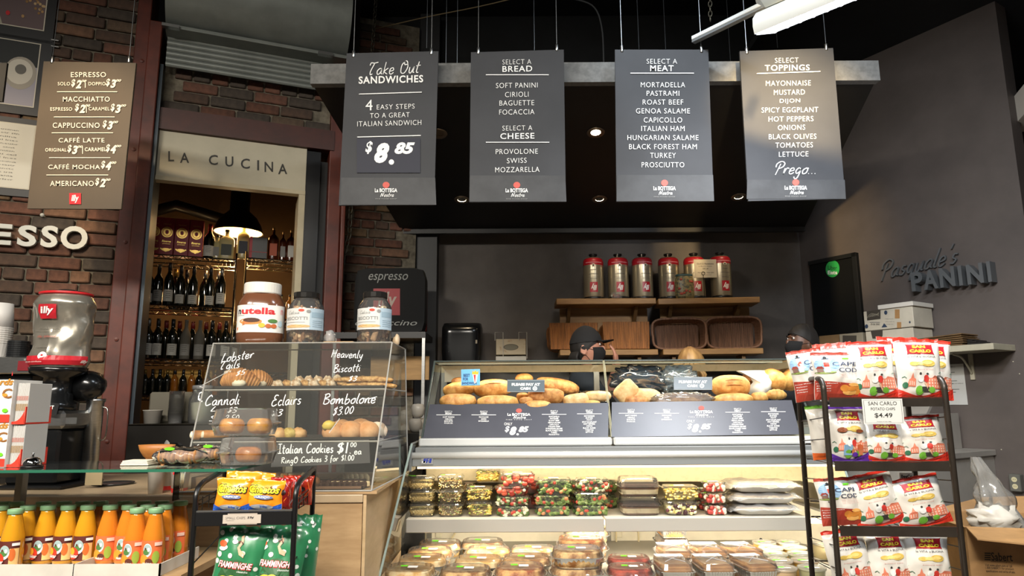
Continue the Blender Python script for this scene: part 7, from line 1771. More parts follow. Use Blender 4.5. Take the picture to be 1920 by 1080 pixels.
for ch,xa_,xb_,ta,tb_,ba,bb_ in (('P',1707,1729,511,508,547,544),('A',1730,1757,507,504,544,541),('N',1761,1790,502,499,540,536),('I',1797,1804,498,497,536,535),('N',1813,1844,496,492,534,530),('I',1852,1859,490,489,529,528)):
    yo=-.075; X0=FR.px(xa_,520,yo)[0]; X1=FR.px(xb_,520,yo)[0]; z1_=(FR.px(xa_,ta,yo)[1]+FR.px(xb_,tb_,yo)[1])/2; z0_=(FR.px(xa_,ba,yo)[1]+FR.px(xb_,bb_,yo)[1])/2
    letter3d(ch,X0,X1,z0_,z1_,yo,-.004,M_l2,lt,bold=.035)
lt2=thing('script_sign','x','sign',FR.o,FR.a)
lt2['label']='thin dark raised script lettering above the block letters on the right wall'
g=hand2d("Pasquale's",.075,.45,5)
Xa,za=FR.px(1652,528,-.02); Xb,zb3=FR.px(1796,474,-.02)
# baseline rises to the right in the photo because the wall comes forward; it is level on the wall, slightly tilted
zlo=FR.px(1720,528,-.02)[1]; zhi=FR.px(1772,458,-.02)[1]
vs=[]; 
for x,y in g[0]: vs.append((Xa+(Xb-Xa)*x, zlo+(zhi-zlo)*(y*.85+.15*x)))
mb=MB(); n=len(vs); mb.add([Vector((x,-.022,z)) for x,z in vs]+[Vector((x,-.006,z)) for x,z in vs],g[1]+[tuple(i+n for i in reversed(f)) for f in g[1]]+[s for f in g[1] for s in ((f[0],f[3],f[3]+n,f[0]+n),(f[1],f[2],f[2]+n,f[1]+n))]); mb.build('script_letters',M_l2,lt2)
# white wall shelf, boxes, folded bags
yo=-.28; xe,ze1=FR.px(1862,643,yo); _,ze0=FR.px(1862,655,yo); xs_,_=FR.px(1640,650,yo)
ws=thing('white_shelf','white wall shelf with a curved bracket on the right wall','shelf',FR.o,FR.a); M_ws=mat('white_melamine','AFA994',.55,noise_s=8,var=.08)
MB().box(xs_-.2,xe,yo,-.001,ze0,ze1,c=.002).build('shelf_board',M_ws,ws)
xb_=FR.px(1818,690,-.01)[0]; zl_=FR.px(1818,712,-.02)[1]
MB().box(xb_,xb_+.025,-.014,-.001,zl_,ze0-.002).build('bracket_rail',M_ws,ws); MB().tube(cr([(xb_+.012,yo+.06,ze0-.012),(xb_+.012,-.12,ze0-.03),(xb_+.012,-.04,ze0-.1),(xb_+.012,-.02,zl_+.04)],6),.007,6).build('bracket_arm',M_ws,ws,smooth=True)
WB_=mat('white_carton','B9B2A2',.6,noise_s=6,var=.06); BT=mat('brown_tape','9A7448',.6); NV=mat('carton_blue','26364E',.6)
def fbox(nm,label,px0,px1,py0,py1,m,yo0,dep,extra=None,cat='box',tape=False):
    xa,zt_=FR.px(px0,py0,yo0); xb,_=FR.px(px1,py0,yo0); z0_=FR.px((px0+px1)/2,py1,yo0)[1]
    if abs(z0_-ze1)<.05: z0_=ze1+.001
    zt_=FR.px((px0+px1)/2,py0,yo0)[1]
    t=thing(nm,label,cat,FR.o,FR.a); MB().box(xa,xb,yo0,yo0+dep,z0_,zt_,c=.003).build('carton',m,t)
    if extra:
        pr=Print(plane_map(FR.w(0,yo0-.0005,0),FR.ey,.0007,FRi)); extra(pr); pr.build('carton_print',t)
    return t,xa,xb,z0_,zt_
t,xa,xb,z0_,z1_=fbox('carton_box','lower white carton with an open side on the wall shelf',1622,1712,618,644,WB_,-.27,.24,lambda pr:pr.poly([(1632,618),(1655,617),(1655,630),(1650,635),(1636,635)],mat('carton_dark_hole','3A342C',.8)))
def ex(pr):
    hole=mat('carton_dark_hole','3A342C',.8)
    pr.poly([(1625,584),(1651,580),(1651,598),(1626,601)],hole); pr.up()
    for k in range(4): pr.strip(cr([(1626+3*k,596-k),(1634+3*k,588+k),(1648,592-2*k)],4),.8,mat('wire_coil','8A8474',.4))
    pr.disc(1661,586,3,4,NV,14); pr.disc(1625,612,3,4,NV,14); pr.poly([(1653,614),(1664,613),(1658,606)],NV); pr.disc(1706,604,2,2.5,NV,4)
    pr.rect(1678,580,1687,597,BT); pr.rect(1682,604,1690,615,BT); pr.rect(1631,604,1650,604.6,NV); pr.text('09-06 3900',1641,608,17,3.5,BK); pr.text('fragile keep dry',1668,598,15,1.6,NV,res=1); pr.text('this side up',1669,603,17,1.6,NV,res=1); pr.text('recycle',1668,608,14,1.6,NV,res=1)
t,xa,xb,z0_,z1_=fbox('carton_box','upper white carton with blue marks, tape and lid on the wall shelf',1618,1711,579,617,WB_,-.275,.24,ex)
MB().box(xa+(xb-xa)*.33,xb+.01,-.285,-.03,z1_+.001,z1_+.03,c=.002).build('carton_lid',mat('white_lid_card','CFCAC0',.6),t)
fbox('brown_box','brown open cardboard box left of the white cartons',1535,1585,628,660,mat('brown_cardboard','7A6040',.7,noise_s=6,var=.1),-.24,.2)
fbox('grey_box','greyish open box standing between the cartons and the brown box',1573,1617,625,660,mat('grey_cardboard','8A8270',.7),-.262,.2,lambda pr:pr.rect(1580,629,1606,650,mat('carton_dark_hole','3A342C',.8)))
t=thing('folded_bags','flat pile of folded brown sacks on the wall shelf','bags',FR.o,FR.a)
r=random.Random(9); x0,_=FR.px(1708,640,-.26); x1,_=FR.px(1806,640,-.26)
for k in range(6):
    mb=MB(); mb.box(x0+.02*r.random(),x1-.02*r.random()-.0,-.265+.01*r.random(),-.05,ze1+.002+k*.010,ze1+.0105+k*.010,c=.003)
    mb.v=[(x,y,z+ (.018 if x>(x0+x1)/2-.02 else 0)*(k/6)) for x,y,z in mb.v]; mb.build('folded_sack',mat('brown_sack','6E5434',.75,noise_s=6,var=.15),t)
t=thing('folded_bags','dark folded bags at the end of the brown sacks on the wall shelf','bags',FR.o,FR.a); x2,_=FR.px(1838,640,-.24)
for k in range(3): MB().box(x1+.015,x2-.02*k,-.25,-.06,ze1+.002+.011*k,ze1+.012+.011*k,c=.003).build('folded_bag',mat('dark_bag','201D1A',.5),t)
# taped menus
for i,(xa_,xb_,pt,pb) in enumerate(((1739,1754,684,748),(1757,1806,683,765))):
    t=thing('paper_notice','%s white printed delivery menu sheet taped to the right wall'%['left narrow','right'][i],'paper',FR.o,FR.a); X0,z1_=FR.px(xa_,pt,-.004); X1,_=FR.px(xb_,pt,-.004); z0_=FR.px((xa_+xb_)/2,pb-6,-.004)[1]; z1_=FR.px((xa_+xb_)/2,pt,-.004)[1]
    MB().box(X0,X1,-.004,-.001,z0_,z1_).build('sheet',mat('notice_paper','B8B8B4',.7),t)
    pr=Print(lambda x,y,l:Vector((X0+(X1-X0)*x,-.0042-.0004*l,z0_+(z1_-z0_)*y)),False); ik_=mat('notice_ink','55544F',.7)
    if i: pr.text('UBER EATS MENU',.4,.93,.6,.025,BK,res=2); pr.text('SALADS - ALL ITALIAN BREAD',.5,.52,.85,.022,ik_,res=1)
    for k in range(11): pr.rect(.1,.86-.07*k,.3+.5*((k*37)%10)/10,.875-.07*k,ik_)
    pr.build('notice_print',t)
# steel prep counter against the right wall
xk,zk_=FR.px(1866,843,-.01); xk2,_=FR.px(1780,851,-.6)
sc_=thing('prep_counter','stainless steel prep counter with raised lid against the right wall','counter',FR.o,FR.a)
M_ss=mat('dull_stainless','A5A19A',.38,.35,noise_s=3,var=.08)
MB().box(xk-.62,xk,-.72,-.002,zk_-.035,zk_,c=.003).build('top',M_ss,sc_); MB().box(xk-.6,xk-.015,-.70,-.002,.08,zk_-.037).build('cabinet',M_ss,sc_)
X0,z1_=FR.px(1730,752,-.45); X1,_=FR.px(1799,752,-.45)
mb=MB(); xA=xk-.6; xB=xk-.02-.16
mb.add([(xA,-.62,zk_+.03),(xB,-.62,zk_+.03),(xB-.02,-.28,zk_+.30),(xA,-.28,zk_+.30),(xA,-.60,zk_+.02),(xB,-.60,zk_+.02),(xB-.02,-.26,zk_+.29),(xA,-.26,zk_+.29)],[(0,1,2,3),(7,6,5,4),(0,4,5,1),(1,5,6,2),(2,6,7,3),(3,7,4,0)]); mb.build('raised_lid',M_ss,sc_)
MB().box(xB-.0,xB+.012,-.62,-.05,zk_+.001,zk_+.22).build('end_guard',M_ss,sc_)
mb=MB(); mb.smooth=True; r=random.Random(2)
for k in range(9): mb.blob((xB-.05-.04*k,-.60+.03*r.random(),zk_+.012),(.025,.02,.012),8,5,.4,4,k)
tag(mb.build('sliced_meat',mat('sliced_ham','B87A62',.5),loc=FR.o,rot=FR.a),'pink sliced meat lying at the edge of the steel counter','meat',kind='stuff')
# outlet
c0=FR.px(1907,905,-.02); t=thing('wall_outlet','grey double power outlet on the right wall','outlet',FR.o,FR.a)
wx=.03; MB().box(c0[0]-wx,c0[0]+wx,-.05,-.001,c0[1]-.05,c0[1]+.05,c=.004).build('box',mat('grey_outlet_box','6E6E68',.4,.4),t)
pr=Print(lambda x,y,l:Vector((c0[0]+x,-.051-.0005*l,c0[1]+y)),False)
for s in (-1,1):
    pr.disc(0,s*.02,.015,.015,mat('ivory_socket','C4BC98',.5),16); pr.up(); pr.rect(-.006,s*.02-.003,-.004,s*.02+.005,BK); pr.rect(.004,s*.02-.003,.006,s*.02+.005,BK)
pr.build('sockets',t)
for i,(px,py) in enumerate(((1899,678),(1911,701),(1877,843))):
    q=FR.px(px,py,-.004); tag(MB().lathe([(.004,0),(0,.003)],8,M=Matrix.Translation(FR.w(q[0],-.001,q[1]))@Matrix.Rotation(FR.a,4,'Z')@Matrix.Rotation(PI/2,4,'X')).build('wall_screw',M_ws),'tiny pale screw in the right wall, %s'%['upper left','upper right','beside the steel counter'][i],'screw')
# big cardboard box with plastic bag
CB_=mat('kraft_cardboard','A17A4C',.7,noise_s=8,var=.1)
Yc=3.0; a=P(1812,1000,Yc); b=P(1960,1030,Yc); zt_=P(1850,985,3.05).z
bx=thing('cardboard_box','open brown cardboard box with black print at the lower right','box',(a.x,Yc,0),R(-14))
w_=.62; d_=.45; h_=zt_-.0
for nm_,(x0,x1,y0_,y1_) in (('wall_panel',(0,w_,0,.006)),('wall_panel',(0,w_,d_-.006,d_)),('wall_panel',(0,.006,.007,d_-.007)),('wall_panel',(w_-.006,w_,.007,d_-.007))): MB().box(x0,x1,y0_,y1_,.002,h_).build(nm_,CB_,bx)
def flap(p): mb=MB(); p=[Vector(q) for q in p]; o=Vector((0,0,.005)); mb.add(p+[q+o for q in p],[(3,2,1,0),(4,5,6,7),(0,1,5,4),(1,2,6,5),(2,3,7,6),(3,0,4,7)]); mb.build('flap',CB_,bx)
flap([(0,0,h_),(w_,0,h_),(w_,-.16,h_-.07),(-.02,-.17,h_-.02)]); flap([(0,d_,h_),(w_,d_,h_),(w_,d_+.06,h_+.08),(0.25,d_+.06,h_+.06)]); flap([(0,0,h_),(0,d_,h_),(-.14,d_-.03,h_+.08),(-.16,.02,h_+.05)])
pr=Print(lambda x,y,l:Vector((x,-.001-.0006*l,y)),False); KB=mat('carton_black_ink','2A241C',.7)
q=bx.matrix_world; 
def boxpt(px,py):
    M_=Matrix.Translation(bx.location)@Matrix.Rotation(bx.rotation_euler.z,4,'Z'); n_=(M_.to_3x3()@Vector((0,-1,0))); w3=PPL(px,py,M_@Vector((0,0,0)),n_); l_=M_.inverted()@w3; return l_.x,l_.z
def tb_(s,cx,cy,w_px,h_px,bold=0):
    x0,z0_=boxpt(cx-w_px/2,cy+h_px/2); x1,z1_=boxpt(cx+w_px/2,cy-h_px/2); pr.text(s,(x0+x1)/2,(z0_+z1_)/2,x1-x0,z1_-z0_,KB,bold=bold,res=2)
tb_('Sabert',1878,1044,38,14,.01); 
for k in range(4): 
    x0,z0_=boxpt(1846,1050-4*k); x1,z1_=boxpt(1857,1048.4-4*k); pr.rect(x0,z0_,x1,z1_,KB)
tb_('make food look great',1876,1053,36,2); tb_('Visit www.sabert.com or call',1872,1060,50,3); tb_('1.800.SABERT1 for product',1874,1066,52,3); tb_('specifications and terms of sale.',1876,1072,54,3)
pr.build('carton_print',bx)
pb=MB(); pb.smooth=True
def pbag(u,v):
    A=u*2*PI; e=math.sin(PI*min(1,max(0,v)))**.7; rr=(.075*(1-v)**.8+.02)*(1+.5*noise.noise(Vector((math.cos(A)*2,math.sin(A)*2,v*5)))); return Vector((rr*math.cos(A)-.10*v+.0,rr*.7*math.sin(A),v*.33))
pb.grid(pbag,40,30); M_=Matrix.Translation(bx.location)@Matrix.Rotation(bx.rotation_euler.z,4,'Z')@Matrix.Translation((.22,.15,h_-.05))
tag(pb.build('plastic_bag',glass('cloudy_plastic','E4E4E0',.26,1,.12,1.7,'D8D4CC'),loc=M_@Vector((0,0,0)),rot=R(-14)),'cloudy plastic bag standing up out of the open cardboard box','bag')
mb=MB(); mb.smooth=True; mb.blob((0,0,0),(.10,.08,.06),22,14,.5,4,4); tag(mb.build('crumpled_film',mat('crumpled_white_film','C9C2B4',.4),loc=M_@Vector((-.06,-.02,.07))),'crumpled white film inside the cardboard box','bag')
# ------------------------------------------------------------ fluorescent fixture and track rail
fx=thing('fluorescent_fixture','white double fluorescent fixture with a scalloped reflector, top right','lamp',(0,0,0))
WHM=mat('white_enamel','D6DAD8',.35); A_=P(1432,64,2.75); B_=P(1632,-18,3.1); z_=(A_.z+P(1620,-12,2.9).z)/2
# the fixture is level: both ends at one height
zf_=P(1432,66,2.5).z; A_=PZ(1436,62,zf_); B_=PZ(1740,-62,zf_); dv=(B_-A_); Lf=dv.length; ux=dv.normalized(); sx_=Vector((ux.y,-ux.x,0))*-1
M_=Matrix((( ux.x,-ux.y,0,A_.x),(ux.y,ux.x,0,A_.y),(0,0,1,A_.z),(0,0,0,1)))
M_=M_@Matrix.Rotation(R(24),4,'X'); fx.matrix_world=M_
prof=[(a_0*1.3,b_0*1.3) for a_0,b_0 in [(-.085,-.0),(-.083,.022),(-.07,.045),(-.035,.062),(0,.066),(.035,.062),(.07,.045),(.083,.022),(.085,0)]]
mb=MB(); mb.smooth=True; mb.grid(lambda u,v:Vector((u*Lf,prof[round(v*8)][0],prof[round(v*8)][1])),2,8); mb.build('reflector',WHM,fx)
mb=MB(); mb.add([(0,y,z) for y,z in prof],[tuple(range(9))]); mb.build('end_cap',WHM,fx)
MB().box(0,Lf,-.05,.05,.088,.165,c=.03).build('ballast_box',WHM,fx)
mb=MB(); mb.smooth=True; mb.tube([(.02,.16,.11),(.02,.20,.13),(.04,.20,.16)],.008,6); mb.build('lamp_holder',WHM,fx)
TB=mat('fluorescent_tube','F4F6FF',.5,emit=9)
for y in (-.035,.035):
    MB().lathe([(.016,.02),(.016,Lf-.02)],14,M=Matrix.Translation((0,y,.03))@Matrix.Rotation(PI/2,4,'Y')).build('tube',TB,fx,smooth=True)
n=int(Lf/.05)
mb=MB(); mb.smooth=True; mb.grid(lambda u,v:Vector((u*Lf,(v-.5)*.19,-.004+.006*abs(math.sin(u*n*PI)))),n*4,1)
mb.build('scalloped_diffuser',mat('lit_diffuser','F2F4FF',.5,emit=3.2),fx)
c_=A_+ux*Lf/2; l=light('AREA','fluorescent_light',c_+Vector((0,0,-.03)),34,(.95,.97,1),Lf*.9,.15,None); l.rotation_euler=(Matrix.Rotation(math.atan2(ux.y,ux.x),3,'Z')@Matrix.Rotation(R(30),3,'X')).to_euler()
tr=thing('track_rail','white track rail hanging beside the fluorescent fixture','rail',(0,0,0)); zt2=P(1303,76,3.3).z; a=PZ(1300,77,zt2); b=PZ(1470,-6,zt2); d_=(b-a); 
MB().box(0,d_.length,-.018,.018,0,.022,c=.003).build('rail_profile',WHM,tr); MB().box(0,d_.length,-.014,.014,-.012,-.001).build('rail_slot',mat('rail_grey','8A8E90',.4,.4),tr); tr.location=a; tr.rotation_euler=(0,0,math.atan2(d_.y,d_.x))
# ------------------------------------------------------------ snack bags
FIL=mat('white_snack_foil','DDD9D0',.28,coat=.5)
def chipbag(label,w,h,D,body,draw,loc,rot,seed=0,group=None,nm='chip_bag',seal=None):
    t=thing(nm,label,'snack bag',loc,rot,group)
    def fr(u,v,s=-1):
        e=max(0,1-abs(2*u-1)**2.4); t_=max(0,math.sin(PI*min(1,max(0,(v-.04)/.92))))**.55
        nz=noise.noise(Vector((u*3+seed,v*3.5,seed*1.7)))*.25+noise.noise(Vector((u*9+seed,v*7,3)))*.12
        cre=.10*math.sin(u*34+seed)*(max(0,(v-.78)/.22)+max(0,(.22-v)/.22))
        y=s*D*(e**.65*t_)*(1+nz)+s*D*cre*t_*.5
        pin=1-.07*math.sin(PI*v)-.02*math.sin(v*9+seed)
        zj=.008*math.sin(u*22+seed*2)*(1 if v>.96 or v<.04 else 0)
        return Vector(((u-.5)*w*pin,y+.012*noise.noise(Vector((u*5,seed,2)))*(1 if v>.9 else 0)*10*.1,v*h+zj*h*1.0*(1 if v>.96 else .5)))
    mb=MB(); mb.smooth=True; mb.grid(lambda u,v:fr(u,v,-1),26,30); mb.grid(lambda u,v:fr(1-u,v,1),16,20)
    mb.build('bag_body',body,t)
    if draw:
        def m(x,y,l): q=fr(x,y); return q+Vector((0,-.0011-.0007*l,0))
        pr=Print(m,False); draw(pr); pr.build('bag_print',t)
    return t
SR=mat('snack_red','D23424',.35,coat=.4); SY=mat('snack_yellow','F2DC3A',.4); SP=mat('san_panel','A81E26',.4); SK=mat('snack_ink','3A3834',.5); CG_=mat('chip_gold','D8B85A',.5); CG2=mat('chip_gold_light','E6CC78',.5)
PK=mat('arch_pink','E08468',.5); PK2=mat('arch_pale','F0C8B4',.5); GRS=mat('scooter_green','6FAF3A',.5); GRD=mat('deep_green','2E6A4A',.5); SKN=mat('print_skin','D8A888',.6)
def waves(pr,y0,amp,m,n=14,x0=0,x1=1,f=None):
    f=f or (lambda x:y0+amp*(abs(x-.45)*2)**1.6)
    vs=[];fs=[]
    for i in range(n+1):
        x=x0+(x1-x0)*i/n
        for j in range(4): vs.append((x,.005+(f(x)-.005)*j/3))
    for i in range(n):
        for j in range(3): a=i*4+j; fs.append((a,a+4,a+5,a+1))
    pr._put(vs,fs,m)
def d_carlo(accent=None,edge=None,flip=False):
    edge=edge or SR
    def d(pr):
        pr.rect(0,.945,1,1,edge,14,2)
        pr.rect(.24,.735,.80,.895,SP,8,5); pr.poly([(.22,.72),(.26,.735),(.24,.76)],SP); pr.poly([(.82,.72),(.78,.735),(.8,.76)],SP); pr.poly([(.22,.91),(.26,.89),(.24,.87)],SP); pr.poly([(.82,.91),(.78,.89),(.8,.87)],SP); pr.up()
        pr.text('SAN',.5,.858,.28,.048,SY,bold=.05); pr.text('CARLO',.52,.785,.46,.052,SY,bold=.05)
        pr.text('la VITA è BUONA',.52,.69,.62,.032,SK,bold=.0)
        pr.disc(.33,.57,.10,.035,CG_,16); pr.disc(.47,.575,.10,.03,CG2,14); pr.disc(.64,.58,.16,.055,CG_,20); pr.up(); pr.disc(.62,.585,.10,.03,CG2,16)
        pr.text('patatine fritte',.52,.475,.44,.013,SR,res=2)
        pr.poly([(.16,.2),(.34,.2),(.34,.32),(.30,.34),(.27,.42),(.23,.33),(.19,.31)],PK); pr.rect(.58,.17,.95,.34,PK,6,2); pr.poly([(.70,.34),(.95,.34),(.95,.36),(.76,.38)],PK); pr.up()
        for j in range(3):
            for i in range(5): pr.rect(.62+.065*i,.19+.05*j,.65+.065*i,.225+.05*j,PK2,1)
            pr.rect(.20+.045*j,.22,.222+.045*j,.29,PK2)
        pr.disc(.12,.22,.06,.05,GRD,10); pr.strip([(.05,.34),(.10,.36),(.14,.33)],.01,GRD); pr.strip([(.88,.42),(.94,.44),(1.0,.41)],.01,GRD); pr.up()
        pr.disc(.42,.14,.085,.075,GRS,14); pr.disc(.68,.15,.07,.05,GRS,14); pr.rect(.47,.12,.62,.2,SK,2,2); pr.disc(.45,.33,.07,.06,WH,12); pr.disc(.44,.405,.025,.025,SK,8); pr.disc(.57,.33,.06,.06,mat('print_jacket_red','C83A30',.5),12); pr.disc(.60,.405,.03,.018,SK,8); pr.strip([(.54,.27),(.58,.2),(.62,.14)],.03,SKN); pr.up()
        waves(pr,.05,.13,edge)
        if accent:
            pr.up(); pr.rect(.30,.12,.52,.3,mat('print_blue_house','7FA8C8',.5)); pr.rect(.5,.12,.78,.22,mat('print_terracotta','C87A50',.5)); pr.disc(.72,.26,.08,.05,mat('print_dome','C0603A',.5)); pr.disc(.30,.56,.12,.045,mat('chip_brown','8A4A2A',.5)); pr.disc(.74,.54,.10,.03,mat('chip_brown','8A4A2A',.5)); pr.disc(.58,.13,.07,.04,accent)
    return d
SKY=mat('print_sky','8FB4D4',.5); NVY=mat('print_navy','1E2A4A',.5); BRK=mat('cape_brick_red','A83E2E',.4,coat=.3); ORC=mat('orange_chip','D88A38',.5)
def d_cape(pr):
    pr.rect(0,.94,1,1,BRK,14,2); pr.disc(.28,.72,.26,.17,SKY,20,3); pr.up(); pr.disc(.22,.56,.22,.03,mat('print_grass','8A9A50',.5),14); pr.up()
    pr.rect(.20,.56,.32,.84,WH,2,5); pr.up(); pr.rect(.205,.68,.315,.77,SR,2,2); pr.rect(.19,.84,.33,.855,BK); pr.rect(.225,.855,.295,.885,BK); pr.poly([(.22,.885),(.30,.885),(.26,.91)],BK); pr.rect(.05,.57,.18,.64,mat('print_brown_house','7A5A50',.5)); pr.poly([(.03,.64),(.20,.64),(.16,.69),(.07,.69)],mat('print_roof_red','9A4038',.5)); pr.up()
    pr.text('CAPE',.66,.735,.56,.085,NVY,bold=.01); pr.text('COD',.72,.605,.46,.085,NVY,bold=.01)
    pr.rect(.62,.835,.76,.87,GST)
    for k in range(4): pr.text('kettle cooked potato chips',.72,.53-.027*k,.46,.013,SR,res=1)
    waves(pr,.36,.0,BRK,f=lambda x:.40-.10*x); pr.up()
    for k,s in enumerate(('Sweet Mesquite','Barbeque','Potato','Chips')): pr.text(s,.17+.09*(k==0),.33-.05*k,.5 if k==0 else .28,.024,WH,bold=.01,res=2)
    for k,(x,y,a_,b_) in enumerate(((.86,.2,.13,.10),(.70,.15,.15,.06),(.60,.23,.10,.07),(.80,.30,.12,.035),(.74,.22,.10,.05))): pr.disc(x,y,a_,b_,[ORC,mat('orange_chip_l','ECB060',.5)][k%2],14,2); pr.up(.5)
# ---- right chip rack
RK=thing('chip_rack','brown-black metal display rack of potato chips at the right','display rack',(0,0,0))
M_rk=mat('bronze_black_metal','3A332C',.35,.3,noise_s=8,var=.12)
RA=R(-5); YR_=2.3; o_=P(1553,752,YR_); RK.location=(o_.x,YR_,0); RK.rotation_euler=(0,0,RA)
RM=Matrix.Translation(RK.location)@Matrix.Rotation(RA,4,'Z')
WR=(P(1752,744,YR_).x-o_.x)/math.cos(RA)*1.0
zR=[P(1650,750,YR_).z,P(1660,869,YR_).z,P(1670,990,YR_).z]; DR=.26
zR.append(zR[2]-.205)
ztp=P(1545,709,YR_).z
for sx_ in (-.012,WR+.016):
    MB().tube([(sx_,-.0,.02)]+[(sx_,0,ztp-.04)]+cr([(sx_,0,ztp-.03),(sx_,.02,ztp-.005),(sx_,.06,ztp)],4)+cr([(sx_,DR-.06,ztp),(sx_,DR-.02,ztp-.005),(sx_,DR,ztp-.03)],4)+[(sx_,DR,.02)],.0095,10).build('side_frame',M_rk,RK,smooth=True)
    for z in [zz_+dz for zz_ in zR[1:] for dz in (.06,.13)]: MB().tube([(sx_,0,z+.02),(sx_,DR,z)],.002,5).build('side_wire',M_rk,RK)
for z in zR:
    MB().box(0,WR,-.012,-.009,z-.022,z+.006).build('price_rail',M_rk,RK)
    MB().box(0,WR,-.012,-.002,z+.0065,z+.009).build('price_rail_lip',M_rk,RK)
    mb=MB(); 
    for k in range(12): x=.01+(WR-.02)*k/11; mb.tube([(x,-.008,z-.004),(x,DR,z-.004)],.0018,5)
    mb.tube([(0,DR,z-.004),(WR,DR,z-.004)],.003,6); mb.tube([(0,DR,z+.05),(WR,DR,z+.05)],.003,6); mb.build('wire_shelf',M_rk,RK)
def rb(label,pxc,wpx,py0,py1,yo,body,draw,roll=0,lean=R(6),seed=0,shelf=0,D=.03,group=None):
    """bag standing on a rack shelf; pixel width and top give its size"""
    Yw=YR_+yo; h=P(pxc,py0,Yw).z-zR[shelf]; w_=wpx/1280*Yw*1.04; lx=(P(pxc,(py0+py1)/2,Yw).x-RK.location.x)/math.cos(RA)
    loc=RM@Vector((lx,yo,zR[shelf]+.001)); return chipbag(label,w_,h/math.cos(lean),D,body,draw,loc,(-lean if lean else 0,roll,RA),seed)
CAR=d_carlo()
rb('white potato chip bag with lighthouse, front left of the top rack shelf',1565,82,661,746,.045,FIL,d_cape,0,R(4),3)
rb('lighthouse chip bag tilting out at the left end of the top shelf',1517,64,655,750,.14,FIL,d_cape,R(-8),R(3),11)
rb('red topped chip bag mostly hidden behind the lighthouse bags',1560,70,644,746,.2,FIL,lambda pr:pr.rect(0,.9,1,1,BRK,10,2),R(-4),R(2),12)
rb('white San Carlo style chip bag with red panel, centre of the top shelf'.replace('San Carlo style ',''),1631,80,641,746,.045,FIL,CAR,R(-1),R(4),4)
rb('red edged chip bag behind the centre bag on the top shelf',1668,70,634,746,.17,FIL,CAR,R(2),R(2),13)
rb('large white chip bag with red panel, front right of the top shelf',1711,80,637,746,.04,FIL,CAR,R(1.5),R(4),5)
rb('white and red chip bag at the back right of the top shelf',1722,72,640,746,.17,FIL,CAR,R(4),R(2),14)
PUR=mat('snack_purple','5A2E9A',.35)
rb('purple edged white chip bag, left on the second shelf',1586,70,762,866,.05,FIL,d_carlo(PUR,PUR),R(0),R(6),6,1)
rb('green and orange edged chip bag at the left end of the second shelf',1540,50,760,870,.16,FIL,lambda pr:(pr.rect(0,.94,.6,1,GRS,8,2),waves(pr,.12,.02,mat('snack_orange','D8642A',.4))),R(-4),R(3),15,1)
rb('white chip bag behind the price card, middle of the second shelf',1650,72,785,866,.05,FIL,CAR,R(2),R(9),7,1)
rb('white chip bag leaning left, right end of the second shelf',1720,80,780,866,.05,FIL,CAR,R(-4),R(8),8,1)
rb('lighthouse chip bag slumped at the left of the third shelf',1575,72,897,988,.05,FIL,d_cape,R(-4),R(8),9,2)
rb('white chip bag leaning to the left, middle of the third shelf',1645,84,886,988,.05,FIL,CAR,R(-13),R(6),10,2)
rb('white chip bag leaning left, right end of the third shelf',1722,88,893,988,.05,FIL,CAR,R(-11),R(6),16,2)
rb('dark red chip bag in the back of the third shelf',1690,60,902,988,.17,mat('dark_red_foil','5A2420',.35,coat=.4),None,R(-10),R(4),17,2)
rb('white chip bag at the left of the lowest visible shelf',1596,72,992,1092,.06,FIL,CAR,R(-9),R(4),18,3)
rb('white chip bag in the middle of the lowest visible shelf',1664,70,994,1092,.06,FIL,CAR,R(-4),R(4),19,3)
rb('white chip bag at the right of the lowest visible shelf',1728,78,996,1092,.05,FIL,CAR,R(0),R(4),20,3)
a=P(1617,748,YR_-.03); b=P(1694,795,YR_-.03)
t=thing('price_card','white potato chip price card reading $4.49 clipped to the rack','sign',RM@Vector(((a.x+b.x)/2-RK.location.x,-.022,b.z)),RA)
hw=(b.x-a.x)/2; h=a.z-b.z; MB().box(-hw,hw,0,.003,0,h).build('card',mat('price_card_white','D6D6D0',.5),t)
pr=Print(lambda x,y,l:Vector((x,-.0006*l,y)),False)
for s,y,w_,h_,b_ in (('SAN CARLO',.82,1.42,.145,.0),('POTATO CHIPS',.6,1.2,.11,0),('$4.49',.34,.88,.2,.01),('Product of Italy 180g',.1,.7,.035,0)): pr.text(s,0,h*y,hw*w_,h*h_,SK,bold=b_)
for q in ((-hw*.93,h*.05,hw*.93,h*.055),(-hw*.93,h*.945,hw*.93,h*.95),(-hw*.93,h*.05,-hw*.915,h*.95),(hw*.915,h*.05,hw*.93,h*.95)): pr.rect(*q,SK)
pr.build('card_print',t)
q=P(1700,893,YR_+.2); t=thing('name_card','small white card with dark lettering at the back of the third rack shelf','card',q); MB().box(-.025,.025,0,.002,-.012,.012).build('card',WST,t); pr=Print(lambda x,y,l:Vector((x,-.0006*l,y)),False); pr.text('BeeCo',0,0,.04,.012,BK,bold=.03); pr.build('lettering',t)
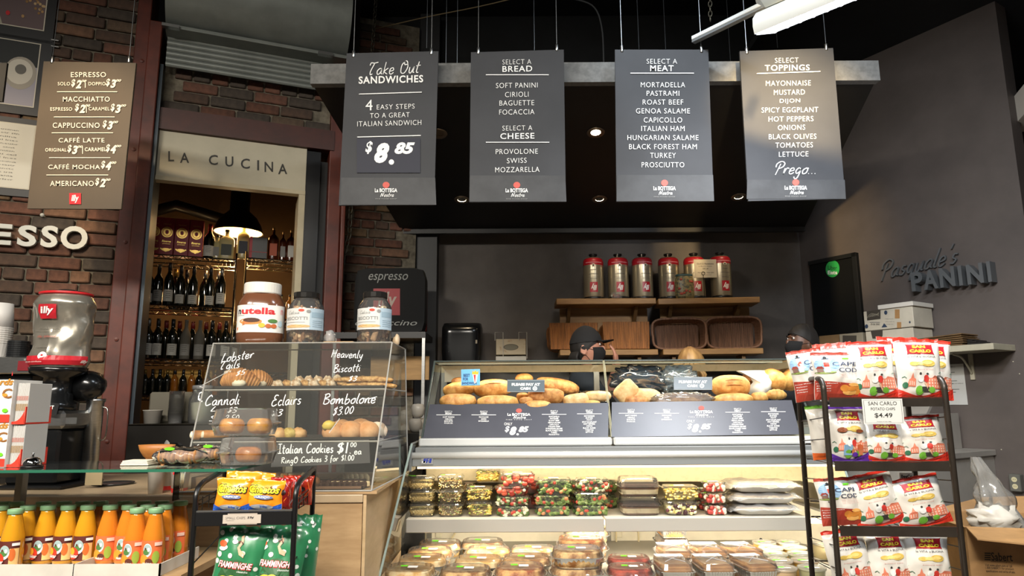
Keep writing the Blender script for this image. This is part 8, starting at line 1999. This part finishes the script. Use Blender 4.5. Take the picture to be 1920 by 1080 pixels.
# ---- left snack rack
LK=thing('snack_rack','black tubular snack rack in front of the counter, left of centre','display rack',(0,0,0)); YL_=1.9
o_=P(368,963,YL_); LK.location=(o_.x,YL_,0); LAa=R(4); LK.rotation_euler=(0,0,LAa); LM=Matrix.Translation(LK.location)@Matrix.Rotation(LAa,4,'Z')
WL=(P(545,963,YL_).x-o_.x); zL=P(450,960,YL_).z; zL2=P(450,986,YL_).z; ztl=P(540,915,YL_).z; DL=.22
for sx_ in (-.004,WL+.006):
    MB().tube([(sx_,0,.02),(sx_,0,ztl-.03)]+cr([(sx_,.0,ztl-.02),(sx_,.015,ztl),(sx_,.05,ztl+.012)],4)+[(sx_,DL-.01,ztl+.03),(sx_,DL,ztl+.02),(sx_,DL,.02)],.0075,10).build('side_frame',BLKM,LK,smooth=True)
    for z in (zL+.015,zL+.03): MB().tube([(sx_,0,z-.004),(sx_,DL,z+.012)],.0018,5).build('side_wire',BLKM,LK)
    for k in range(3): MB().tube([(sx_,.05+.05*k,zL-.002),(sx_,.05+.05*k,zL+.035)],.0015,5).build('side_wire',BLKM,LK)
    MB().tube([(sx_,0,zL2-.10),(sx_,DL,zL2-.06)],.002,5).build('side_wire',BLKM,LK)
MB().box(0,WL,-.006,-.002,zL2,zL,c=.001).build('price_rail',BLKM,LK)
MB().box(0,WL,-.005,.004,zL+.0005,zL+.004).build('price_rail_lip',mat('worn_grey_edge','5A5A58',.4,.4),LK)
for z in (zL-.010,zL2-.26):
    mb=MB()
    for k in range(9): x=.01+(WL-.02)*k/8; mb.tube([(x,-.001,z),(x,DL,z)],.0018,5)
    mb.tube([(0,DL,z),(WL,DL,z)],.003,6); mb.build('wire_shelf',BLKM,LK)
a=P(416,965,YL_-.01); b=P(485,984,YL_-.01); t=thing('price_tag','pale handwritten tag SMALL CHIPS 59c on the rack rail','sign',LM@Vector((a.x-LK.location.x,-.0085,b.z)),LAa)
w_=b.x-a.x; h=a.z-b.z; MB().box(0,w_,0,.002,h*.08,h*.92).build('card',mat('aged_tag','B4A99C',.6),t); MB().box(w_*.12,w_*.9,.0005,.0015,-h*.03,h*1.05).build('backing_card',mat('aged_tag2','A89C90',.6),t)
pr=Print(lambda x,y,l:Vector((x,-.0005*l,y)),False); pr.text('SMALL CHIPS',w_*.33,h*.62,w_*.52,h*.24,mat('tag_grey','7A7470',.6),shear=.1); pr.text('59¢',w_*.73,h*.62,w_*.18,h*.26,BK,bold=.02,shear=.2); pr.rect(w_*.08,h*.36,w_*.3,h*.38,mat('tag_grey','7A7470',.6)); pr.build('lettering',t)
ORG=mat('snack_orange_foil','E8901C',.3,coat=.5); BLU=mat('snack_blue','2A5AB8',.4)
def d_chee(pr):
    pr.rect(.02,.5,.9,.92,mat('snack_amber','F0B02A',.35,coat=.4),8,5) if False else None
    pr.disc(.28,.66,.26,.2,mat('snack_bright_yellow','ECC82E',.4),16,3); pr.up()
    pr.text('Cheetos',.5,.70,.88,.28,BK,bold=.075,shear=.15); pr.up(2); pr.text('Cheetos',.5,.70,.83,.235,mat('snack_letter_yellow','F6E22E',.4),bold=.03,shear=.15)
    pr.up(); pr.disc(.52,.46,.28,.065,mat('snack_blue_grey','6A7AA8',.4),14,2); pr.up(); pr.text('CRUNCHY',.52,.465,.42,.06,WH,bold=.04,shear=.1,res=2)
    waves(pr,.1,.16,BLU); pr.up(); pr.disc(.5,.16,.3,.08,mat('snack_silver','C0C6D0',.3,.4),14,2); pr.up(); pr.text('30g',.55,.16,.2,.06,BLU,bold=.03)
def d_green(pr):
    r=random.Random(8); W2=mat('print_grey_white','D6DCD2',.5)
    for i in range(26):
        x,y=r.random(),r.random()
        if .12<x<.88 and .18<y<.62: continue
        pr.disc(min(.95,max(.05,x)),min(.95,max(.04,y)),.04+.02*r.random(),.022+.008*r.random(),W2,10,1)
    pr.disc(.5,.42,.36,.24,mat('print_dark_green','2E5A34',.5),20,3); pr.up()
    pr.disc(.14,.80,.08,.035,mat('print_tomato_orange','E0562A',.5),12); pr.disc(.14,.75,.08,.02,W2,12)
    pr.strip([(.5,.9),(.52,.84),(.47,.78),(.52,.73),(.62,.71)],.05,SKN); pr.strip([(.44,.83),(.5,.85),(.54,.82)],.02,mat('print_hair','4A2E1C',.6)); pr.up()
    pr.text('FIAMMINGHE',.48,.60,.72,.075,RD,bold=.07,shear=.15); pr.up(2); pr.text('FIAMMINGHE',.48,.603,.70,.062,WH,bold=.015,shear=.15); pr.text('classiche',.66,.545,.22,.02,WH,res=2)
    for i,(x,y,a_,b_) in enumerate(((.3,.42,.15,.07),(.46,.44,.13,.06),(.6,.40,.12,.055),(.24,.37,.10,.04),(.66,.36,.15,.035),(.42,.36,.16,.05))): pr.disc(x,y,a_,b_,[mat('chip_lemon','D8BE38',.5),mat('chip_lemon_l','E6D25A',.5)][i%2],14,2); pr.up(.5)
    pr.disc(.58,.34,.09,.035,mat('print_dark_brown','3A2A1C',.5),12); pr.up(); pr.text('FRESH',.58,.34,.12,.02,WH,res=2)
    pr.text('patate fritte senza glutine',.42,.25,.5,.018,WH,bold=.01,res=2); pr.rect(.22,.18,.36,.195,WH)
GRN=mat('snack_green_foil','2F7A50',.3,coat=.5)
def lb(label,pxc,wpx,py0,zb,yo,body,draw,roll=0,lean=R(6),seed=0,D=.02,group=None,yaw=0):
    Yw=YL_+yo; h=P(pxc,py0,Yw).z-zb; w_=wpx/1280*Yw*1.04; lx=(P(pxc,950,Yw).x-LK.location.x)
    loc=LM@Vector((lx,yo,zb)); return chipbag(label,w_,h/math.cos(lean),D,body,draw,loc,(-lean,roll,LAa+yaw),seed)
zs_=zL-.006
lb('orange cheese snack bag, front left on the snack rack',434,62,897,zs_,.03,ORG,d_chee,R(3),R(4),21)
lb('orange cheese snack bag, front centre on the snack rack',492,66,901,zs_,.035,ORG,d_chee,R(4),R(5),22)
lb('orange cheese snack bag standing behind, to the left',455,62,884,zs_,.10,ORG,d_chee,R(2),R(3),23)
lb('orange cheese snack bag standing behind, to the right',480,64,886,zs_,.145,ORG,d_chee,R(4),R(2),24)
REDF=mat('snack_red_foil','B8241C',.25,.2,noise_s=9,col2='8A1418',coat=.6); RED2=mat('snack_orange_red_foil','D2401C',.25,.2,noise_s=9,col2='A82418',coat=.6)
def d_red(pr):
    SV=mat('snack_silver','C0C6D0',.3,.4); pr.strip([(.3,.1),(.45,.4),(.4,.7),(.6,.95)],.05,SV); pr.strip([(.7,.05),(.62,.3),(.8,.5),(.72,.8)],.04,mat('snack_flame','E8702A',.4)); pr.disc(.5,.55,.12,.08,mat('snack_black_patch','2A1616',.4),12,2)
lb('dark red glossy snack bag turned sideways right of the orange bags',522,40,897,zs_,.05,REDF,d_red,R(6),R(5),25,yaw=.5)
lb('orange-red glossy snack bag seen edge-on at the right end of the rack',546,40,893,zs_,.09,RED2,d_red,R(5),R(3),26,yaw=.9)
lb('orange-red glossy snack bag behind, at the rack side',562,52,893,zs_,.15,RED2,d_red,R(4),R(2),27,yaw=.6)
zs2_=zL2-.255
lb('large green snack bag with white discs, left below the rail',437,88,988,zs2_,.03,GRN,d_green,R(8),R(5),28,D=.03)
lb('large green snack bag with white discs, right below the rail',516,86,988,zs2_,.045,GRN,d_green,R(6),R(5),29,D=.03)
def d_gr2(pr):
    r=random.Random(5)
    for i in range(22): pr.disc(r.uniform(.08,.92),r.uniform(.04,.95),.05,.02,mat('print_grey_white','D6DCD2',.5),10,1)
lb('large green snack bag seen from the side behind the rack frame',568,60,968,zs2_,.16,GRN,d_gr2,R(5),R(3),30,D=.03,yaw=.5)

# ------------------------------------------------------------ people behind the counter
def skinned(verts,edges,radii,lev=1):
    me=bpy.data.meshes.new('s'); me.from_pydata(verts,edges,[]); o=bpy.data.objects.new('s',me); C.objects.link(o)
    m=o.modifiers.new('k','SKIN'); s=o.modifiers.new('u','SUBSURF'); s.levels=lev
    sv=me.skin_vertices[0].data if me.skin_vertices else None
    if sv is None:
        bpy.context.view_layer.update(); 
        bm_=__import__('bmesh').new(); bm_.from_mesh(me); bm_.verts.layers.skin.verify(); bm_.to_mesh(me); bm_.free(); sv=me.skin_vertices[0].data
    for i,r_ in enumerate(radii): sv[i].radius=r_ if isinstance(r_,tuple) else (r_,r_); sv[i].use_root=(i==0)
    dg=bpy.context.evaluated_depsgraph_get(); ev=o.evaluated_get(dg); em=ev.to_mesh()
    vs=[v.co.copy() for v in em.vertices]; fs=[tuple(p.vertices) for p in em.polygons]; ev.to_mesh_clear(); bpy.data.objects.remove(o); bpy.data.meshes.remove(me); return vs,fs
def hand(wr,dr,up,s=1,curl=.5):
    """five fingers on a palm; wr wrist, dr direction, up back-of-hand normal -> list of tubes (pts, radii)"""
    dr=Vector(dr).normalized(); up=Vector(up); up=(up-dr*up.dot(dr)).normalized(); sd=dr.cross(up); out=[]; wr=Vector(wr)
    out.append(([wr,wr+dr*.04,wr+dr*.085],[.024,.033,.030],sd,up))
    for k,(o_,l_) in enumerate(((-.030,.068),(-.010,.078),(.010,.072),(.029,.056))):
        b=wr+dr*.085+sd*o_; a1=curl*.5; a2=curl*1.1
        p1=b+(dr*math.cos(a1)-up*math.sin(a1))*l_*.45; p2=p1+(dr*math.cos(a2)-up*math.sin(a2))*l_*.32; p3=p2+(dr*math.cos(a2*1.3)-up*math.sin(a2*1.3))*l_*.25
        out.append(([b-dr*.02,b,p1,p2,p3],[.010,.0098,.0090,.0082,.006],None,None))
    b=wr+dr*.03-sd*.026*s; out.append(([b,b-sd*s*.02+dr*.02,b-sd*s*.034+dr*.048,b-sd*s*.036+dr*.068],[.013,.012,.010,.007],None,None))
    return out
def one_skin(o):
    """bake the merged skin and keep the outer body only"""
    ev=o.evaluated_get(bpy.context.evaluated_depsgraph_get()); me=bpy.data.meshes.new_from_object(ev); n=len(me.vertices); par=list(range(n))
    def fd(a):
        while par[a]!=a: par[a]=par[par[a]]; a=par[a]
        return a
    for e in me.edges:
        a,b=fd(e.vertices[0]),fd(e.vertices[1])
        if a!=b: par[a]=b
    ct={}
    for i in range(n): r_=fd(i); ct[r_]=ct.get(r_,0)+1
    big={k for k,c in ct.items() if c>n*.02}; ix={}; vs=[]
    for i in range(n):
        if fd(i) in big: ix[i]=len(vs); vs.append(tuple(me.vertices[i].co))
    fs=[tuple(ix[v] for v in p.vertices) for p in me.polygons if p.vertices[0] in ix]; m=o.data.materials[0]
    nm=bpy.data.meshes.new('body'); nm.from_pydata(vs,[],fs); nm.materials.append(m); nm.polygons.foreach_set('use_smooth',[True]*len(fs)); o.modifiers.clear(); o.data=nm; bpy.data.meshes.remove(me)
def person(label,px,py_top,Y,face,H,skin,shirt,arms,hair=None,extra=None,pitch=0.0,lean=0.0):
    """face: heading in degrees (0 = towards the viewer, 90 = to the picture's right)"""
    q=P(px,py_top,Y); top=q.z; t=thing('person',label,'person',(q.x,Y,0),R(face))
    sh=top-.30; hp=top*.53
    hc=Vector((0,-.02-lean,top-.125))
    V=[(0,0,hp),(0,0,hp+.14),(0,-.0-lean*.3,sh-.18),(0,-.0-lean*.6,sh-.03),(0,-.005-lean*.8,sh+.045),(0,-.01-lean*.95,sh+.10)]
    E=[(i,i+1) for i in range(5)]; Rr=[(.15,.115),(.13,.10),(.16,.115),(.14,.09),(.058,.058),(.054,.056)]
    hands=[]
    for s in (-1,1):
        el,wr,dr,up=arms[0 if s<0 else 1]; b=len(V); V+=[(s*.17,-lean*.6,sh-.01),el,wr]; E+=[(3,b),(b,b+1),(b+1,b+2)]; Rr+=[(.062,.062),(.042,.042),(.026,.024)]
        hands+=hand(wr,dr,up,s)
        b=len(V); V+=[(s*.09,0,hp-.08),(s*.10,-.01,hp*.52),(s*.11,.01,.09),(s*.115,-.10,.04)]; E+=[(0,b),(b,b+1),(b+1,b+2),(b+2,b+3)]; Rr+=[(.09,.095),(.06,.062),(.042,.045),(.04,.035)]
    vs,fs=skinned([Vector(v) for v in V],E,Rr,1)
    mb=MB(); mb.smooth=True; mb.add(vs,fs)
    for s in (-1,1):
        el,wr,dr,up=arms[0 if s<0 else 1]; el=Vector(el); wr=Vector(wr); a_=Vector((s*.15,-lean*.6,sh-.03)); mb.tube([a_,a_.lerp(el,.5),el,el.lerp(wr,.5),wr,wr+Vector(dr).normalized()*.03],[.055,.050,.042,.038,.028,.026],12)
    hm=Matrix.Rotation(pitch,4,'X')
    def hp_(v): return hc+hm@Vector(v)
    def head(th,a):
        d=Vector((math.sin(th)*math.cos(a),math.sin(th)*math.sin(a),math.cos(th)))
        x=d.x*.078; y=d.y*.098; z=d.z*.122
        if z<0: x*=1-.28*(-d.z)**1.2; y*=(1-.10*(-d.z)) if d.y<0 else (1-.38*(-d.z))
        if d.y<0 and -.3<d.z<.35: y+=.006*math.cos((d.z-.1)*5)
        return Vector((x,y,z))
    nu,nv=28,20; hv=[];hf=[]
    for j in range(nv+1):
        for i in range(nu): hv.append(hp_(head(PI*j/nv,2*PI*i/nu)))
    for j in range(nv):
        for i in range(nu): k=(i+1)%nu; hf.append((j*nu+i,(j+1)*nu+i,(j+1)*nu+k,j*nu+k))
    mb.add(hv,hf)
    mb.blob(hp_((0,-.100,-.012)),(.013,.019,.026),10,8,0); mb.blob(hp_((0,-.093,.03)),(.028,.012,.010),10,6,0); mb.blob(hp_((0,-.088,-.095)),(.026,.02,.018),10,6,0)
    for s in (-1,1):
        mb.tube([hp_((s*.076,.012+.016*math.sin(a_),-.012+.028*math.cos(a_))) for a_ in [k*2*PI/12 for k in range(12)]],.0065,6,closed=True); mb.blob(hp_((s*.076,.014,-.012)),(.006,.014,.022),8,6,0)
    for pts,rd,sd,up in hands:
        if sd is not None:
            for o_ in (-.02,0,.02): mb.tube([p_+sd*o_ for p_ in pts],[r_*.55 for r_ in rd],8)
        else: mb.tube(pts,rd,8)
    o=mb.build('body',skin,t); rm=o.modifiers.new('remesh','REMESH'); rm.mode='VOXEL'; rm.voxel_size=.0062; rm.use_smooth_shade=True
    sm=o.modifiers.new('smooth','SMOOTH'); sm.iterations=2; sm.factor=.5
    one_skin(o)
    # shirt and trousers
    n=6; V2=V[:5]; V2=[V[0],V[1],V[2],V[3],(0,-.004-lean*.7,sh+.02)]; E2=[(i,i+1) for i in range(4)]; R2=[(.165,.13),(.15,.118),(.175,.13),(.152,.102),(.075,.07)]
    for s in (-1,1):
        el,wr,dr,up=arms[0 if s<0 else 1]; el=Vector(el); wr=Vector(wr); b=len(V2); V2+=[(s*.172,-lean*.6,sh-.01),tuple(el),tuple(el.lerp(wr,.12))]; E2+=[(3,b),(b,b+1),(b+1,b+2)]; R2+=[(.075,.075),(.056,.056),(.052,.05)]
    vs,fs=skinned([Vector(v) for v in V2],E2,R2,2); MB().add(vs,fs).build('shirt',shirt,t,smooth=True)
    V3=[(0,0,hp+.02)]; E3=[]; R3=[(.16,.125)]
    for s in (-1,1): b=len(V3); V3+=[(s*.09,0,hp-.08),(s*.10,-.01,hp*.52),(s*.11,.01,.11)]; E3+=[(0,b),(b,b+1),(b+1,b+2)]; R3+=[(.10,.105),(.075,.08),(.06,.065)]
    vs,fs=skinned([Vector(v) for v in V3],E3,R3,2); MB().add(vs,fs).build('trousers',mat('dark_trousers','1C1D22',.8),t,smooth=True)
    for s in (-1,1):
        MB().blob((s*.115,-.06,.035),(.05,.13,.035),14,8,0).build('shoe',BLKM,t,smooth=True)
        MB().blob(hp_((s*.030,-.088,.018)),(.013,.007,.008),10,6,0).build('eye',mat('eye_white','D8D0C8',.3),t,smooth=True)
        MB().blob(hp_((s*.030,-.094,.018)),(.0055,.003,.0055),8,6,0).build('iris',BK,t,smooth=True)
        MB().tube([hp_((s*.014,-.096,.036)),hp_((s*.032,-.094,.041)),hp_((s*.050,-.084,.036))],.003,5).build('eyebrow',mat('dark_hair','15110E',.7),t)
    MB().tube([hp_((-.022,-.096,-.058)),hp_((0,-.101,-.057)),hp_((.022,-.096,-.058))],.0035,6).build('mouth',mat('lip','7A4038',.6),t)
    extra(t,hp_,head); return t
def mask_on(t,hp_,head,m):
    mb=MB(); mb.smooth=True
    def f(u,v):
        a=-PI/2+(u-.5)*2.1; th=PI*(.50+.36*v); q=head(th,a)*1.06; q.y-=.022*math.cos((u-.5)*PI)*math.sin(PI*min(1,v+.12)); return hp_(q)
    mb.grid(f,16,10); mb.grid(lambda u,v:hp_(Vector((head(PI*(.50+.36*v),-PI/2+(.5-u)*2.1)*1.03))),16,10); mb.build('face_mask',m,t)
    for s in (-1,1):
        MB().tube([hp_(head(PI*.54,-PI/2+s*1.0)*1.05),hp_((s*.082,.0,.0)),hp_((s*.084,.03,.01))],.0016,5).build('mask_loop',m,t); MB().tube([hp_(head(PI*.78,-PI/2+s*.95)*1.05),hp_((s*.078,.0,-.045)),hp_((s*.084,.03,-.03))],.0016,5).build('mask_loop',m,t)
def cap_hair(t,hp_,head,m,v0=.0,v1=.5,grow=1.06,back=.78,nm='hair',seedn=0,rough=.0):
    mb=MB(); mb.smooth=True
    def f(u,v):
        a=u*2*PI; bk=(1+math.sin(a))/2; th=PI*(v0+(v1+(back-v1)*bk**1.2-v0)*v); q=head(th,a)*(grow+.02*bk+rough*noise.noise(Vector((math.cos(a)*4,math.sin(a)*4,v*5+seedn)))); return hp_(q)
    mb.grid(f,40,16); mb.build(nm,m,t)
BLKC=mat('black_cotton','131315',.85); DH=mat('dark_hair','15110E',.7)
SK1=mat('light_skin','B5806A',.55); SK2=mat('deep_brown_skin','5A3A28',.5)
def ex1(t,hp_,head):
    mask_on(t,hp_,head,BLKC); cap_hair(t,hp_,head,DH,.2,.40,1.05,.80,rough=.05)
    mb=MB(); mb.smooth=True
    for i in range(26):
        a=R(30)+R(120)*i/25; q=head(PI*.55,a)*1.04; q2=head(PI*.75,a)*1.15+Vector((0,.02,-.03)); mb.tube([hp_(q),hp_(q*1.08+Vector((0,.01,-.03))),hp_(q2)],[.010,.012,.006],6)
    mb.build('long_hair',DH,t,kind='stuff')
    mb=MB(); mb.smooth=True
    def f(u,v):
        a=u*2*PI; th=PI*.42*v; q=head(th,a); return hp_(Vector((q.x*1.12,q.y*1.12,q.z*1.16+.006*(1-v))))
    mb.grid(f,36,14); mb.build('cap_crown',BLKC,t)
    mb=MB(); mb.smooth=True
    def g(u,v):
        a=-PI/2+(u-.5)*1.7; q=head(PI*.40,a)*1.12; rr=.075*v*math.cos((u-.5)*1.7); return hp_(Vector((q.x,q.y-rr,q.z-.02*0-.012*v+.012*math.cos((u-.5)*2.5)*v)))
    mb.grid(g,14,6); mb.grid(lambda u,v:g(1-u,v)-Vector((0,0,.004)),14,6); mb.build('cap_brim',BLKC,t); MB().blob(hp_((0,0,.142)),(.008,.008,.004),8,5,0).build('cap_button',BLKC,t)
person('man in black cap and black mask working behind the bread case, facing right',1093,617,4.3,78,1.7,SK1,mat('dark_navy_shirt','1C2026',.85),
    [((-.24,-.22,1.12),(-.20,-.42,1.14),(.2,-1,0),(0,0,1)),((.24,-.12,1.18),(.05,-.20,1.42),(-.1,.05,1),(0,-1,0))],extra=ex1,pitch=R(-4))
def ex2(t,hp_,head): mask_on(t,hp_,head,BLKC); cap_hair(t,hp_,head,DH,0,.38,1.09,.66,rough=.05)
person('person with short black hair and black mask behind the chip rack, facing left',1507,609,4.42,-78,1.7,SK2,mat('charcoal_shirt','22211F',.85),
    [((-.22,-.16,1.1),(-.10,-.30,1.08),(.1,-1,0),(0,0,1)),((.22,-.16,1.1),(.10,-.30,1.08),(-.1,-1,0),(0,0,1))],extra=ex2,pitch=R(-10))
BLD=mat('blonde_hair','B08850',.55,noise_s=14,col2='7A5630',stretch=(1,1,.2),bump=.2)
def ex3(t,hp_,head):
    cap_hair(t,hp_,head,BLD,0,.42,1.10,.85,rough=.05)
    mb=MB(); mb.smooth=True
    for i in range(16):
        a=.4*math.sin(i*2.4); mb.tube([hp_((a*.12,.09,.06)),hp_((a*.2,.13,.05)),hp_((a*.3,.15,0)),hp_((a*.25,.155,-.06))],[.008,.012,.010,.004],6)
    mb.build('ponytail',BLD,t,kind='stuff')
person('shorter person with tied blonde hair bending behind the bread case',1293,652,4.2,150,1.6,SK1,mat('dark_work_shirt','242428',.85),
    [((-.23,-.2,1.05),(-.14,-.40,1.06),(.1,-1,0),(0,0,1)),((.23,-.2,1.05),(.14,-.40,1.06),(-.1,-1,0),(0,0,1))],extra=ex3,pitch=R(-18))
